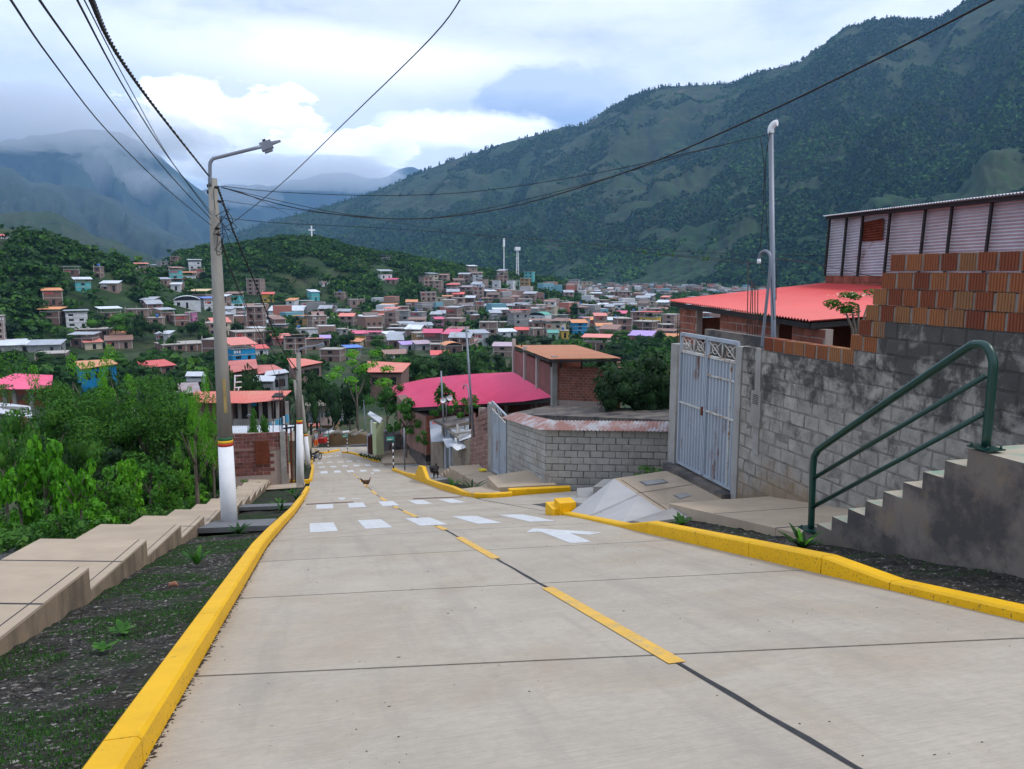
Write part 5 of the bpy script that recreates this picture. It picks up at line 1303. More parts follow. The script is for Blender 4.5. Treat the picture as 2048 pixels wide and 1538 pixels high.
ZONES = [ # polygon box in px (u0,u1,v0,v1), count, storeys choices
 (850, 1010, 565, 600, 20), (880, 1345, 592, 630, 56), (900, 1345, 628, 655, 28), (960, 1345, 655, 690, 16), (640, 900, 618, 700, 30), (440, 660, 600, 660, 18), (420, 660, 640, 715, 12), (90, 440, 612, 690, 22), (700, 960, 660, 715, 10), (1130, 1345, 566, 598, 34), (260, 400, 530, 580, 6), (930, 1060, 545, 565, 6)]
walls_ = ['brick'] * 9 + ['pink brick'] * 11 + ['dark brick'] * 4 + ['grey'] * 5 + ['white'] * 3 + ['cream', 'cream', 'ochre', 'turquoise']
roofs_ = ['grey'] * 8 + ['white'] * 5 + ['rusty'] * 6 + ['brown'] * 4 + ['salmon', 'salmon', 'red', 'orange', 'pink', 'mauve']
ninf = 0
for (u0, u1, v0, v1, n) in ZONES:
    k = 0; tries = 0
    while k < n and tries < n * 14:
        tries += 1
        u = random.uniform(u0, u1); v = random.uniform(v0, v1); p = hit(u, v, 70)
        if p.length > 1500: continue
        w_ = random.uniform(4.8, 8.0); dp = random.uniform(5, 8)
        r_ = math.hypot(w_, dp) / 2
        if any((q[0] - p.x) ** 2 + (q[1] - p.y) ** 2 < ((q[2] + r_) * .92) ** 2 for q in PLACED): continue
        # keep the view onto the described houses open
        aa = math.atan2(p.x, p.y); D = math.hypot(p.x, p.y); bad = False
        for q in PLACED[:len(CAT_SHORT)]:
            Dq = math.hypot(q[0], q[1])
            if 0 < Dq - D < 55 and abs(math.atan2(q[0], q[1]) - aa) * Dq < (q[2] + r_) * .75: bad = True; break
        if bad: continue
        st_ = random.choice([1, 1, 1, 2, 2, 2, 3] if v > 600 else [1, 2, 2, 3]); wl = random.choice(walls_); rf = random.choice(roofs_); rt = random.choice(['flat', 'flat', 'shed', 'shed', 'low', 'low', 'low', 'gable'] if st_ < 3 else ['flat', 'flat', 'shed'])
        if D > 650 and wl == 'brick': wl = random.choice(['pink brick', 'white', 'cream', 'grey'])
        l = auto_label(u, v, st_, wl, rf, rt); g = None
        if l is None: l = f'{NUM[st_]} {wl} house with {rf} roof in the town'; g = f'{wl} houses with {rf} roofs in the town'
        rz = -aa + R(random.choice([-20, -12, 0, 15, 25]) + random.uniform(-8, 8))
        dx = Vector((p.x, p.y, 0)).normalized() * dp / 2
        house((p.x + dx.x, p.y + dx.y, p.z + .3), w_, st_ * random.uniform(2.3, 2.7), dp, st_, wl, rf, rt, l, rz, group=g or 'houses of the valley town', lod=1 if D < 350 else 0)
        k += 1; ninf += 1
print('houses', len(PLACED), 'infill', ninf)

# the farthest part of the town, hundreds of houses too small to count
def far_town():
    vs, fs, cs = [], [], []; rng = np.random.default_rng(4); n = 0
    cols = [(0.22, 0.13, 0.105), (0.27, 0.175, 0.145), (0.25, 0.16, 0.13), (0.20, 0.12, 0.10), (0.33, 0.32, 0.32), (0.30, 0.25, 0.20), (0.5, 0.5, 0.52), (0.17, 0.11, 0.095), (0.26, 0.25, 0.25), (0.42, 0.15, 0.11), (0.14, 0.30, 0.36)]
    for (u0, u1, v0, v1, cnt) in [(1180, 1330, 549, 566, 150), (1140, 1345, 560, 592, 160), (1340, 1700, 560, 590, 420), (860, 1345, 575, 640, 180), (440, 860, 600, 690, 40), (1380, 1480, 590, 700, 120), (240, 420, 515, 545, 12)]:
        for _ in range(cnt):
            u = rng.uniform(u0, u1); v = rng.uniform(v0, v1)
            if v < 561 and u < 1340:
                D = float(np.interp(v, [548, 561], [2100, 1650])); p = atD(u, v, D)
            else:
                p = hit(u, v, 300, 2200)
            D = math.hypot(p.x, p.y); a = rng.uniform(0, 1.6); w_, d_ = rng.uniform(6, 11), rng.uniform(6, 10); h = rng.choice([2.8, 5.2, 5.4, 7.6])
            if any((q[0] - p.x) ** 2 + (q[1] - p.y) ** 2 < (q[2] + 4) ** 2 for q in PLACED): continue
            c, s = math.cos(a), math.sin(a); o = len(vs)
            for z in (-8, h):
                for x, y in ((-w_ / 2, -d_ / 2), (w_ / 2, -d_ / 2), (w_ / 2, d_ / 2), (-w_ / 2, d_ / 2)): vs.append((p.x + x * c - y * s, p.y + x * s + y * c, p.z + z))
            fs += [(o, o + 1, o + 5, o + 4), (o + 1, o + 2, o + 6, o + 5), (o + 2, o + 3, o + 7, o + 6), (o + 3, o, o + 4, o + 7), (o + 4, o + 5, o + 6, o + 7)]
            cc = cols[rng.integers(0, len(cols))]; rc = cols[rng.integers(0, len(cols))] if rng.random() < .5 else (0.5, 0.52, 0.55)
            cs += [cc] * 4 + [rc]
            # windows as recessed dark bands of small boxes
            for k in range(int(h // 2.8)):
                for j in range(3):
                    for (fx, fy, nx, ny) in ((0, -d_ / 2, 1, 0),):
                        x0 = -w_ / 2 + (j + .3) * w_ / 3; x1 = x0 + w_ / 7; z0 = k * 2.8 + 1.0; z1 = z0 + 1.1; y = -d_ / 2 - .05; o = len(vs)
                        for (x, z) in ((x0, z0), (x1, z0), (x1, z1), (x0, z1)): vs.append((p.x + x * c - y * s, p.y + x * s + y * c, p.z + z))
                        fs.append((o, o + 1, o + 2, o + 3)); cs.append((0.02, 0.02, 0.025))
    m = bpy.data.materials.new('far_house_walls'); m.use_nodes = True; t = NT(m.node_tree); bs = m.node_tree.nodes['Principled BSDF']; bs.inputs['Roughness'].default_value = .9
    at = t.new('ShaderNodeAttribute', attribute_name='paint'); t.l.new(at.outputs['Color'], bs.inputs['Base Color'])
    me = npmesh('distant_town', vs, fs, m); ca = me.color_attributes.new('paint', 'FLOAT_COLOR', 'CORNER')
    ca.data.foreach_set('color', np.repeat(np.array([(*c, 1) for c in cs], np.float32), 4, axis=0).ravel())
    o = bpy.data.objects.new('distant_town', me); COL.objects.link(o); tag(o, label='mass of tiny far houses at the foot of the mountain', kind='stuff')
far_town()

# ---------------------------------------------------------------- forest on hills and between the houses
HQ = np.array([(q[0], q[1], q[2]) for q in PLACED]); HA = np.arctan2(HQ[:, 0], HQ[:, 1]); HD = np.hypot(HQ[:, 0], HQ[:, 1])
def sample(u0, u1, d0, d1, n, rng): 
    a = np.arctan(rng.uniform((u0 - 1024) * CP / F, (u1 - 1024) * CP / F, n)) + YAW; d = np.sqrt(rng.uniform(d0 ** 2, d1 ** 2, n)); return a, d
rng = np.random.default_rng(11)
def keep_open(a, d, S, rngf):
    ok = np.ones(len(a), bool)
    for i in range(len(HQ)):
        dd_ = HD[i] - d; lat = np.abs(a - HA[i]) * d
        near = (np.abs(dd_) < HQ[i, 2] * .8 + S * .4) & (lat < HQ[i, 2] * .8 + S * .4)
        fr_ = (dd_ > 0) & (dd_ < (rngf * 1.7 if i < len(CAT_SHORT) else rngf * .5)) & (lat < HQ[i, 2] * .8)
        ok &= ~(near | fr_)
    return ok
a, d = sample(-1100, 1300, 240, 760, 46000, rng)
gz = ground_pol(a, d); fl = np.interp(d, FD, FZ); x, y = d * np.sin(a), d * np.cos(a)
S = rng.uniform(2.0, 4.8, len(a)) * np.where(fbm(x / 40, y / 40, 3, 91) > .5, 1.0, .65)
up = gz - fl
dens = fbm(x / 28, y / 28, 4, 71)
okh = (up > 4) & (dens > .30 + .18 * rng.random(len(a))) & (d < np.where(u_of(a) < 330, 440, 660))
okh &= keep_open(a, d, S, 22)
sl = u_of(a); scar = (np.abs(sl - 235) < 35) & (np.abs(d - 330) < 26); okh &= ~scar
P1 = np.stack([x, y, gz - .6], 1)[okh]; S1_ = S[okh]
print('hill trees', len(P1))
forest('hill_forest', P1[:16000], S1_[:16000], G_FOREST, q=32, label='dense green scrub forest covering the near hills')
a, d = sample(-900, 1420, 125, 1300, 42000, rng)
gz = ground_pol(a, d); fl = np.interp(d, FD, FZ); x, y = d * np.sin(a), d * np.cos(a)
S = rng.uniform(1.7, 4.4, len(a)); cl = fbm(x / 45, y / 45, 3, 171)
ok = (gz - fl < 6) & (cl > .37) & (d > 150)
okA = ok & keep_open(a, d, S, 24)
a2, d2 = sample(1330, 1750, 400, 1100, 4000, rng); g2 = ground_pol(a2, d2)
P2 = np.concatenate([np.stack([x, y, gz - .6], 1)[okA], np.stack([d2 * np.sin(a2), d2 * np.cos(a2), g2 - .6], 1)[:1500]]); S2_ = np.concatenate([S[okA], rng.uniform(2.5, 4.5, 1500)])
print('valley trees', okA.sum())
forest('valley_trees', P2[:14000], S2_[:14000], G_FOREST, seed=6, q=26, label='green trees and bushes growing between the houses of the valley')

# conifer fringe along the mountain crest
def ridge_trees():
    rng = np.random.default_rng(8); V, Fc = [], []
    us = np.concatenate([rng.uniform(480, 1260, 520), rng.uniform(1260, 1560, 140), rng.uniform(1560, 1860, 160)])
    nz = fbm(us / 18, us * 0, 3, 15)
    for u, q in zip(us, nz):
        if q < .42: continue
        az = az_of(u); dc = float(np.interp(u, [250, 480, 900, 1700, 2048, 2700], [5200, 4600, 3900, 3200, 2900, 2600])) - rng.uniform(0, 40)
        x, y = dc * math.sin(az), dc * math.cos(az); z = float(CR(u)) * dc - 4; h = rng.uniform(9, 22) * (dc / 3800); w_ = h * rng.uniform(.18, .4)
        for k in range(3):
            aa = rng.uniform(0, 6.28); zz_ = z + h * (.25 + .25 * k); ww = w_ * (1 - .25 * k); o = len(V)
            V += [(x - math.cos(aa) * ww, y - math.sin(aa) * ww, zz_ - h * .12), (x + math.cos(aa) * ww, y + math.sin(aa) * ww, zz_ - h * .05), (x + math.cos(aa) * ww * .5, y, zz_ + h * .22), (x - math.cos(aa) * ww * .4, y, zz_ + h * .2)]; Fc.append((o, o + 1, o + 2, o + 3))
        o = len(V); V += [(x - .5, y, z), (x + .5, y, z), (x + .4, y, z + h * .9), (x - .4, y, z + h * .9)]; Fc.append((o, o + 1, o + 2, o + 3))
    me = npmesh('ridge_trees', V, Fc, G_DARK); o = bpy.data.objects.new('ridge_trees', me); COL.objects.link(o); tag(o, label='thin fringe of trees along the mountain crest', kind='stuff')
ridge_trees()

# ---------------------------------------------------------------- trees one can tell apart
def T(u, vb, vt, wpx, label, meshes, D=None, trunk=.3, name='tree', group=None, dmin=60, z=None):
    p = hit(u, vb, dmin) if D is None else atD(u, vb, D); k = fwd(p) / F
    return tree(name, (p.x, p.y, p.z), (vb - vt) * k, wpx * k, label, meshes, group, trunk)
T(716, 862, 708, 120, 'tall slender tree with bright green top beside the street end', CR_LIGHT, D=88, trunk=.42)
T(700, 868, 745, 110, 'dark leafy tree behind the slender light green one', CR_DARK, D=96, trunk=.12)
T(632, 838, 742, 90, 'dark round tree right of the far street lamp', CR_DARK, D=112, trunk=.12)
T(775, 868, 772, 70, 'mid green tree over the street at the pink roof corner', CR_MID, D=72, trunk=.2)
T(812, 905, 800, 74, 'bright broad-leaved tree in front of the pink roof corner', CR_BROAD, D=60, trunk=.3)
T(893, 850, 768, 62, 'broad-leaved tree with leaf whorls in front of the pink roof', CR_BROAD, D=50, trunk=.2)
T(930, 850, 792, 50, 'low broad-leaved tree left of the stepped brick wall', CR_BROAD, D=47, trunk=.2)
T(848, 902, 862, 36, 'small tree leaning over the roofs below the pink roof', CR_MID, D=53, trunk=.2)
T(1262, 850, 704, 205, 'large dark glossy tree right of the brick tower', CR_DARK, D=36.5, trunk=.06)
T(1222, 845, 738, 120, 'dark bushy tree against the front of the brick tower', CR_DARK, D=35.5, trunk=.05)
T(1312, 850, 716, 120, 'dark tree close behind the right end of the clean grey block wall', CR_DARK, D=35, trunk=.05)
T(1205, 815, 705, 110, 'dark tree top behind the brick tower with orange roof', CR_DARK, D=56, trunk=.1)
T(1318, 800, 700, 90, 'dense tree filling the gap left of the big gate post', CR_DARK, D=52, trunk=.1)
mang = [(232, 685, 628, 66), (285, 684, 628, 66), (92, 745, 702, 80), (30, 742, 698, 90), (125, 752, 712, 60), (545, 690, 655, 44), (590, 688, 654, 44), (382, 672, 642, 40), (410, 688, 652, 44), (690, 700, 664, 48), (760, 704, 672, 52), (500, 650, 622, 40), (470, 672, 644, 36), (345, 700, 668, 40),
        (512, 776, 738, 90), (450, 782, 748, 80), (560, 800, 765, 60), (300, 760, 728, 70), (368, 772, 738, 66), (420, 738, 704, 60), (240, 742, 706, 60), (330, 724, 700, 44), (860, 672, 640, 56), (900, 684, 652, 60), (845, 690, 664, 60), (930, 690, 662, 60), (980, 694, 668, 60), (1090, 694, 672, 60), (1040, 692, 668, 56),
        (745, 770, 722, 70), (800, 772, 716, 76), (850, 770, 712, 80), (905, 772, 706, 80), (958, 770, 702, 80), (1000, 764, 706, 60), (888, 738, 702, 60), (820, 742, 700, 56), (1125, 668, 640, 36), (1150, 640, 606, 44), (1190, 690, 664, 50), (1240, 692, 662, 60), (1290, 702, 672, 60), (1320, 694, 660, 44), (1255, 660, 638, 36), (1200, 632, 608, 36),
        (1110, 640, 616, 40), (1160, 618, 596, 40), (1230, 640, 620, 30), (965, 660, 638, 36), (1010, 650, 630, 36), (1075, 618, 600, 34), (1300, 646, 626, 30), (650, 640, 618, 40), (800, 650, 622, 50), (130, 690, 662, 44), (70, 668, 640, 50), (30, 670, 636, 56), (190, 664, 642, 36), (430, 625, 602, 36), (470, 610, 588, 34), (560, 612, 590, 36), (1225, 742, 690, 90), (1290, 760, 712, 80)]
pos_words = ['round', 'broad', 'domed', 'spreading', 'compact', 'full', 'dense', 'wide']
for i, (u, vb, vt, wp) in enumerate(mang):
    q = min(CAT_SHORT, key=lambda c: (c[0] - u) ** 2 + 3 * (c[1] - vb) ** 2)
    wd = 'left of' if u < q[0] - 8 else 'right of' if u > q[0] + 8 else ('below' if vb > q[1] else 'above')
    big = 'very large' if wp >= 80 else 'large' if wp >= 60 else 'middle-sized' if wp > 42 else 'small'
    ms = CR_DARK if i % 5 else CR_MID
    l = f'{big} {pos_words[i % 8]} {"dark" if ms is CR_DARK else "mid green"} tree {wd} the {q[2]}'
    T(u, vb, vt, wp * 1.1, l, ms, trunk=.12, group='broad trees in the valley', dmin=85)
# white cross on the hill and radio masts
p = atD(624, 482, 640); k = fwd(p) / F
t = thing('cross', p, 'white cross standing on the crest of the wooded hill', 'cross')
MB().box(-.55, .55, -.5, .5, -3, 30 * k).obj('upright', M_WHITEP, t); MB().box(-6.4 * k, 6.4 * k, -.45, .45, 20.5 * k, 20.5 * k + .95).obj('crossbar', M_WHITEP, t)
for (u, vb, vt, w_, lab) in ((1035, 566, 498, 8, 'white lattice radio mast with box top on the wooded spur'), (1008, 560, 478, 2.5, 'thin white antenna mast left of the lattice radio mast')):
    p = atD(u, vb, 620); k = fwd(p) / F; t = thing('radio_mast', p, lab, 'mast'); b = MB(); h = (vb - vt) * k; r_ = w_ * k * .32
    for sx in (-1, 1):
        for sy in (-1, 1): b.beam((sx * r_, sy * r_, 0), (sx * r_ * .5, sy * r_ * .5, h), .25)
    n = 9
    for i in range(n):
        z0, z1 = h * i / n, h * (i + 1) / n; a_, c_ = r_ * (1 - .5 * i / n), r_ * (1 - .5 * (i + 1) / n)
        b.beam((-a_, -a_, z0), (c_, -c_, z1), .16); b.beam((a_, -a_, z0), (-c_, -c_, z1), .16)
    b.obj('lattice', M_WHITEP, t)
    if w_ > 5: MB().box(-1.9, 1.9, -1.9, 1.9, h - 1.5, h + 1.2).obj('head_box', M_WHITEP, t)
    else: MB().box(-.7, .7, -.7, .7, h * .8, h).obj('antenna', M_WHITEP, t)
# ---------------------------------------------------------------- buildings beside the street
random.seed(5)
def atF(u, v, f):
    d = ray(u, v); fd = d[0] * math.sin(YAW) * CP + d[1] * math.cos(YAW) * CP - d[2] * math.sin(PITCH); k = f / fd
    return Vector((d[0] * k, d[1] * k, d[2] * k))
def loc_of(t, p):
    p = Vector(p)
    if len(p) == 2: p = Vector((p.x, p.y, 0))
    return p - t.location
def sheet(t, pts, m, name='roof', th=.06, waves=0, amp=.02):
    if waves: 
        b = MB(); corrugated(b, *[loc_of(t, p) for p in pts], waves, amp); return b.obj(name, m, t)
    return MB().slab([loc_of(t, p) for p in pts], th).obj(name, m, t)
def pan(t, p0, p1, zt0, zt1, zb0, zb1, m, th=.2, name='wall', side=1):
    b = MB(); wallbox(b, loc_of(t, p0), loc_of(t, p1), zb0 - t.location.z, zt0 - t.location.z, zb1 - t.location.z, zt1 - t.location.z, th, side); return b.obj(name, m, t)
R_PINK = mat('pink_roof_sheet', (0.80, 0.115, 0.24), 0.5, 0.05, 0.4, objvar=0.0, coord='Position', stains=(0.68, 0.08, 0.18), sscale=0.25, samt=0.5)
R_RED = mat('coral_roof_sheet', (0.66, 0.105, 0.10), 0.45, 0.05, 0.4, coord='Position', stains=(0.55, 0.05, 0.05), sscale=0.2, samt=0.6)
R_ORG = mat('orange_roof_sheet', (0.64, 0.27, 0.12), 0.5, 0.05, 0.4, coord='Position', stains=(0.55, 0.2, 0.09), sscale=0.25, samt=0.5)
R_SAL = mat('salmon_roof_sheet', (0.68, 0.17, 0.12), 0.5, 0.05, 0.4, coord='Position', stains=(0.64, 0.26, 0.16), sscale=0.15, samt=0.8)

# brick tower with the orange roof
Pc, Pr, Pl = atF(1107, 733, 40), atF(1243, 733, 39.2), atF(1028, 698, 56)
zt = Pc.z; zb = atF(1107, 815, 40).z
t = thing('brick_tower', Pc, 'square brick house with raised orange roof behind the grey block wall', 'house')
pan(t, Pc, Pr, zt, zt, zb - 2, zb - 2, M_BMORT); pan(t, Pc, Pl, zt, Pl.z - .1, zb - 2, zb - 3, mat('side_brick', (0.20, 0.085, 0.075), 0.92, 0.2, 2.5, coord='Position', stains=(0.26, 0.14, 0.12), sscale=0.7, samt=0.5), name='side_wall', side=-1)
pan(t, Pl, atF(1165, 698, 56), zt - 1.0, zt - 1.0, zb - 2, zb - 2, M_RBRICK, name='back_wall', side=-1); pan(t, Pr, atF(1240, 700, 55), zt - .15, zt - 1.2, zb - 2, zb - 2, M_RBRICK, name='back_wall')
courses(t, Pc, Pr, zb + .35, zt, .262, .137, .018, bmeshes('brick', M_RBRICK), 'brick', .08, proud=.012, jit=.003)
MB().box(-.12, .16, -.2, .1, zb - zt - 2, .55).obj('corner_column', M_GREYC, t)
for s_ in (.3, .62, .98):
    q = loc_of(t, Pc.lerp(Pl, s_)); MB().box(q.x - .16, q.x + .05, q.y - .12, q.y + .12, zb - zt - 1, .1).obj('column', M_SLAB, t)
ro = [atF(1099, 718, 38.6), atF(1242, 716, 38.2), atF(1151, 690, 57), atF(1026, 690.5, 57)]
sheet(t, ro, R_ORG, waves=44, amp=.025)
for p, q in ((ro[0], ro[3]), (ro[0], ro[1]), (ro[1], ro[2])):
    MB().beam(loc_of(t, p) - Vector((0, 0, .12)), loc_of(t, q) - Vector((0, 0, .12)), .09).obj('roof_beam', M_DARKFR, t)
for s_ in np.linspace(.06, .96, 7):
    a_ = loc_of(t, ro[0].lerp(ro[3], s_)) + Vector((.25, 0, -.1)); MB().beam((a_.x, a_.y, 0), a_, .07).obj('roof_post', M_DARKFR, t)
for s_ in (.2, .5, .8, .97):
    a_ = loc_of(t, ro[0].lerp(ro[1], s_)) + Vector((0, .5, -.1)); MB().beam((a_.x, a_.y, 0), a_, .07).obj('roof_post', M_DARKFR, t)

# long pink roof
t = thing('pink_roofed_house', atF(960, 820, 52), 'low brick house under a very large pink sheet roof', 'house')
topP = [(778, 775, 80), (812, 765.5, 77), (850, 757.5, 73), (905, 751, 66), (960, 747, 61), (1027, 744, 56)]
botP = [(813, 816, 62), (868, 813, 56), (925, 810, 51), (985, 807, 46.5), (1045, 803, 43), (1107, 794, 40.3)]
for i in range(5):
    sheet(t, [atF(*botP[i]), atF(*botP[i + 1]), atF(*topP[i + 1]), atF(*topP[i])], R_PINK, 'roof_sheet', waves=26, amp=.018)
MB().prism([loc_of(t, atF(u, v + 1.5, f)) - Vector((0, 0, .25)) for u, v, f in (botP[0], botP[-1], (1100, 797, 43), (820, 812, 66))], [loc_of(t, atF(u, v + 1.5, f)) for u, v, f in (botP[0], botP[-1], (1100, 797, 43), (820, 812, 66))]).obj('eave_beam', M_DARKFR, t)
wl = [(835, 835, 64), (1100, 818, 44)]
a_, b_ = atF(838, 838, 66), atF(1104, 822, 44.5)
pan(t, a_, b_, a_.z, b_.z, a_.z - 8, b_.z - 5, M_RBRICK, name='front_wall')
a_, b_ = atF(800, 780, 76), atF(1060, 760, 54)
pan(t, a_, b_, a_.z - .3, b_.z - .3, a_.z - 9, b_.z - 6, M_RBRICK, name='back_wall')
for s_ in np.linspace(.1, .9, 6):
    q = atF(838, 838, 66).lerp(atF(1104, 822, 44.5), s_); MB().beam(loc_of(t, q), loc_of(t, q) + Vector((0, 0, .9)), .18).obj('roof_post', M_SLAB, t)

# corner house under it, with an overhanging upper floor
M_UP = wallmat('dark brick')
y0, y1 = 57, 70
t = thing('corner_house', (8.0, y0, -13), 'brick corner house with a pinkish overhanging upper floor', 'house')
za = atX(830, 886, 8).z; zt_ = atX(830, 812, 7.4).z
MB().box(0, 4, 0, 11, -8, za + 13).obj('lower_wall', M_STAIR, t); MB().box(-.03, 4, -.02, 11.05, za + 13, za + 13.5).obj('floor_band', M_DARKFR, t)
q = [(0, -.0), (4, 0), (4, 11), (-1.0, 11), (-.9, 3.0)]
MB().prism([(x, y, za + 13.5) for x, y in q], [(x, y, zt_ + 12.4) for x, y in q]).obj('upper_wall', M_PBRICK, t)
courses(t, (8.0, y0), (12, y0), za + .6, zt_ - .6, .8, .42, .04, bmeshes('brick', M_RBRICK), 'brick', .1, proud=.03)

# walls along the right pavement
def xwall(name, label, u0, u1, vt0, vt1, vb0, vb1, m, cat='wall', X=7.98, th=.25):
    p0, p1 = atX(u0, vt0, X), atX(u1, vt1, X); b0, b1 = atX(u0, vb0, X), atX(u1, vb1, X)
    t = thing(name, (X, p1.y, b1.z), label, cat)
    pan(t, p0, p1, p0.z, p1.z, b0.z - .8, b1.z - .8, m, th, side=1); return t, p0, p1, b0, b1
M_OLDW = mat('old_grey_wall', (0.27, 0.23, 0.18), 0.93, 0.15, 1.5, 0.01, 12, coord='Position', stains=(0.15, 0.13, 0.11), sscale=0.6, samt=0.7)
t, p0, p1, b0, b1 = xwall('yard_wall', 'weathered grey yard wall beyond the narrow open doorway', 862, 886, 866, 880, 936, 945, M_OLDW)
courses(t, (7.98, p1.y), (7.98, p0.y), b1.z, p1.z, .5, .28, .02, bmeshes('old_block', M_OLDW), 'block', .1, (p0.z - p1.z) / (p0.y - p1.y), proud=.012, side=-1, cap=150)
t = thing('doorway', atX(896, 945, 7.98), 'narrow open doorway with tall grey posts and a dark sloping canopy', 'doorway')
def bxX(t, u0, u1, vt, vb, m, name, X=7.98, dx0=-.06, dx1=.2):
    a, b_ = atX(u0, vt, X), atX(u1, vb, X); ya, yb = sorted((a.y, b_.y)); MB().box(dx0, dx1, ya - t.location.y, yb - t.location.y, b_.z - t.location.z - .3, a.z - t.location.z).obj(name, m, t)
bxX(t, 884.5, 888.5, 842, 945, M_OLDW, 'post'); bxX(t, 889, 894, 853, 945, M_GATE, 'post'); bxX(t, 899, 903, 870, 945, M_GATE, 'post')
bxX(t, 894, 899, 855, 884, M_GATE, 'panel', dx0=.02, dx1=.06); bxX(t, 893.5, 899.5, 884, 944, M_DARKFR, 'opening_shade_panel', dx0=.5, dx1=.6)  # dark panel set back in the open doorway, its colour stands for the shade inside
a = loc_of(t, atX(882, 838, 7.9)); b_ = loc_of(t, atX(911, 851, 7.9)); MB().slab([(a.x - .5, a.y, a.z), (a.x + .9, a.y, a.z + .2), (b_.x + .9, b_.y, b_.z + .2), (b_.x - .5, b_.y, b_.z)], .18).obj('canopy', M_STAIR, t)
t, p0, p1, b0, b1 = xwall('yard_wall', 'ochre stained block wall below the heap of zinc sheets', 905, 939, 890, 882, 944, 937, M_OLDW)
courses(t, (7.98, p1.y), (7.98, p0.y), b1.z, p1.z, .5, .28, .02, bmeshes('old_block', M_OLDW), 'block', .1, (b0.z - b1.z) / (p0.y - p1.y), proud=.012, side=-1, cap=150, keep=lambda s, z, r: z < p1.z + (p0.z - p1.z) * s / (p0.y - p1.y))
t = thing('zinc_sheet_heap', atF(918, 885, 44), 'heap of loose white zinc sheets and boards on the low roof by the doorway', 'sheet pile')
for i in range(9):
    q = Vector((random.uniform(-.9, 1.2), random.uniform(-1.5, 1.5), -.1 + i * .09)); a = random.uniform(-.5, .5); c, s = math.cos(a), math.sin(a); w_, l_ = random.uniform(.25, .55), random.uniform(.5, 1.1)
    P4 = [(q.x + x * c - y * s, q.y + x * s + y * c, q.z + x * .15 + random.uniform(-.1, .1)) for x, y in ((-w_, -l_), (w_, -l_), (w_, l_), (-w_, l_))]
    bb = MB(); corrugated(bb, *P4, 7, .02); bb.obj('zinc_sheet', random.choice([M_ZINC, M_WHITEP, M_ZINC]), t)
for i in range(4): MB().beam((random.uniform(-1, 0), -1.4, .5 + i * .15), (random.uniform(0, 1.2), random.uniform(.5, 1.5), .9 - i * .2), .12).obj('board', M_GREYC, t)
t = thing('shed', atF(900, 850, 55), 'shed with pale corrugated roof behind the narrow doorway', 'shed')
sheet(t, [atF(859, 842, 58), atF(938, 836, 50), atF(938, 880, 44), atF(862, 884, 50)][::-1], M_ZINC, waves=30, amp=.025)
pan(t, atF(858, 841, 58.5), atF(939, 834.5, 50.5), atF(858, 841, 58.5).z + .05, atF(939, 834.5, 50.5).z + .05, -16, -14, M_OLDW)
rp_ = [atF(864, 845, 56.6), atF(880, 844, 55), atF(882, 862, 53), atF(869, 864, 54.4)]
sheet(t, [p + Vector((0, 0, .08)) for p in rp_], R_RED, 'roof_patch', .03)
# stepped reddish brick wall
t, p0, p1, b0, b1 = xwall('brick_wall', 'reddish brick yard wall with a stepped top left of the narrow gate', 942, 978, 838, 830, 940, 936, M_BMORT)
zA, zB = atX(943, 836, 7.98).z, atX(975, 815, 7.98).z; ysx = atX(957, 825, 7.98).y
pan(t, (7.98, ysx), (7.98, p1.y), atX(957, 815, 7.98).z, zB, p1.z - 1, p1.z - 1, M_BMORT)
sl_ = (b0.z - b1.z) / (b0.y - b1.y)
courses(t, (7.98, p1.y), (7.98, p0.y), b1.z - .1, zB + .1, .42, .26, .03, bmeshes('pink_brick', M_PBRICK), 'brick', .1, sl_, proud=.012, side=-1, cap=290,
        keep=lambda s, z, r: z < (zB + (atX(957, 815, 7.98).z - zB) * s / (ysx - p1.y) if p1.y + s < ysx else zA + .35 - (p1.y + s - ysx) * .12))
t = thing('gate_post', atX(980, 942, 7.98), 'concrete post between the reddish brick wall and the narrow gate', 'gate post'); bxX(t, 977, 984.5, 804, 945, M_GREYC, 'post', dx0=-.05)
# narrow gate
g0, g1 = atX(1014, 963, 7.98), atX(985, 941, 7.98)
gz_t = (atX(1013, 832, 7.98).z, atX(985, 803, 7.98).z)
t = thing('gate', (7.98, g0.y, g0.z), 'narrow grey double gate between brick wall and block wall further down', 'gate')
def sl(y): return (g1.z - g0.z) * (y - g0.y) / (g1.y - g0.y)
L_ = g1.y - g0.y; hh0, hh1 = gz_t[0] - g0.z, gz_t[1] - g0.z
for s_ in (0, 1):
    ya, yb = s_ * L_ / 2 + .03, (s_ + 1) * L_ / 2 - .03; za_, zb_ = hh0 + (hh1 - hh0) * ya / L_, hh0 + (hh1 - hh0) * yb / L_; fa, fb = sl(g0.y + ya), sl(g0.y + yb)
    bb = MB(); corrugated(bb, (0, yb, fb + .1), (0, ya, fa + .1), (0, ya, za_ - .35), (0, yb, zb_ - .35), 6, .02); bb.obj('leaf_panel', M_GATE, t)
    fr = MB()
    for y_, z0_, z1_ in ((ya, fa, za_), (yb, fb, zb_)): fr.box(-.05, .03, y_ - .03, y_ + .03, z0_, z1_)
    fr.beam((0, ya, za_), (0, yb, zb_), .07); fr.beam((0, ya, fa + .05), (0, yb, fb + .05), .07); fr.obj('leaf_frame', M_GATE, t)
    MB().beam((-.03, ya, za_ - .33), (-.03, yb, zb_ - .33), .05).obj('rusty_bar', M_GATEBAR, t)
    lt = MB(); lt.tube([(0, ya, za_ - .33), (0, (ya + yb) / 2, (za_ + zb_) / 2), (0, yb, zb_ - .33)], .012, 5); lt.tube([(0, ya, za_), (0, (ya + yb) / 2, (za_ + zb_) / 2 - .33), (0, yb, zb_)], .012, 5); lt.obj('lattice', M_GATEBAR, t)
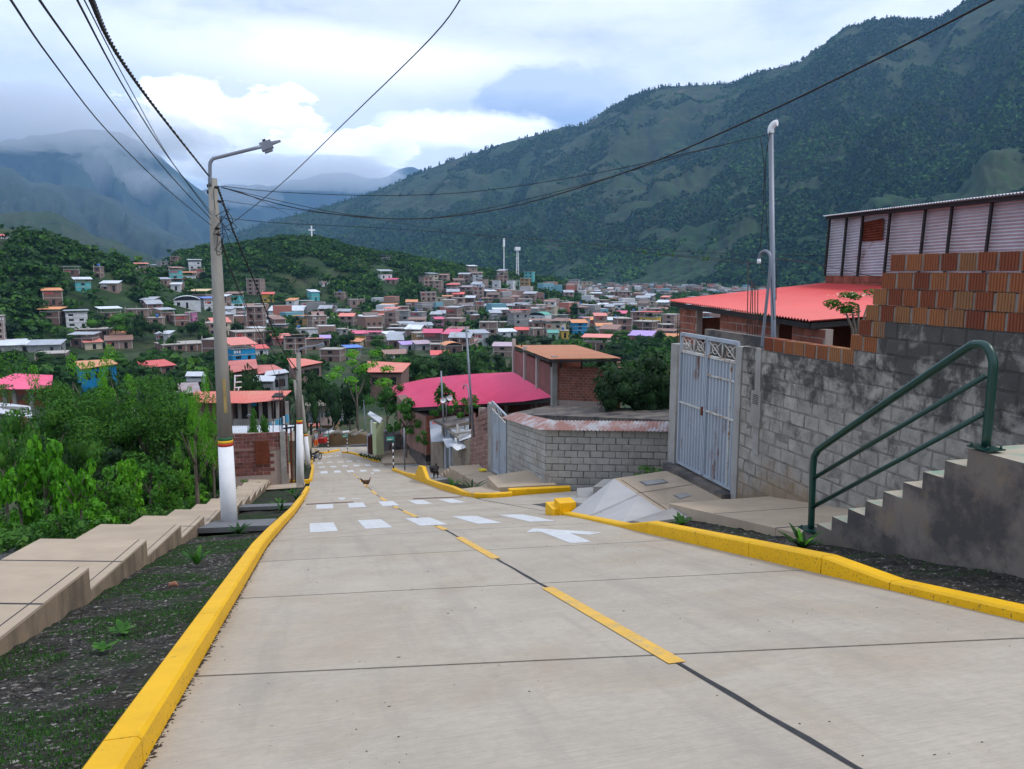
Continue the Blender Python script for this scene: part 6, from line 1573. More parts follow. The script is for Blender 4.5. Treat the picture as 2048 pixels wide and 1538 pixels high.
# grey block wall round the corner
K0 = Vector((7.98, 26.0)); K1 = Vector((7.98, g0.y - .05)); K2 = K0 + Vector((.968, -.25)) * 6.2
t = thing('block_wall', (7.98, 26.0, -7.7), 'clean grey block wall on the side street corner with rusty zinc eave', 'wall')
zc = atX(1090, 858, 7.98).z
pan(t, K0, K1, zc, atX(1015, 836, 7.98).z, -8.6, -10.2, M_MORTAR2, name='mortar_core', side=-1); pan(t, K0, K2, zc - .0, zc - .12, -8.8, -9, M_MORTAR2, name='mortar_core')
slp = (atX(1015, 836, 7.98).z - zc) / (K1.y - K0.y)
courses(t, (7.98, 26.0), K1, zc - 10 * .252, zc, .46, .252, .02, bmeshes('clean_block', M_BLOCK2), 'block', .1, slp, proud=.012, side=-1)
courses(t, K0, K2, zc - 11 * .252, zc, .46, .252, .02, bmeshes('clean_block', M_BLOCK2), 'block', .1, -.02, proud=.012)
MB().box(-.06, .10, -.06, .3, -1.2, 2.1 - 1.0 - .6).obj('corner_pier', M_GREYC, t)
z_ = 7.7 + zc
def W3(p, z): return (p.x - 7.98, p.y - 26.0, z + 7.7)
d2_ = Vector((.968, -.25)); n2_ = Vector((-.25, -.968))
e0 = K0 + n2_ * .25 + Vector((-.25, 0)); e2 = K2 + n2_ * .25; i0 = K0 + Vector((.42, .42)); i2 = K2 - n2_ * .42
bb = MB(); corrugated(bb, W3(e0, zc + .05), W3(e2, zc - .05), W3(i2, zc + .2), W3(i0, zc + .24), 46, .02); bb.obj('eave_sheet', M_RUSTSHEET, t)
e1 = K1 + Vector((-.25, 0)); i1 = K1 + Vector((.42, 0)); z1_ = atX(1015, 836, 7.98).z
bb = MB(); corrugated(bb, W3(e1, z1_ + .02), W3(e0, zc + .05), W3(i0, zc + .24), W3(i1, z1_ + .22), 36, .02); bb.obj('eave_sheet', M_RUSTSHEET, t)
# yard roof behind it: dark low building under the trees
t = thing('yard_building', atF(1180, 835, 36), 'dark low yard building with mould-stained parapet behind the grey block wall', 'house')
pan(t, atF(1015, 822, 37), atF(1345, 832, 31), atF(1015, 828, 37).z, atF(1345, 840, 31).z, -10, -10, M_STAIR, th=3)


# ---------------------------------------------------------------- behind the big wall: red roofed shed and sheet-clad house
t = thing('red_roofed_shed', (11, 15.3, -3), 'open brick shed with a big coral red sheet roof behind the block wall', 'shed')
RC = [atX(1338, 600, 11), atX(1620, 640, 11), atY(1760, 622, 15.3), atY(1665, 571, 24)]
RC = [RC[1], RC[2], RC[3], atY(1338, 600, 24)]
RC = [atX(1620, 641, 11), Vector((18.9, 14.6, -.62)), Vector((18.9, 25.2, -.38)), atX(1338, 601, 11.0)]
bb = MB(); corrugated(bb, loc_of(t, RC[3]), loc_of(t, RC[0]), loc_of(t, RC[1]), loc_of(t, RC[2]), 60, .03); bb.obj('roof', R_RED, t)
MB().beam(loc_of(t, RC[0]) - Vector((-.1, 0, .13)), loc_of(t, RC[3]) - Vector((-.1, 0, .12)), .12).obj('eave_beam', M_DARKFR, t); MB().beam(loc_of(t, RC[0]) - Vector((0, -.1, .13)), loc_of(t, RC[1]) - Vector((0, -.1, .13)), .12).obj('eave_beam', M_DARKFR, t)
for (ua, ub, vt) in ((1360, 1394, 617), (1441, 1546, 628), (1585, 1652, 652)):
    a, b_ = atX(ua, vt, 11.3), atX(ub, vt, 11.3)
    MB().box(.3, .5, b_.y - 15.3, a.y - 15.3, -3, a.z + 3).obj('brick_pier', M_BMORT, t)
    courses(t, (11.3, a.y), (11.3, b_.y), a.z - 1.26, a.z, .3, .21, .02, bmeshes('shed_brick', M_RBRICK), 'brick', .08, proud=.015)
MB().box(6.5, 6.7, -1, 6.5, -5, 2).obj('back_wall', M_RBRICK, t); MB().box(.35, 7.5, 6.3, 6.5, -5, 1.6).obj('side_wall', M_RBRICK, t); MB().box(.4, 7.5, -.6, 6.3, -4.2, -1.4).obj('floor_slab', M_STAIR, t)
MB().box(.25, .45, -.4, 6.3, -2, a.z + 3 - .9).obj('low_wall', M_STAIR, t)
t = thing('sheet_clad_house', (18.5, 17, -3), 'upper floor clad in pale corrugated sheets with dark studs and a rusty patch', 'house')
us_ = [1656, 1690, 1722, 1776, 1846, 1899, 1978, 2060, 2160]
def topv(u): return 441 + (u - 1660) * -.0875
for i in range(len(us_) - 1):
    u0, u1 = us_[i], us_[i + 1]; a, b_ = atX(u0, topv(u0), 18.5), atX(u1, topv(u1), 18.5); n = 21
    bb = MB(); zt0, zt1 = 1.92, 1.92; dz = random.uniform(-.05, .05); dx = random.uniform(-.03, .03)
    corrugated(bb, loc_of(t, (18.5 + dx, a.y, -.12)), loc_of(t, (18.5 + dx, a.y, zt0)), loc_of(t, (18.5 + dx, b_.y - .03, zt0 + dz)), loc_of(t, (18.5 + dx, b_.y - .03, -.12 + dz)), n, .036)
    bb.obj('wall_sheet', M_ZINCP if i > 2 else M_ZINC, t)
    if i == 2:
        bb = MB(); p, q = atX(1727, 446, 18.5), atX(1768, 485, 18.5)
        corrugated(bb, loc_of(t, (18.43, p.y, 1.05)), loc_of(t, (18.43, p.y, 1.7)), loc_of(t, (18.43, q.y, 1.78)), loc_of(t, (18.43, q.y, 1.05)), 8, .028); bb.obj('rusty_patch', M_RUST, t)
for u0 in us_: 
    a = atX(u0, topv(u0), 18.38); MB().beam(loc_of(t, (18.38, a.y, -.15)), loc_of(t, (18.38, a.y - .1, 2.0)), .07).obj('stud', M_DARKFR, t)
bb = MB(); a, b_ = atX(1650, 436, 18.2), atX(2160, 400, 18.2); corrugated(bb, loc_of(t, (18.1, a.y, 2.02)), loc_of(t, (18.1, b_.y, 2.08)), loc_of(t, (22, b_.y, 2.5)), loc_of(t, (22, a.y, 2.4)), 90, .02); bb.obj('roof', M_ZINC, t)
MB().beam(loc_of(t, (18.3, a.y, 1.95)), loc_of(t, (18.3, b_.y, 1.98)), .12).obj('top_beam', M_DARKFR, t)
MB().box(.06, .3, 13 - 17, 25 - 17, -.0, 2.86).obj('base_wall', M_PBRICK, t)
courses(t, (18.5, 25), (18.5, 20), -.6, -.12, .12, .24, .012, bmeshes('base_brick', M_RBRICK), 'brick', .06, proud=.03)
MB().box(.1, 4, 7.8, 8, 2.8, 5).obj('end_wall', M_ZINC, t)
# parapet and rear yard wall behind the orange brick row
t = thing('yard_parapet', (9.8, 12.5, -1.8), 'low mouldy parapet behind the stepped orange bricks', 'wall')
MB().box(0, .2, -2.5, 5.5, -2, .35).obj('wall', M_STAIR, t)
# rebar bundle by the service pole
t = thing('rebar_bundle', (10.4, 16.3, -2.2), 'thin vertical reinforcement bars rising behind the big gate', 'rebar')
for (ub, ut, vt) in ((1494, 1497, 520), (1499, 1503, 560), (1506, 1505, 566), (1511, 1510, 566), (1515, 1516, 572), (1354, 1356, 628), (1360, 1360, 640)):
    p = atX(ub, 690, 10.4 if ub > 1400 else 9.2); q = atX(ut, vt, 10.4 if ub > 1400 else 9.2); MB().tube([loc_of(t, p) - Vector((0, 0, .3)), loc_of(t, q)], .012, 5).obj('bar', M_REBAR, t)

# ---------------------------------------------------------------- left side of the street
t = thing('brick_yard_wall', atY(575, 950, 45), 'red brick yard wall with a boarded opening behind the second lamp pole', 'wall')
a, b_ = atY(380, 868, 45), atY(575, 866, 45); zb0 = atY(470, 950, 45).z
pan(t, a, b_, a.z, b_.z, zb0 - 1, zb0 - 1, M_BMORT)
courses(t, a, b_, zb0 - .1, b_.z, .42, .205, .022, bmeshes('yard_brick', mat('dark_red_brick', (0.17, 0.065, 0.055), 0.9, 0.2, 3, objvar=0.25, coord='Position')), 'brick', .1, proud=.015, keep=lambda s, z, r: s > 1.2 and not (4.25 < s < 4.95 and z < zb0 + 1.35))
q = loc_of(t, atY(525, 928, 44.95)); MB().box(q.x - .38, q.x + .38, q.y - .03, q.y + .03, q.z - .02, q.z + 1.35).obj('boarded_door', M_RUST, t)
q = loc_of(t, atY(575, 950, 45)); MB().box(q.x - .32, q.x - .02, q.y - .15, q.y + .1, q.z - .5, q.z + 2.6).obj('end_column', M_GREYC, t)
MB().box(-5.7, -.35, -.04, -.016, zb0 - t.location.z + 1.36, zb0 - t.location.z + 1.5).obj('tie_beam', M_PBRICK, t)
t = thing('leaning_frame', atY(585, 955, 46), 'dark leaning doorway frame at the end of the brick yard wall', 'doorway')
MB().box(-.1, .25, 0, 3.0, -.8, 2.2).obj('side_wall', M_OLDW, t)
for i, (dx, h_) in enumerate(((-.28, 3.2), (-.05, 3.0), (.2, 3.2))): MB().beam((dx, -.2, -.3), (dx + .08, -.1, h_), .1).obj('post', M_DARKFR if i != 1 else M_RUST, t)
MB().beam((-.4, -.2, 3.0), (.5, -.2, 3.1), .09).obj('lintel', M_DARKFR, t)
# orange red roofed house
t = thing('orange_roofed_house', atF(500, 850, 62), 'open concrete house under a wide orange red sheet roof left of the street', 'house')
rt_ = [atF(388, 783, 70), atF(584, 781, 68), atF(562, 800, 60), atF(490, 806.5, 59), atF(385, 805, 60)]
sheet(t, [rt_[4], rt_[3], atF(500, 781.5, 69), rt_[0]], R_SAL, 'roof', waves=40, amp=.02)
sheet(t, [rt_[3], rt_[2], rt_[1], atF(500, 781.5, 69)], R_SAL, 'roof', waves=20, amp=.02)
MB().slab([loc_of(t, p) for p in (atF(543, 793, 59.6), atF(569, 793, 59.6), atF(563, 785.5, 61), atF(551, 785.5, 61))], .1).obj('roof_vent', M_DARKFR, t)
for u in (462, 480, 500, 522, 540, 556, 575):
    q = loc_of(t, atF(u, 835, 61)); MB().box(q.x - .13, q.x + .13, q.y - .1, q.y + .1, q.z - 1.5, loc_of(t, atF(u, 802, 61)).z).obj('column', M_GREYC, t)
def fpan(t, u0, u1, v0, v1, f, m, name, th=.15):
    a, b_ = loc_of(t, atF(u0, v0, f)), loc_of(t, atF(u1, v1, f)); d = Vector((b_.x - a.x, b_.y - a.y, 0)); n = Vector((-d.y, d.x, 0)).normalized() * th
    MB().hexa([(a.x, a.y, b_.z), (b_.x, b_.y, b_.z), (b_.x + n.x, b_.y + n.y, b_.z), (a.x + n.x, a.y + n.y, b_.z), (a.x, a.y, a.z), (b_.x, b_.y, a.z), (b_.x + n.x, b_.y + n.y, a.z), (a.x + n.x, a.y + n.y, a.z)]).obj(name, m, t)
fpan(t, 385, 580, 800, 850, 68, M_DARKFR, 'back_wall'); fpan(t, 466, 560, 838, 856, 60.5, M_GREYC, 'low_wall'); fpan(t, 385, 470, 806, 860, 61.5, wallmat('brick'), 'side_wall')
fpan(t, 498, 512, 804, 812, 60.8, mat('blue_cloth', (0.02, 0.25, 0.5), .8), 'blue_board')
t = thing('blue_striped_fence', atF(560, 850, 58), 'light blue striped sheet fence under the orange red roof', 'fence')
M_SKYB = mat('sky_blue_sheet', (0.10, 0.42, 0.62), 0.6, 0.1, 1)
for i in range(6):
    u0 = 537 + i * 6.8; v0 = 846 - i * 3.4
    fpan(t, u0, u0 + 6.2, v0, v0 + 16, 57.5 + (i % 2) * .05, M_SKYB if i % 3 != 1 else M_WHITEP, 'fence_sheet', .04)
t = thing('white_roofed_shed', atF(520, 866, 52), 'shed with bright zinc roof just behind the red brick yard wall', 'shed')
sheet(t, [atF(440, 866, 47.5), atF(583, 866, 47.5), atF(590, 850, 52), atF(455, 852, 53)], M_ZINC, waves=30, amp=.02)
t = thing('bent_conduit', atF(503, 866, 46.5), 'grey conduit with hooked top above the brick yard wall', 'conduit')
MB().tube([loc_of(t, atF(u, v, 46.5)) for u, v in ((503, 872), (504, 850), (503, 838), (500, 830), (496, 829), (494, 834))], .04, 6).obj('pipe', M_METAL, t)
t = thing('rebar_bundle', atF(560, 870, 45.5), 'tall dark reinforcement bars rising from the brick yard wall corner', 'rebar')
for (ub, ut, vt) in ((546, 547, 795), (560, 558, 742), (563, 562, 758), (565, 566, 755), (572, 569, 790)):
    MB().tube([loc_of(t, atF(ub, 872, 45.5)), loc_of(t, atF(ut, vt, 45.5))], .022, 5).obj('bar', M_REBAR, t)
# wide sheet roofs in the middle distance
def roofhouse(label, pts, m, wall, D0, drop=2.6, zigzag=True):
    t = thing('house', atF(pts[0][0], pts[0][1], pts[0][2]), label, 'house', 'houses of the valley town')
    sheet(t, [atF(*p) for p in pts], m, 'roof', .1)
    P4 = [atF(*p) for p in pts]; c = sum(P4, Vector()) / 4; Q4 = [loc_of(t, c + (p - c) * .9) for p in P4]
    MB().prism([q - Vector((0, 0, drop + 4)) for q in Q4], [q - Vector((0, 0, .5)) for q in Q4]).obj('wall', wallmat(wall), t)
    a, b_ = Q4[0], Q4[1]
    for s_ in (.2, .5, .8): q = a.lerp(b_, s_); MB().box(q.x - .7, q.x + .7, q.y - .06, q.y + .1, q.z - 2.4, q.z - 1.1).obj('window', M_PANE, t)
R_DSAL = mat('faded_red_roof', (0.50, 0.13, 0.11), .6, .08, .3, coord='Position', stains=(0.62, 0.22, 0.17), sscale=.12, samt=.7)
roofhouse('low house with a wide faded red roof under the bright blue house', [(452, 747, 150), (516, 736, 150), (512, 718, 168), (452, 722, 168)], R_DSAL, 'brick', 150)
roofhouse('low house with faded red roof and pale skylights right of the first one', [(516, 748, 148), (566, 738, 150), (548, 729, 160), (512, 730, 162)], R_DSAL, 'dark brick', 150)
roofhouse('house with pointed coral roof behind the second lamp pole', [(584, 736, 158), (646, 724, 160), (610, 717, 172), (574, 716, 172)], R_SAL, 'pink brick', 160)
roofhouse('large house with a curved orange pink roof among dark trees', [(735, 744, 140), (805, 744, 140), (822, 726, 160), (735, 722, 162)], R_SAL, 'brick', 140)
roofhouse('house with orange roof above a bright blue wall at the left', [(160, 738, 150), (236, 727, 150), (222, 718, 166), (148, 722, 166)], R_ORG, 'blue', 150)
roofhouse('whitish sheet roofed shed between the trees right of the orange red roof', [(497, 762, 118), (548, 762, 118), (552, 752, 126), (508, 750, 128)], M_ZINC, 'grey', 118)
roofhouse('grey sheet roofed shed below the faded red roofs', [(528, 752, 136), (578, 744, 136), (570, 738, 146), (532, 742, 146)], M_ZINC, 'grey', 136)
roofhouse('shed with rust streaked zinc roof among trees left of the tall pole', [(330, 790, 100), (402, 784, 100), (396, 764, 116), (350, 766, 116)], M_RUSTSHEET, 'grey', 100)
roofhouse('small white roofed hut in the trees left of the tall pole', [(370, 752, 140), (412, 752, 140), (406, 743, 150), (374, 743, 150)], M_ZINC, 'white', 140)
# pink-red roof at the far left
t = thing('red_roofed_house', atF(50, 800, 60), 'dark open house under a broad pinkish red roof at the left picture edge', 'house')
sheet(t, [atF(-60, 778, 57), atF(103, 778.5, 57), atF(106, 750, 66), atF(30, 747, 68)], R_PINK, waves=44, amp=.02)
fpan(t, -60, 100, 777, 815, 64, M_RBRICK, 'back_wall'); fpan(t, 32, 96, 790, 800, 58.5, wallmat('pink brick'), 'front_wall')
for u in (-20, 12, 31, 64, 95):
    q = loc_of(t, atF(u, 812, 58)); MB().box(q.x - .13, q.x + .13, q.y - .13, q.y + .13, q.z - 1, loc_of(t, atF(u, 779, 58)).z).obj('column', M_GREYC, t)
t = thing('hut', atF(30, 880, 42), 'grey plastered hut half hidden by the bushes at the left edge', 'hut')
fpan(t, -30, 62, 812, 900, 44, M_GREYC, 'wall'); sheet(t, [atF(-40, 818, 42), atF(66, 838, 42), atF(60, 812, 47), atF(-40, 800, 47)], M_ZINC, 'roof', .05)
MB().box(1.1, 1.35, -2.3, -2.0, -1.6, 1.6).obj('porch_post', M_RBRICK, t)
t = thing('lean_to', atF(265, 850, 50), 'pale sheet-roofed lean-to glimpsed through the trees left of the pole', 'shed')
sheet(t, [atF(225, 836, 48), atF(312, 836, 48), atF(318, 815, 54), atF(240, 815, 54)], M_ZINC, 'roof', waves=26, amp=.02); fpan(t, 230, 310, 836, 870, 50, M_GREYC, 'wall')
# white picket-like poles, small panel with dishes near pole
t = thing('rack', atF(472, 785, 72), 'white pipe rack standing on the orange red roof', 'rack')
for dz in (0, .7, 1.3): MB().tube([loc_of(t, atF(469, 752 + dz * 18, 66)), loc_of(t, atF(483, 751 + dz * 18, 66))], .05, 5).obj('rung', M_WHITEP, t)
MB().tube([loc_of(t, atF(469, 783, 66)), loc_of(t, atF(470, 750, 66))], .05, 5).obj('upright', M_WHITEP, t); MB().tube([loc_of(t, atF(476, 783, 66)), loc_of(t, atF(478, 775, 66))], .05, 5).obj('foot', M_WHITEP, t)

# ---------------------------------------------------------------- bottom of the street
M_MUD = mat('mud_plaster', (0.235, 0.155, 0.075), 0.95, 0.12, 0.8, 0.01, 10, coord='Position', stains=(0.17, 0.12, 0.07), sscale=.5, samt=.5)
t = thing('mud_wall', atF(690, 905, 84), 'brown mud-plastered wall with grey foot closing the street end', 'wall')
fpan(t, 650, 740, 869, 912, 86, M_MUD, 'wall', .4)
p = [loc_of(t, atF(u, v, 85.8)) for u, v in ((650, 912), (740, 912), (740, 886), (650, 896))]; MB().prism([q + Vector((0, .3, 0)) for q in p], p).obj('grey_plinth', M_GREYC, t)
for i in range(14):
    q = loc_of(t, atF(656 + i * 5.5, 868, 86)); MB().beam(q + Vector((-.5, random.uniform(-.3, .3), random.uniform(-.1, .2))), q + Vector((random.uniform(.2, .7), .3, random.uniform(-.1, .55))), .16).obj('rubble_board', random.choice([M_GREYC, M_OLDW, M_WHITEP]), t)
t = thing('cream_house', atF(620, 890, 82), 'cream walled house with red tile edge left of the street end', 'house')
a, b_ = atF(608, 902, 74), atF(640, 884, 98)
pan(t, a, b_, atF(608, 868, 74).z, atF(640, 853, 98).z, a.z - 1, b_.z - 1, wallmat('cream'), side=1)
for s_ in (.35, .75): q = loc_of(t, a.lerp(b_, s_)); MB().box(q.x - .02, q.x + .25, q.y - .3, q.y + .3, q.z + 1.2 + s_ * .6, q.z + 2.4 + s_ * .6).obj('window', M_PANE, t)
sheet(t, [atF(612, 852, 96), atF(640, 852, 96), atF(640, 846, 100), atF(612, 846, 100)], R_SAL, 'tile_roof', .1)
t = thing('grey_building', atF(640, 850, 112), 'bare grey concrete building behind the street end', 'house')
fpan(t, 604, 672, 822, 862, 112, mat('bluish_concrete', (0.23, 0.24, 0.26), .9, .1, .5, coord='Position', stains=(0.15, .14, .14), sscale=.3), 'wall', 6); fpan(t, 602, 676, 812, 823, 111.5, M_OLDW, 'parapet', 6)
for u in (640, 646): fpan(t, u, u + 1.2, 823, 862, 111.9, M_SLAB, 'column', .1)
t = thing('brown_roofed_shed', atF(655, 860, 104), 'shed with brown hipped roof behind the mud wall', 'shed')
MB().prism([loc_of(t, atF(u, v, 104)) + Vector((0, dy, 0)) for u, v, dy in ((640, 848, -1), (672, 848, -1), (672, 848, 4), (640, 848, 4))], [loc_of(t, atF(u, v, 104)) + Vector((0, dy, 0)) for u, v, dy in ((651, 837, 0), (668, 837, 0), (668, 837, 2), (651, 837, 2))]).obj('roof', roofmat('brown'), t); fpan(t, 643, 671, 848, 862, 104, M_MUD, 'wall', 2)
t = thing('tarp', atF(650, 862, 96), 'slack whitish tarpaulin hung behind the mud wall', 'tarpaulin')
MB().prism([loc_of(t, atF(u, v, 96)) for u, v in ((640, 854), (650, 860), (662, 857), (668, 852), (660, 868), (641, 872))], [loc_of(t, atF(u, v, 96.1)) for u, v in ((640, 854), (650, 860), (662, 857), (668, 852), (660, 868), (641, 872))]).obj('cloth', M_WHITEP, t)
t = thing('pale_green_house', atF(748, 900, 66), 'narrow house with a pale green pillar at the far right corner', 'house')
fpan(t, 733.5, 741, 868, 910, 70, M_GATE, 'side_wall', 3); fpan(t, 744, 753, 845, 911, 68, mat('pale_green_paint', (0.45, 0.52, 0.30), .8, .08, 1), 'pillar', .8); fpan(t, 741, 745, 840, 905, 72, M_WHITEP, 'wall', .4)
sheet(t, [atF(735, 828, 74), atF(760, 846, 66), atF(765, 836, 70), atF(740, 822, 78)], M_ZINC, 'roof', .08)
fpan(t, 752, 835, 868, 915, 74, M_STAIR, 'dark_front', 3)
for i in range(5): fpan(t, 735 + i * 2.2, 736.6 + i * 2.2, 872, 908, 69.6 - i * .3, M_DARKFR if i % 2 else M_RUST, 'plank', .1)
# street name posts
def signpost(u, vb, vt, label, s=1):
    p = onroad(u, vb, .15); k = fwd(p) / F; h = (vb - vt) * k
    t = thing('street_sign', p, label, 'street sign', 'striped street name posts')
    n = 9
    for i in range(n): MB().tube([(0, 0, h * .9 * i / n), (0, 0, h * .9 * (i + 1) / n)], .045, 8).obj('pole_band', M_WHITEP if i % 2 else M_DARKFR, t)
    M_SG = mat('sign_green', (0.05, 0.30, 0.24), .5, .05, 2)
    MB().box(-.45, .1, -.03, .0, h * .88, h * 1.0).obj('name_plate', M_SG, t); MB().box(-.0, .03, -.1, .45, h * .8, h * .92).obj('name_plate', M_SG, t)
    MB().box(-.40, -.02, -.036, -.031, h * .915, h * .935).obj('plate_lettering', M_WHITEP, t)
signpost(656.7, 903, 868, 'striped sign post before the left end of the mud wall'); signpost(695, 906, 869, 'striped sign post before the middle of the mud wall')
signpost(761.5, 916, 868, 'striped sign post with large green plate beyond the side street'); signpost(787, 937, 872, 'nearest striped sign post at the side street corner')
p = onroad(809.6, 940, .15); k = fwd(p) / F; t = thing('thin_post', p, 'thin plain grey post on the right pavement corner', 'post'); MB().tube([(0, 0, 0), (0, 0, 85 * k)], .05, 8).obj('post', M_METAL, t)

# ---------------------------------------------------------------- concrete poles and lamps
def pole(base, top, r0, r1, label, band=1.9, arm=None, boxes=True, group='concrete utility poles along the street', bz=None):
    p = base; t = thing('utility_pole', p, label, 'utility pole', group); tp = loc_of(t, top); h = tp.z
    def at_(z): return Vector((tp.x * z / h, tp.y * z / h, z))
    def rr(z): return r0 + (r1 - r0) * z / h
    bz = bz or (band, .12)
    MB().tube([at_(-.3), at_(bz[0])], rr(0), 16, rr(bz[0])).obj('white_base', M_WHITEP, t)
    z = bz[0]
    for m in (M_PR, M_PY, M_PG): MB().tube([at_(z), at_(z + bz[1])], rr(z) + .002, 16, rr(z + bz[1]) + .002).obj('colour_band', m, t); z += bz[1]
    MB().tube([at_(z), at_(h * .5), at_(h)], [rr(z), rr(h * .5), r1], 18).obj('shaft', M_POLE, t)
    return t, at_
PB1 = Vector((-2.23, 20.0, zr(20) + .17)); d_ = ray(425, 357); k_ = math.hypot(PB1.x, PB1.y) / math.hypot(d_[0], d_[1]); PT1 = Vector((d_[0] * k_, d_[1] * k_, d_[2] * k_))
t, at1 = pole(PB1, PT1, .205, .105, 'tall concrete utility pole with white base standing in the left planter', bz=(1.98, .075)); h1 = loc_of(t, PT1).z; POLE1 = t
def L1(u, v, dy=0): q = atY(u, v, 20.0 + dy); return loc_of(t, q)
# lamp arm with curved neck and head
neck = [L1(421, 372), L1(421, 335), L1(422, 326), L1(427, 319), L1(437, 316), L1(524, 294.5)]
MB().tube([q + Vector((0, -.1, 0)) for q in smooth(neck, 4)], .042, 10).obj('lamp_arm', M_METAL, t)
hb = [L1(524, 297), L1(560, 284)]
d = (hb[1] - hb[0]).normalized(); nn = Vector((0, 1, 0)); upv = nn.cross(d) * -1
lm = MB(); 
def hx(o, l0, l1, wy, z0, z1, taper=1.0):
    A = hb[0] + d * l0; B = hb[0] + d * l1
    return [A - nn * wy + upv * z0, B - nn * wy * taper + upv * z0, B + nn * wy * taper + upv * z0, A + nn * wy + upv * z0, A - nn * wy + upv * z1, B - nn * wy * taper + upv * (z1 * taper), B + nn * wy * taper + upv * (z1 * taper), A + nn * wy + upv * z1]
if upv.z < 0: upv = -upv
lo = MB().hexa(hx(0, -.02, .26, .13, -.07, .12)).obj('lamp_head', M_METAL, t); MB().hexa(hx(0, .26, .48, .10, .0, .07, .55)).obj('head_nose', M_METAL, lo)
MB().hexa(hx(0, .02, .22, .10, -.13, -.072)).obj('lamp_lens', M_METAL, lo); MB().hexa(hx(0, .08, .16, .04, .122, .18)).obj('photocell', M_DARKFR, lo)
for v in (372, 384): MB().tube([L1(414, v) , L1(432, v)], .045, 6).obj('clamp', M_DARKFR, t)
q = L1(451, 790); MB().box(q.x - .035, q.x + .035, q.y - .17, q.y - .12, q.z - .42, q.z + .42).obj('sign_strip', mat('worn_yellow', (0.36, 0.26, 0.10), .8, .2, 4), t)
# second pole with lamp, then two more
B2 = Vector((-.95, 41.0, zr(41) + .15)); t2, at2 = pole(B2, atY(597, 705, 41.0), .21, .11, 'second concrete lamp pole at the bend of the left kerb', bz=(3.3, .10)); T2 = loc_of(t2, atY(597, 705, 41.0))
q = lambda u, v: loc_of(t2, atY(u, v, 41.0))
MB().tube(smooth([q(597, 722), q(596.5, 706), q(600, 699), q(606, 696), q(628, 692), q(638, 690)], 4), .045, 8).obj('lamp_arm', M_METAL, t2); MB().beam(q(636, 692), q(649, 688.5), .22, .16).obj('lamp_head', M_METAL, t2)
B3 = Vector((-1.25, 68, zr(68) + .15)); t3, _ = pole(B3, atY(589, 760, 68.0), .2, .11, 'third pole leaning behind the second lamp pole', bz=(2.6, .1))
B4 = Vector((-.75, 64.5, zr(64.5) + .15)); t4, _ = pole(B4, atY(603, 790, 64.5), .2, .11, 'pole with white base near the parked motorcycle', bz=(2.6, .1))
B5 = Vector((5.9, 100, -20)); 
for (u, vb, vt, f, lab) in ((643, 870, 822, 95, 'thin dark post by the cream wall'), (947, 835, 653, 38.5, 'thin leaning grey mast above the stepped brick wall'), (888, 842, 742, 47, 'grey service pole above the narrow doorway'), (89, 528, 505, 395, 'white pole on the left hillside track'), (29, 545, 522, 395, 'white pole lower on the left hillside track'), (489, 640, 600, 300, 'thin pole in the town'), (840, 880, 800, 90, 'pale leaning pole in front of the dark trees')):
    t = thing('thin_pole', atF(u, vb, f), lab, 'pole'); u2 = {947: 932, 888: 882, 840: 826, 643: 637}.get(u, u)
    if u == 840: u, u2 = 733, 727
    t.location = atF(u, vb, f); MB().tube([(0, 0, -1), loc_of(t, atF(u2, vt, f))], .055 if f < 100 else .22, 7).obj('pole', M_DARKFR if vt == 822 else M_METAL, t)
t = thing('service_conduits', atX(941, 842, 8.1), 'pair of white conduits with looped top by the leaning mast', 'conduit')
for pts in (((940, 845), (938, 800), (937, 780), (933, 770), (928, 770), (926, 778)), ((944, 848), (943, 815))): MB().tube([loc_of(t, atX(u, v, 8.1)) for u, v in pts], .035, 6).obj('pipe', M_METAL, t)
t = thing('satellite_dish', atF(893, 800, 46), 'two small white dishes on a post among the leaves', 'dish')
for dx, dz in ((-.2, 0), (.2, .12)):
    b = MB(); c = Vector((dx, 0, dz)); n = 14
    b.v = [(c.x, .08, c.z)] + [(c.x + .17 * math.cos(a), 0, c.z + .17 * math.sin(a)) for a in np.linspace(0, 2 * math.pi, n, endpoint=False)] + [(c.x + .1 * math.cos(a), .06, c.z + .1 * math.sin(a)) for a in np.linspace(0, 2 * math.pi, n, endpoint=False)]
    for i in range(n): b.f += [(1 + i, 1 + (i + 1) % n, 1 + n + (i + 1) % n, 1 + n + i), (1 + n + i, 1 + n + (i + 1) % n, 0)]
    b.obj('dish', M_WHITEP, t)
MB().tube([(0, .1, -1.2), (0, .1, .2)], .03, 6).obj('post', M_METAL, t)

# ---------------------------------------------------------------- cables
def cable(label, pts, r=.012, sag=None, twist=False, name='cable', group='black cables overhead'):
    """pts: world points; r radius"""
    pts = [Vector(p) for p in pts]
    t = thing(name, pts[0], label, 'cable', group); P = [loc_of(t, p) for p in pts]
    r = r * .85
    if len(P) == 2:
        a, b_ = P; n = 22; s_ = sag or 0
        P = [a.lerp(b_, i / n) - Vector((0, 0, 4 * s_ * (i / n) * (1 - i / n))) for i in range(n + 1)]
    else: P = smooth(P, 5)
    if 'overhead' in label: P = [P[0] + (P[0] - P[1]).normalized() * 24] + P
    if 'crossing the sky' in label or 'to the top right' in label: P = P + [P[-1] + (P[-1] - P[-2]).normalized() * 24]
    if twist:
        m = 220; Q = []
        for k in range(m + 1):
            x = k / m * (len(P) - 1); i = min(int(x), len(P) - 2); Q.append(P[i].lerp(P[i + 1], x - i))
        for s_ in (0, math.pi):
            W_ = [q + Vector((math.cos(k * .85 + s_) * r * .9, 0, math.sin(k * .85 + s_) * r * .9)) for k, q in enumerate(Q)]
            MB().tube(W_, r, 5).obj('strand', M_BLACK, t)
    else: MB().tube(P, r, 5).obj('wire', M_BLACK, t)
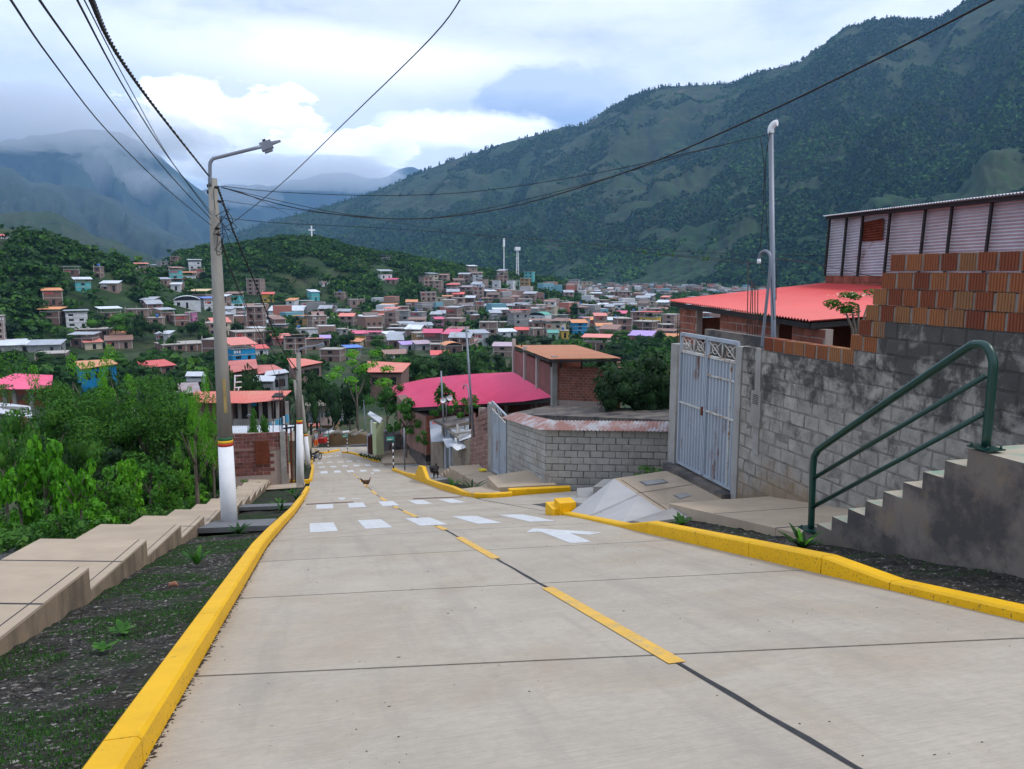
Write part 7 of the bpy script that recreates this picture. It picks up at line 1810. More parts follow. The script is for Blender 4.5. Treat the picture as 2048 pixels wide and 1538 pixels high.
# overhead lines coming from behind the camera to the first pole
topP1 = PT1
def P1(u, v): return atY(u, v, 20.0)
cable('thick twisted overhead cable running down to the pole top', [atY(180, -8, 6.0), atY(235, 108, 9.0), atY(320, 228, 13.5), P1(418, 352)], .015, twist=True)
cable('leftmost overhead wire ending below the pole top', [atY(22, 0, 5.0), atY(105, 122, 7.6), atY(215, 262, 11.6), atY(330, 375, 16), P1(424, 452)], .009)
cable('second overhead wire from the left ending at the pole', [atY(76, -5, 5.5), atY(130, 72, 7.3), atY(240, 225, 12), atY(340, 350, 16.3), P1(424, 440)], .011)
cable('third overhead wire in a close pair on the left', [atY(152, -5, 6.0), atY(245, 170, 10), atY(330, 305, 14.5), P1(424, 432)], .010)
cable('thin fourth overhead wire in a close pair on the left', [atY(166, -5, 6.0), atY(262, 180, 10), atY(345, 325, 15), P1(424, 426)], .006)
cable('long single wire crossing the sky upwards to the right', [P1(462, 448), atY(560, 370, 16), atY(700, 235, 12), atY(860, 78, 9), atY(925, -8, 8)], .009)
cable('long wire from the pole over the street to the top right', [P1(442, 374), atY(600, 418, 19), atY(800, 438, 17), atY(1000, 418, 14), atY(1250, 345, 11), atY(1500, 240, 8.5), atY(1760, 115, 6.7), atY(2000, -8, 5.5)], .013)
E_ = atX(1540, 268, 9.45)
def mixd(a, b_, n, pv):      # follow picture points between two known ends
    out = []
    for i, (u, v) in enumerate(pv): 
        s_ = (i + 1) / (len(pv) + 1); f = fwd(a) * (1 - s_) + fwd(b_) * s_; out.append(atF(u, v, f))
    return [a] + out + [b_]
cable('service wire from pole top to the white elbow, upper', mixd(P1(442, 372), E_, 0, [(560, 384), (760, 391), (960, 382), (1200, 345), (1400, 300)]), .009)
cable('service wire from pole top to the white elbow, lower', mixd(P1(442, 374), E_, 0, [(560, 402), (720, 432), (880, 434), (1120, 382), (1380, 307)]), .008)
cable('wire running level from the pole past the service pole', mixd(P1(448, 436), atX(1660, 512, 18.4), 0, [(560, 446), (760, 456), (960, 470), (1160, 486), (1400, 505)]), .009)
cable('sloping wire from the pole towards the valley houses', [P1(446, 376), atY(520, 400, 30), atY(620, 448, 60), atY(740, 492, 110)], .012)
cable('wire from the pole fading over the wooded hill', [P1(444, 400), atY(520, 412, 22), atY(600, 421, 24), atY(760, 440, 26), atY(900, 462, 27), atY(1100, 490, 27), atX(1480, 520, 12)], .007)
cable('thick twisted cable from the first pole to the second', [P1(436, 375), atY(470, 470, 26), atY(520, 590, 32), atY(560, 690, 37), atY(596, 742, 41)], .02, twist=True)
cable('slack wires hanging from the first pole to the second', [P1(440, 470), atY(470, 560, 25), atY(520, 665, 31), atY(560, 720, 37), atY(596, 765, 41)], .016)
cable('lower slack wire from the first pole down the street', [P1(440, 478), atY(480, 590, 27), atY(530, 700, 35), atY(566, 790, 44)], .013)
cable('loop of black wire hanging beside the service pole', [atX(1521, 275, 9.4), atX(1528, 330, 9.4), atX(1527, 400, 9.4), atX(1522, 480, 9.35), atX(1519, 515, 9.3), atX(1528, 545, 9.3), atX(1540, 540, 9.3)], .011)
cable('second black wire down the service pole', [atX(1540, 262, 9.4), atX(1531, 330, 9.4), atX(1532, 420, 9.4), atX(1538, 500, 9.4), atX(1548, 640, 9.4)], .009)
cable('wire with small plants growing on it, right of the service pole', [atX(1552, 600, 9.4), atX(1554, 530, 9.4), atX(1562, 518, 10), atX(1640, 530, 14), atX(1760, 556, 18.2)], .010)
cable('plant-hung wire crossing before the mountain', mixd(atF(1165, 486, 30), atX(1535, 528, 9.5), 0, [(1290, 505), (1410, 518)]), .010)
# tangle on the first pole
t = thing('wire_tangle', PT1, 'tangle of looped black wires tied to the first pole', 'cable')
rg = random.Random(3)
for i in range(11):
    u0, v0 = rg.uniform(428, 446), rg.choice([372, 400, 432, 462, 470]); u1, v1 = rg.uniform(424, 462), rg.choice([420, 460, 475, 500])
    um, vm = rg.uniform(408, 474), (v0 + v1) / 2 + rg.uniform(-20, 40)
    dy = rg.uniform(-.5, -.1); MB().tube([loc_of(t, p) for p in smooth([atY(u0, v0, 20 + dy), atY(um, vm, 20 + dy), atY(u1, v1, 20 + dy)], 7)], .008, 5).obj('wire_loop', M_BLACK, t)
for (u, v) in ((432, 374), (438, 402), (434, 456), (436, 468)): MB().tube([loc_of(t, atY(u - 3, v, 19.8)), loc_of(t, atY(u + 5, v + 2, 19.8))], .035, 6).obj('connector', M_BLACK, t)
# ---------------------------------------------------------------- plants, animals, people and small things near by
random.seed(9)
def gz_(x, y): return gnear(x, y)
def onyard(u, v):        # picture point on the yard left of the pavement
    d = ray(u, v)
    for y in np.linspace(6, 60, 900):
        x = d[0] / d[1] * y
        if d[2] / d[1] * y <= gnear(x, y): return Vector((x, y, gnear(x, y)))
    return atD(u, v, 40)
def yard_plant(u, vb, vt, wp, label, meshes, name='bush', group='leafy bushes in the yard left of the pavement', trunk=.06, cat='bush', dz=0):
    d = ray(u, vb); r_ = abs(d[0] / d[1]); xe = lambda y: -float(np.interp(y, [14, 20, 24], [-4.9, -4.6, -4.4]))
    y = float(np.interp(vb, [950, 985, 1010, 1035], [30, 23, 18.5, 15.5])); y = max(y, (xe(y) + wp * y / F * .35) / max(r_, .05)); y = min(y, 42)
    p = atY(u, vb, y); p.z = gnear(p.x, p.y); k = fwd(p) / F; tz = atY(u, vt, y).z
    return tree(name, (p.x, p.y, p.z + dz), max(.5, (tz - p.z)), wp * k, label, meshes, group, trunk, cat=cat, sink=.1)
G_FRESH = leaf_mat('soft_green_leaves', (0.022, 0.09, 0.01), (0.055, 0.19, 0.015), (0.13, 0.31, 0.028))
BW = [crown_mesh('leaves', G_LIGHT, s, 16, 620, .20, .8, .48, .14, .30, .95, core=.4, droop=.5) for s in (31, 32, 33)]
BW2 = [crown_mesh('leaves', G_FRESH, s, 14, 800, .14, .7, .45, .18, .34, .9, core=.5, droop=.4) for s in (34, 35)]
words = [('broad heart-leaved bush at the left picture edge', 40, 1000, 905, 110, BW), ('tall heart-leaved bush second from the left edge', 92, 1000, 882, 84, BW), ('heart-leaved bush left of the dry brush', 160, 1012, 925, 84, BW), ('low bright bush in front of the feathery tree', 215, 1000, 930, 80, BW2),
         ('bright leafy bush beside the dry brush', 258, 992, 924, 70, BW), ('leafy bush before the dark understorey', 300, 985, 918, 84, BW2), ('tall leafy bush near the slim tree', 335, 975, 905, 60, BW2), ('round bush left of the slim airy tree', 372, 985, 948, 56, BW2), ('bush right behind the tall pole', 425, 990, 950, 60, BW2),
         ('single upright heart-leaved plant by the groundcover', 275, 1042, 985, 42, BW), ('small bush behind the pavement steps', 505, 975, 958, 36, BW2), ('dark bush under the feathery tree', 235, 960, 900, 90, CR_DARK), ('dark thicket behind the heart-leaved bushes', 130, 950, 880, 110, CR_DARK), ('dark shaded bush between the tree stems', 330, 950, 890, 90, CR_DARK), ('shaded bush right of the hut', 85, 925, 850, 80, CR_MID), ('dark bush behind the airy tree', 400, 950, 905, 60, CR_DARK)]
for l, u, vb, vt, wp, ms in words: yard_plant(u, vb, vt, wp * 1.2, l, ms)
for i, (u, vb, vt, wp, ms, l) in enumerate(((118, 1030, 1000, 70, BW2, 'soft mid green bush low in the yard behind the gravel'), (190, 1030, 1002, 70, BW, 'bright low bush in the middle of the lower yard row'), (240, 1022, 992, 60, BW2, 'rounded low bush right of the middle of the lower yard row'), (330, 1012, 986, 60, BW, 'bright low bush near the end of the lower yard row'), (385, 1008, 984, 50, BW, 'bright low bush last in the lower yard row before the pole'), (412, 1000, 968, 50, BW2, 'leafy low bush just left of the tall pole base'))):
    yard_plant(u, vb, vt, wp * 1.2, l, ms)
def big(u, vb, vt, wp, D, label, ms, trunk=.3):
    p = atD(u, vb, D); k = fwd(p) / F; p.z = min(p.z, gnear(p.x, p.y) + .1); return tree('tree', p, atD(u, vt, D).z - p.z, wp * k, label, ms, None, trunk)
big(300, 965, 765, 280, 33, 'wide feathery-leaved tree in the yard left of the tall pole', CR_FEATH, .38)
big(165, 940, 715, 240, 36, 'taller feathery tree with fresh green top at the far left', CR_FEATH, .36)
big(190, 880, 700, 150, 37, 'fresh green crown rising above the feathery trees', CR_FEATHL, .2)
big(395, 985, 762, 110, 26, 'slim airy tree with thin stems right beside the tall pole', CR_FEATHL, .2)
big(60, 935, 785, 190, 40, 'dark feathery tree by the grey hut', CR_FEATH, .2)
big(262, 900, 745, 150, 40, 'bright tree between the two feathery trees', CR_FEATHL, .2)
big(425, 900, 800, 60, 33, 'thin sapling just right of the tall pole', CR_FEATHL, .2)
big(520, 872, 822, 46, 47, 'small bush-like tree above the brick yard wall', CR_MID, .15)
big(352, 830, 765, 120, 58, 'leafy tree in front of the orange red roof', CR_MID, .1)
big(300, 800, 740, 130, 85, 'dark tree above the lean-to roof', CR_DARK, .1); big(215, 800, 745, 120, 88, 'dark tree behind the red roof at the left', CR_DARK, .1); big(440, 800, 742, 90, 92, 'dark tree behind the orange red roof', CR_DARK, .1); big(515, 790, 736, 90, 96, 'dark tree right behind the orange red roof', CR_DARK, .1)
big(600, 830, 770, 60, 80, 'dark tree between the orange red roof and the lamp pole', CR_DARK, .1)

for l, u, vb, vt, wp, D, ms in (('dense dark thicket low behind the far left bushes', 60, 940, 885, 150, 40, CR_DARK), ('dense thicket between the left tree stems', 190, 940, 880, 170, 40, CR_DARK), ('dense thicket under the wide feathery tree', 310, 940, 880, 170, 40, CR_DARK), ('thicket beside the slim airy tree', 405, 950, 880, 70, 36, CR_MID), ('leafy undergrowth at the hut corner', 10, 950, 840, 120, 30, CR_MID), ('leafy undergrowth in the middle of the yard', 250, 950, 815, 150, 33, CR_MID), ('leafy undergrowth behind the slim tree', 365, 930, 800, 120, 34, CR_MID), ('leafy undergrowth left of the middle', 120, 930, 800, 140, 35, CR_MID)):
    p = atD(u, vb, D); p.z = min(p.z, gnear(p.x, p.y)); k = fwd(p) / F; tree('thicket', p, atD(u, vt, D).z - p.z, wp * k, l, ms, 'thickets in the yard', .04, cat='bush', sink=.1)
big(205, 960, 800, 190, 34, 'broad feathery tree low in the middle of the yard', CR_FEATH, .3); big(345, 960, 805, 140, 33, 'feathery tree leaning towards the tall pole', CR_FEATH, .3)

def stuffmesh(name, V, Fc, m, label, attr=None):
    me = npmesh(name, V, Fc, m); 
    if attr is not None: at = me.attributes.new('rnd', 'FLOAT', 'FACE'); at.data.foreach_set('value', attr.astype(np.float32))
    o = bpy.data.objects.new(name, me); COL.objects.link(o); return tag(o, label=label, kind='stuff')
G_COVER = leaf_mat('cover_leaves', (0.02, 0.065, 0.012), (0.05, 0.16, 0.018), (0.13, 0.27, 0.04), attr=True)
def cover():
    rng = np.random.default_rng(5); n = 42000
    y = rng.uniform(13.2, 44, n); x = np.interp(y, [14, 20, 24], [-4.6, -4.3, -4.05]) - rng.gamma(2.0, 1.7, n)
    edge = (y < 17.5) & (x > -6.6 + (y - 14) * .45); dn = fbm(x / 1.6, y / 1.6, 3, 3); keep = (~edge) & (dn > .34) & (x > -22) & ~((x > -9) & (y < 15.2))
    keep &= ~((x < -5.2) & (y < 16.8 + (-5 - x) * .1))
    keep &= ~((y > 34) & (x > -7.5))
    x, y, dn = x[keep], y[keep], dn[keep]
    z = np.array([gnear(a, b_) for a, b_ in zip(x, y)]) + rng.uniform(0, .8, len(x)) * (dn - .25) * 1.5
    pos = np.stack([x, y, z], 1); nr = unit(rng.normal(0, .5, (len(x), 3)) + np.array([0, -.2, 1])); v, f = leafgeo(pos, nr, rng.uniform(.08, .2, len(x)), .7, rng)
    stuffmesh('groundcover', v, f, G_COVER, 'bright green creeping groundcover beside the left pavement', np.clip(rng.normal(.45, .25, len(x)), 0, 1))
cover()
def blades(name, P, h, w_, m, label, lean=.35, seed=1):
    rng = np.random.default_rng(seed); n = len(P); a = rng.uniform(0, 6.28, n); L_ = rng.uniform(.6, 1.2, n) * h; l = rng.uniform(0, lean, n) * L_
    sx, sy = -np.sin(a) * w_ / 2, np.cos(a) * w_ / 2; tx, ty = np.cos(a) * l, np.sin(a) * l
    p0 = P + np.stack([sx, sy, sx * 0], 1); p1 = P - np.stack([sx, sy, sx * 0], 1); p2 = P + np.stack([tx - sx * .2, ty - sy * .2, L_], 1); p3 = P + np.stack([tx + sx * .2, ty + sy * .2, L_], 1)
    V = np.stack([p0, p1, p2, p3], 1).reshape(-1, 3); stuffmesh(name, V, np.arange(len(V)).reshape(-1, 4), m, label, np.clip(rng.normal(.45, .22, n), 0, 1))
def planter_pts(n, side, y0, y1, seed, thr, sc=.6):
    rng = np.random.default_rng(seed); y = y0 + (y1 - y0) * rng.random(n) ** 1.3
    if side < 0: x = rng.uniform(-2.66, -1.18, n)
    else: x = rng.uniform(XRK + .22, 6.42, n)
    k = fbm(x / sc, y / sc, 3, seed) > thr; x, y = x[k], y[k]; return np.stack([x, y, np.array([zr(q) for q in y]) + (.012 if side < 0 else .03) + (fbm(x * 3, y * 3, 5, 12, .6) - .5) * .11], 1)
G_GRASS = leaf_mat('short_grass', (0.012, 0.05, 0.008), (0.03, 0.12, 0.012), (0.07, 0.20, 0.02), attr=True)
blades('grass', np.concatenate([planter_pts(70000, -1, 2.0, 17.2, 4, .50), planter_pts(6000, -1, 20.2, 26, 14, .4), planter_pts(6000, -1, 28.5, 39, 15, .35), planter_pts(5000, 1, 3, 12, 6, .6)]), .022, .007, G_GRASS, 'short patchy grass growing in the planters', .9)
rng = np.random.default_rng(2)
tp_ = []
for (u, v, n, s) in ((18, 985, 260, .7), (58, 955, 160, .5), (-20, 990, 200, .7), (215, 975, 90, .4), (10, 940, 120, .6)):
    p = onyard(u, v); tp_.append(np.array(p)[None, :] + rng.normal(0, s, (n, 3)) * np.array([1, 1, 0]))
blades('tall_grass', np.concatenate(tp_), 1.5, .035, G_COVER, 'tall bright grass blades at the left edge of the yard', .45, 8)
OCT = (np.array([(1, 0, 0), (-1, 0, 0), (0, 1, 0), (0, -1, 0), (0, 0, 1), (0, 0, -1)], float), np.array([(0, 2, 4), (2, 1, 4), (1, 3, 4), (3, 0, 4), (2, 0, 5), (1, 2, 5), (3, 1, 5), (0, 3, 5)]))
def pebbles(name, P, r0, r1, m, label, seed, ICO=None):
    ICO = ICO or OCT; rng = np.random.default_rng(seed); n = len(P); T = ICO[0][None] * rng.uniform(.6, 1.25, (n, len(ICO[0]), 1)) * np.stack([rng.uniform(.8, 2.4, n), rng.uniform(.7, 1.4, n), rng.uniform(.35, .7, n)], 1)[:, None, :]
    S = (r0 + (r1 - r0) * rng.random(n) ** 3)[:, None, None]; V = (T * S + P[:, None, :]).reshape(-1, 3); Fc = (ICO[1][None] + (np.arange(n) * len(ICO[0]))[:, None, None]).reshape(-1, 3)
    stuffmesh(name, V, Fc, m, label, None)
def peb_extra(t, vec, col):
    g = t.new('ShaderNodeNewGeometry'); return t.ramp(g.outputs['Random Per Island'], [(0, (0.03, 0.03, 0.032)), (.5, (0.045, 0.042, 0.038)), (.85, (0.10, 0.09, 0.08)), (1, (0.27, 0.25, 0.23))])
M_PEB = mat('pebble', (0.1, 0.1, 0.1), 0.9, 0.1, 3, extra=peb_extra)
pebbles('pebbles', planter_pts(34000, -1, 1.8, 17, 21, .2), .004, .018, M_PEB, 'small stones scattered over the left planter soil', 1)
pebbles('pebbles', planter_pts(9000, 1, 2.5, 12.5, 22, .2), .005, .02, M_PEB, 'small stones and chips over the right planter soil', 2)
rng = np.random.default_rng(6); n = 3500; x = rng.uniform(-9.5, -4.8, n); y = rng.uniform(9, 16.8, n); k = (x < -4.85) & (y + x * .6 < 12.6); x, y = x[k], y[k]
pebbles('gravel', np.stack([x, y, [gnear(a, b_) for a, b_ in zip(x, y)]], 1), .015, .05, M_PEB, 'grey gravel beside the left pavement', 3)
n = 700; x = rng.uniform(-5.6, -2.6, n); y = rng.uniform(39.5, 44.8, n); pebbles('rubble', np.stack([x, y, [gnear(a, b_) + .05 for a, b_ in zip(x, y)]], 1), .03, .16, M_PEB, 'stones and rubble at the foot of the brick yard wall', 4)
# specks on the road
n = 1500; x = rng.uniform(-.9, 5.1, n); y = 2.5 + 28 * rng.random(n) ** 1.3; k = (fbm(x, y, 3, 9) > .55) | (x < -.75); x, y = x[k], y[k]
pebbles('road_specks', np.stack([x, y, [zr(b_) + .002 for b_ in y]], 1), .002, .008, mat('dirt_speck', (0.05, 0.035, 0.025), .95), 'dark bits of dirt scattered on the concrete road', 5)
n = 3200; y = 1.8 + 30 * rng.random(n); x = np.array([XL(q) for q in y]) + rng.exponential(.011, n); pebbles('kerb_dirt', np.stack([x, y, [zr(b_) + .002 for b_ in y]], 1), .004, .013, MATS['dirt_speck'], 'line of dirt along the foot of the left kerb', 6)
# single stones and small things in the yard
def stone(u, v, wp, hp, label, m, seed, name='boulder', p=None):
    p = p or onyard(u, v); k = fwd(p) / F; rg = np.random.default_rng(seed); iv, if_ = ico(2); vv = iv * (1 + rg.normal(0, .06, (len(iv), 1))) * np.array([wp * k / 2, wp * k / 2.4, hp * k * .75])
    o = bpy.data.objects.new(name, npmesh(name, vv, if_, m, True)); COL.objects.link(o); o.location = (p.x, p.y, p.z + hp * k * .25); return tag(o, label, 'stone', 'stones in the gravel yard')
M_STONE = mat('river_stone', (0.17, 0.17, 0.165), .9, .15, 3, .01, 10)
stone(118, 1096, 64, 16, 'large smooth grey boulder at the pavement edge', M_STONE, 1); stone(76, 1103, 24, 9, 'small dark stone left of the smooth boulder', M_STONE, 2); stone(6, 1136, 14, 8, 'white pebble at the left picture edge', M_WHITEP, 3, 'pebble'); stone(28, 1103, 20, 6, 'flat pale stone in the gravel', M_STONE, 4); stone(50, 1108, 26, 5, 'flat slab-like stone beside the gravel', M_STONE, 5); stone(310, 1041, 20, 7, 'light stone at the groundcover edge', M_GREYC, 6)
p = onyard(140, 1072); t = thing('litter', p, 'crumpled blue and white plastic litter at the groundcover edge', 'litter')
for i, (m, dx) in enumerate(((mat('blue_plastic', (0.03, 0.08, 0.5), .4), 0), (M_WHITEP, .16))):
    iv, if_ = ico(1); rg = np.random.default_rng(i); me = npmesh('scrap', iv * rg.uniform(.5, 1.2, (len(iv), 1)) * .09, if_, m); inst('scrap', me, t, (dx, 0, .05))
p = onyard(325, 1003); t = thing('dry_brush', p, 'heap of dry brown brush among the green plants', 'brush pile'); bb = MB()
M_DRY = mat('dry_twigs', (0.17, 0.10, 0.06), .95, .3, 10)
for i in range(90):
    a = random.uniform(0, 6.28); r_ = random.uniform(0, .5); q = Vector((r_ * math.cos(a), r_ * math.sin(a), random.uniform(0, .25))); e_ = q + Vector((random.uniform(-.3, .3), random.uniform(-.3, .3), random.uniform(-.02, .2))); bb.beam(q, e_, .018)
o = bb.obj('twigs', M_DRY, t); o['kind'] = 'stuff'
p = onroad(348, 1176, .05); t = thing('fallen_leaf', p, 'curled reddish dry leaf lying on the left planter', 'leaf')
MB().tube([(-.09, 0, .02), (-.05, .0, .07), (.02, 0, .08), (.07, 0, .03)], [.01, .045, .05, .012], 8).obj('blade', mat('dry_leaf', (0.38, 0.17, 0.11), .8, .2, 12), t); t.scale = (.7, .35, .7)
# strap-leaved rosettes
def rosette(p, n, L_, label, m=G_DARK, wd=.04, up=.8, name='strap_plant', group='strap-leaved plants in the planters'):
    t = thing(name, p, label, 'plant', group); rg = random.Random(int(p[1] * 100))
    for i in range(n):
        a = 6.28 * i / n + rg.uniform(-.3, .3); l = L_ * rg.uniform(.7, 1.15); el = rg.uniform(.35, 1.0) * up; bb = MB(); pts = []
        for k in range(5):
            s_ = k / 4; x = l * s_ * math.cos(el); z = l * (math.sin(el) * s_ * 1.4 - s_ * s_ * .6 * math.sin(el)) ; w_ = wd * (1 - abs(s_ - .4) * 1.3 if s_ < 1 else .03); pts.append((x, z, max(.004, w_)))
        c, s = math.cos(a), math.sin(a)
        for (x0, z0, w0), (x1, z1, w1) in zip(pts[:-1], pts[1:]): bb.quad((x0 * c + w0 * s, x0 * s - w0 * c, z0), (x1 * c + w1 * s, x1 * s - w1 * c, z1), (x1 * c - w1 * s, x1 * s + w1 * c, z1), (x0 * c - w0 * s, x0 * s + w0 * c, z0))
        bb.obj('leaf', m, t)
    return t
rosette(onroad(478, 1068, .06), 14, .38, 'dark strap-leaved plant before the slab of the tall pole'); rosette(onroad(394, 1128, .05), 8, .34, 'small green sapling in the middle of the left planter', G_MID, .045, 1.2, 'sapling')
rosette(onroad(245, 1262, .05), 9, .14, 'low seedling on the near left planter', G_MID, .04, .7, 'sapling'); rosette(onroad(205, 1300, .05), 8, .13, 'second low seedling nearest in the left planter', G_MID, .035, .6, 'sapling')
rosette(Vector((5.95, 8.2, zr(8.2) + .04)), 16, .38, 'dark spiky plant with red centre at the foot of the stairs'); rosette(Vector((5.95, 8.2, zr(8.2) + .06)), 4, .28, 'yellow-green blades within the dark spiky plant at the stairs', G_LIGHT, .03, 1.3)
rosette(Vector((6.05, 11.7, zr(11.7) + .03)), 9, .3, 'small leafy plant by the apron edge', G_MID, .05, 1)
rosette(Vector((5.9, 29.2, zr(29.2) + .06)), 12, .8, 'dark strap-leaved plant on the far right planter', G_DARK, .05); rosette(Vector((5.8, 33, zr(33) + .06)), 9, .6, 'leafy plant at the foot of the stepped pavement', G_MID, .07)
for i, (u, v) in enumerate(((560, 1012), (562, 1022), (585, 988), (592, 1000), (612, 955), (616, 945), (614, 935))):
    if i < 4: rosette(onroad(u, v, .06), 9, .5, ['small plant behind the dark slab', 'plant between the two dark slabs', 'leafy plant beyond the second slab', 'plant near the curve of the left kerb'][i], [G_MID, G_DARK][i % 2], .05, 1)
    else: rosette(Vector((XL(51 + i * 3) - .7, 51 + (i - 4) * 5, zr(51 + (i - 4) * 5) + .1)), 10, .9, ['plant in the far left planter by the lamp pole', 'middle plant of the far left planter', 'farthest plant of the left planter'][i - 4], G_DARK, .06, 1.2)
for i in range(8):
    p = onroad(722 + i * 5.4, 913 + i * 1.35, .16); rosette(p, 7, .55, 'dark agave in the row behind the far right kerb', G_DARK, .07, 1.2, 'agave', 'row of agaves behind the far right kerb')
# weeds by the side street
p = Vector((11.6, 23.6, -7.6)); t = tree('weeds', p, .9, 1.9, 'bright weeds growing at the grey wall beside the big gate post', BW2, None, .05, cat='weeds', sink=.1)
# little flowering tree behind the stepped wall
p = atX(1712, 690, 9.6); k = fwd(p) / F; t = thing('small_tree', p, 'small multi-stemmed tree with pale blossoms behind the stepped orange bricks', 'tree')
SM = crown_mesh('crown', G_MID, 77, 11, 900, .15, .55, .55, .2, .34, .5, core=0.35)
inst('crown', SM, t, (0, 0, 58 * k), (0, 0, 0), (64 * k, 64 * k, 34 * k))
bb = MB()
for dx in (-10, -4, 2, 8): bb.tube([(dx * k * .6, 0, -.3), (dx * k, 0, 30 * k), (dx * k * 3, .05, 76 * k)], [.03, .025, .012], 6)
bb.obj('stems', M_BARK, t)
v, f = leafgeo(np.random.default_rng(1).normal(0, 1, (90, 3)) * np.array([.42, .4, .05]) * 60 * k / .6 * .6 + np.array([0, 0, 100 * k]), np.tile([[0, 0, 1.]], (90, 1)), np.full(90, .06), .7)
inst('blossoms', npmesh('blossoms', v, f, mat('blossom', (0.65, 0.55, 0.42), .8)), t)
# plants caught on the wire
for i, (u, v) in enumerate(((1290, 506), (1318, 509), (1345, 511), (1408, 518), (1740 - 325, 519))):
    pa, pb = atF(1165, 486, 30), atX(1535, 528, 9.5); s_ = (u - 1165) / 370; q = atF(u, v, fwd(pa) * (1 - s_) + fwd(pb) * s_); rosette(q - Vector((0, 0, .05)), 9, .22, 'tiny tuft of air plant sitting on the crossing wire', G_MID, .012, 1.2, 'air_plant', 'air plants on the wire')

# ---------------------------------------------------------------- living figures
def skin(name, V, E, Rd, m, t, root=0, sub=2):
    me = bpy.data.meshes.new(name); me.from_pydata([tuple(v) for v in V], E, []); o = bpy.data.objects.new(name, me); COL.objects.link(o); o.parent = t
    sk = o.modifiers.new('skin', 'SKIN'); sk.use_smooth_shade = True
    me.skin_vertices[0].data  # ensure layer
    for i, r_ in enumerate(Rd): me.skin_vertices[0].data[i].radius = (r_, r_) if not isinstance(r_, tuple) else r_
    me.skin_vertices[0].data[root].use_root = True
    s_ = o.modifiers.new('sub', 'SUBSURF'); s_.levels = sub; s_.render_levels = sub; me.materials.append(m); return o
def mk(name, V, E, Rd, m, t, root=0, sub=2):
    me = bpy.data.meshes.new(name); me.from_pydata([tuple(v) for v in V], E, []); o = bpy.data.objects.new(name, me); COL.objects.link(o); o.parent = t
    sk = o.modifiers.new('skin', 'SKIN'); sk.use_smooth_shade = True
    for i, r_ in enumerate(Rd): me.skin_vertices[0].data[i].radius = (r_, r_)
    me.skin_vertices[0].data[root].use_root = True
    s_ = o.modifiers.new('sub', 'SUBSURF'); s_.levels = sub; s_.render_levels = sub; me.materials.append(m); return o
M_HEN = mat('brown_feathers', (0.10, 0.05, 0.028), .9, .4, 18); M_DOG = mat('black_fur', (0.022, 0.017, 0.015), .95, .3, 20); M_LEGY = mat('hen_leg', (0.35, 0.20, 0.07), .8)
p = onroad(733, 974, 0); t = thing('hen', p, 'brown hen walking across the centre line of the street', 'hen', rz=R(-10))
V = [(0, 0, .24), (-.10, 0, .26), (-.17, 0, .33), (-.22, 0, .40), (.09, 0, .25), (.15, 0, .32), (.18, 0, .41), (.205, 0, .45)]
mk('body', V, [(0, 1), (1, 2), (2, 3), (0, 4), (4, 5), (5, 6), (6, 7)], [.105, .09, .05, .02, .085, .045, .028, .03], M_HEN, t)
MB().tube([(.22, 0, .45), (.255, 0, .44)], [.012, .003], 6).obj('beak', M_LEGY, t); MB().box(.175, .225, -.006, .006, .47, .50).obj('comb', M_PR, t)
bb = MB(); [bb.quad((-.15, y_, .27), (-.24, y_ * 2, .30), (-.30, y_ * 2.4, .46), (-.2, y_, .38)) for y_ in (-.03, -.01, .01, .03)]; bb.obj('tail_feathers', M_DOG, t)
for y_, dx in ((-.04, .05), (.04, -.05)):
    MB().tube([(.01, y_, .17), (.03 + dx * .5, y_, .09), (.01 + dx, y_, .01)], .010, 6).obj('leg', M_LEGY, t)
    bb = MB(); [bb.tube([(.01 + dx, y_, .012), (.06 + dx, y_ + q, .006)], .006, 5) for q in (-.03, 0, .03)]; bb.obj('foot', M_LEGY, t)
p = atX(870, 966, 5.75); gzp = zr(p.y) + .2; p = Vector((5.95, 38.9, zr(38.9) + .19)); t = thing('dog', p, 'black dog seen from behind on the right pavement by the steps', 'dog', rz=R(80))
V = [(0, 0, .42), (-.22, 0, .42), (.22, 0, .42), (.34, 0, .50), (.44, 0, .58), (.56, 0, .56),
     (-.24, .09, .36), (-.20, .10, .22), (-.29, .10, .12), (-.26, .10, .015), (-.24, -.09, .36), (-.20, -.10, .22), (-.29, -.10, .12), (-.26, -.10, .015),
     (.22, .08, .34), (.21, .09, .18), (.22, .09, .015), (.22, -.08, .34), (.21, -.09, .18), (.22, -.09, .015), (-.34, 0, .42), (-.44, 0, .34), (-.5, 0, .26)]
E_ = [(0, 1), (0, 2), (2, 3), (3, 4), (4, 5), (1, 6), (6, 7), (7, 8), (8, 9), (1, 10), (10, 11), (11, 12), (12, 13), (2, 14), (14, 15), (15, 16), (2, 17), (17, 18), (18, 19), (1, 20), (20, 21), (21, 22)]
mk('body', V, E_, [.11, .10, .12, .07, .075, .035, .07, .045, .028, .03, .07, .045, .028, .03, .05, .03, .028, .05, .03, .028, .04, .03, .02], M_DOG, t)
for y_ in (-.05, .05): MB().prism([(.40, y_ - .02, .63), (.44, y_ - .02, .63), (.42, y_ + .02, .62)], [(.41, y_, .71), (.42, y_, .71), (.415, y_ + .005, .71)]).obj('ear', M_DOG, t)
t = thing('basin', (6.7, 44.5, zr(44.5) + .2), 'black rubber basin on the right pavement below the doorway', 'basin'); MB().tube([(0, 0, 0), (0, 0, .3)], [.22, .30], 14).obj('bowl', M_BLACK, t); MB().tube([(0, 0, .30), (0, 0, .33)], .31, 14).obj('rim', M_DARKFR, t)
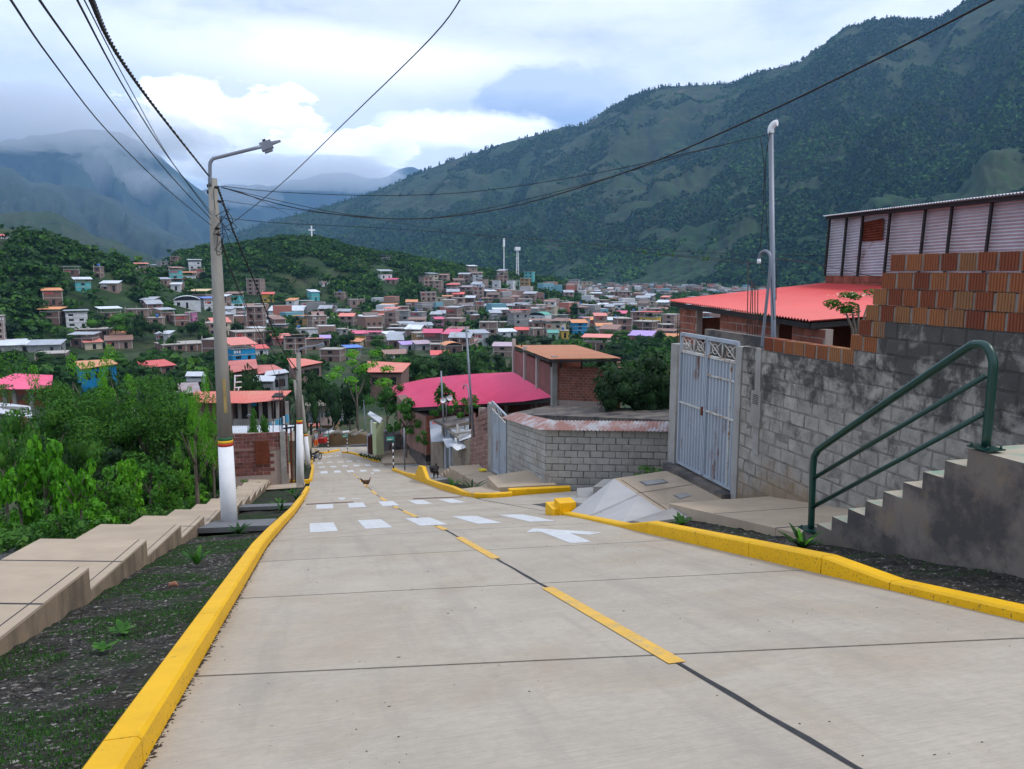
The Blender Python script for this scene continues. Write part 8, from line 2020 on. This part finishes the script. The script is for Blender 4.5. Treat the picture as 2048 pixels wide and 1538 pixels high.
p = Q[1].lerp(Q[2], .3).lerp(Q[0].lerp(Q[3], .3), .22); t = thing('bowl', p, 'small bright yellow bowl on the raised pavement by the narrow gate', 'bowl'); MB().tube([(0, 0, .0), (0, 0, .09)], [.12, .2], 12).obj('bowl_body', mat('yellow_plastic', (0.75, 0.6, 0.02), .5), t); MB().tube([(0, 0, .09), (0, 0, .105)], .21, 12).obj('rim', MATS['yellow_plastic'], t)
# person in orange overalls
M_OR = mat('orange_overall', (0.75, 0.16, 0.02), .8, .1, 5); M_SKIN = mat('skin', (0.28, 0.15, 0.09), .7, .05, 4); M_GREY2 = mat('grey_shirt', (0.30, 0.32, 0.35), .85, .1, 5)
p = onroad(632.5, 895, 0); p.z = zr(p.y); t = thing('person', p, 'person in orange work trousers and grey top far down the street', 'person', rz=R(30))
V = [(0, 0, .95), (0, 0, 1.15), (0, 0, 1.38), (0, 0, 1.5), (0, 0, 1.63), (.20, 0, 1.40), (.27, .02, 1.14), (.25, .12, .92), (-.20, 0, 1.40), (-.27, .02, 1.14), (-.25, .10, .92), (.10, 0, .88), (.13, .03, .48), (.14, 0, .07), (.15, .12, .03), (-.10, 0, .88), (-.13, .02, .48), (-.15, -.03, .07), (-.16, .09, .03)]
E_ = [(0, 1), (1, 2), (2, 3), (3, 4), (2, 5), (5, 6), (6, 7), (2, 8), (8, 9), (9, 10), (0, 11), (11, 12), (12, 13), (13, 14), (0, 15), (15, 16), (16, 17), (17, 18)]
mk('body', V, E_, [.13, .13, .15, .055, .105, .06, .045, .035, .06, .045, .035, .10, .07, .05, .04, .10, .07, .05, .04], M_GREY2, t)
mk('trousers', [(0, 0, 1.0), (0, 0, .90), (.10, 0, .85), (.13, .03, .48), (.14, 0, .12), (-.10, 0, .85), (-.13, .02, .48), (-.15, -.03, .12)], [(0, 1), (1, 2), (2, 3), (3, 4), (1, 5), (5, 6), (6, 7)], [.155, .15, .12, .09, .075, .12, .09, .075], M_OR, t)
mk('head', [(0, 0, 1.56), (0, .01, 1.66), (0, .015, 1.72)], [(0, 1), (1, 2)], [.08, .10, .085], M_SKIN, t); mk('cap', [(0, 0, 1.72), (0, 0, 1.78)], [(0, 1)], [.115, .09], M_OR, t)
# parked motorcycle and the three-wheeler beyond
def wheel(t, p, r_, w_=.06, n=18, axis='x'):
    a = np.linspace(0, 2 * math.pi, n + 1); o = MB().tube([(p[0], p[1] + r_ * math.cos(q), p[2] + r_ * math.sin(q)) for q in a], w_ * .7, 7).obj('wheel', M_BLACK, t)
    MB().tube([(p[0], p[1] + r_ * .8 * math.cos(q), p[2] + r_ * .8 * math.sin(q)) for q in a], .015, 5).obj('rim', M_METAL, o)
    b = MB(); [b.beam(p, (p[0], p[1] + r_ * .8 * math.cos(q), p[2] + r_ * .8 * math.sin(q)), .012) for q in a[:-1:2]]; b.obj('spokes', M_METAL, o)
    return o
p = onroad(633, 922, 0); t = thing('motorcycle', p, 'dark motorcycle parked at the left kerb far down the street', 'motorcycle', rz=R(148))
wheel(t, (0, -.62, .31), .29); wheel(t, (0, .66, .31), .29, .08)
MB().tube([(0, -.62, .31), (0, -.50, .62), (0, -.40, .92)], .028, 7).obj('fork', M_METAL, t); MB().tube([(-.36, -.30, 1.0), (-.12, -.38, .95), (.12, -.38, .95), (.36, -.30, 1.0)], .018, 6).obj('handlebar', M_BLACK, t)
mk('tank', [(0, -.30, .82), (0, 0, .82), (0, .12, .76)], [(0, 1), (1, 2)], [.11, .14, .08], M_DARKFR, t); mk('seat', [(0, .1, .76), (0, .45, .78), (0, .75, .84)], [(0, 1), (1, 2)], [.10, .12, .08], M_BLACK, t)
MB().box(-.14, .14, -.22, .18, .26, .62).obj('engine', M_METAL, t); MB().tube([(.13, -.1, .32), (.15, .3, .28), (.16, .75, .38)], .045, 8).obj('exhaust', M_METAL, t); MB().tube([(0, .1, .36), (0, .66, .31)], .035, 6).obj('swing_arm', M_DARKFR, t)
MB().box(-.1, .1, -.56, -.44, .80, .98).obj('headlight', M_WHITEP, t); MB().box(-.07, .07, .84, 1.0, .55, .78).obj('rear_guard', M_DARKFR, t)
p = onroad(645.5, 889, 0); p.z = zr(p.y); t = thing('three_wheeler', p, 'red and black covered three-wheeler beyond the person in orange', 'three-wheeler', rz=R(160))
wheel(t, (0, -1.1, .3), .28); wheel(t, (-.6, .7, .3), .28); wheel(t, (.6, .7, .3), .28)
MB().prism([(-.25, -1.2, .5), (.25, -1.2, .5), (.65, .2, .4), (.65, 1.2, .4), (-.65, 1.2, .4), (-.65, .2, .4)], [(-.2, -.7, 1.15), (.2, -.7, 1.15), (.62, .1, .95), (.62, 1.2, .95), (-.62, 1.2, .95), (-.62, .1, .95)]).obj('body', mat('red_paint', (0.5, 0.03, 0.02), .4), t)
MB().prism([(-.6, -.5, 1.62), (.6, -.5, 1.62), (.65, 1.2, 1.7), (-.65, 1.2, 1.7)], [(-.5, -.4, 1.75), (.5, -.4, 1.75), (.55, 1.1, 1.82), (-.55, 1.1, 1.82)]).obj('canopy', M_DARKFR, t)
for sx in (-.55, .55):
    for y_ in (-.45, 1.1): MB().beam((sx, y_, .8), (sx, y_, 1.65), .05).obj('canopy_post', M_DARKFR, t)
# ---------------------------------------------------------------- haze: the valley air
hz = MB().box(-7000, 7000, -1500, 10800, -60, 1560).obj('haze', None)
hm = bpy.data.materials.new('haze'); hm.use_nodes = True; t = NT(hm.node_tree); t.n.clear()
o_ = t.new('ShaderNodeOutputMaterial'); pv = t.new('ShaderNodeVolumePrincipled', {'Color': (0.30, 0.59, 1.0, 1), 'Density': 6.8e-5, 'Anisotropy': 0.0})
t.l.new(pv.outputs[0], o_.inputs['Volume']); hz.data.materials.append(hm)
tag(hz, kind='stuff', label='pale blue haze filling the valley air')

# low cloud lying against the far mountain: closed volumes of mist
cm = bpy.data.materials.new('cloud_mist'); cm.use_nodes = True; t = NT(cm.node_tree); t.n.clear()
o_ = t.new('ShaderNodeOutputMaterial'); pv = t.new('ShaderNodeVolumePrincipled', {'Color': (0.97, 0.98, 1.0, 1), 'Density': 0.0016, 'Anisotropy': 0.1}); t.l.new(pv.outputs[0], o_.inputs['Volume'])
def cloud(u, v, D, ru, rv, seed, label, rd=.6):
    p = atD(u, v, D); k = fwd(p) / F; iv, if_ = ico(6); n = fbm(iv[:, 0] * 2.2 + seed, iv[:, 2] * 2.2 + iv[:, 1] * 1.7, 6, seed, .55); n2 = np.abs(fbm(iv[:, 0] * 5 + seed * 3, iv[:, 2] * 5 + iv[:, 1] * 4, 5, seed + 9, .6) - .5)
    vv = iv * (0.55 + 0.75 * n + .5 * n2)[:, None] * np.array([ru * k, ru * k * rd, rv * k])
    az = math.atan2(p.x, p.y); o = bpy.data.objects.new('cloud', npmesh('cloud', vv, if_, cm, True)); COL.objects.link(o); o.location = p; o.rotation_euler = (0, 0, -az); tag(o, label=label, kind='stuff')
cloud(215, 345, 6600, 85, 52, 3, 'small bright cloud hanging in front of the far left mountain')
cloud(300, 372, 6500, 70, 34, 5, 'wisp of cloud trailing down the far left mountain')
cloud(60, 245, 6900, 330, 60, 7, 'long cloud bank covering the crest of the far left mountain')
cloud(360, 290, 6900, 120, 34, 11, 'cloud bank over the right shoulder of the far left mountain')
cloud(600, 345, 8800, 240, 34, 13, 'low cloud bank over the distant range')
cloud(480, 392, 8800, 80, 26, 17, 'thin cloud hanging on the distant range')
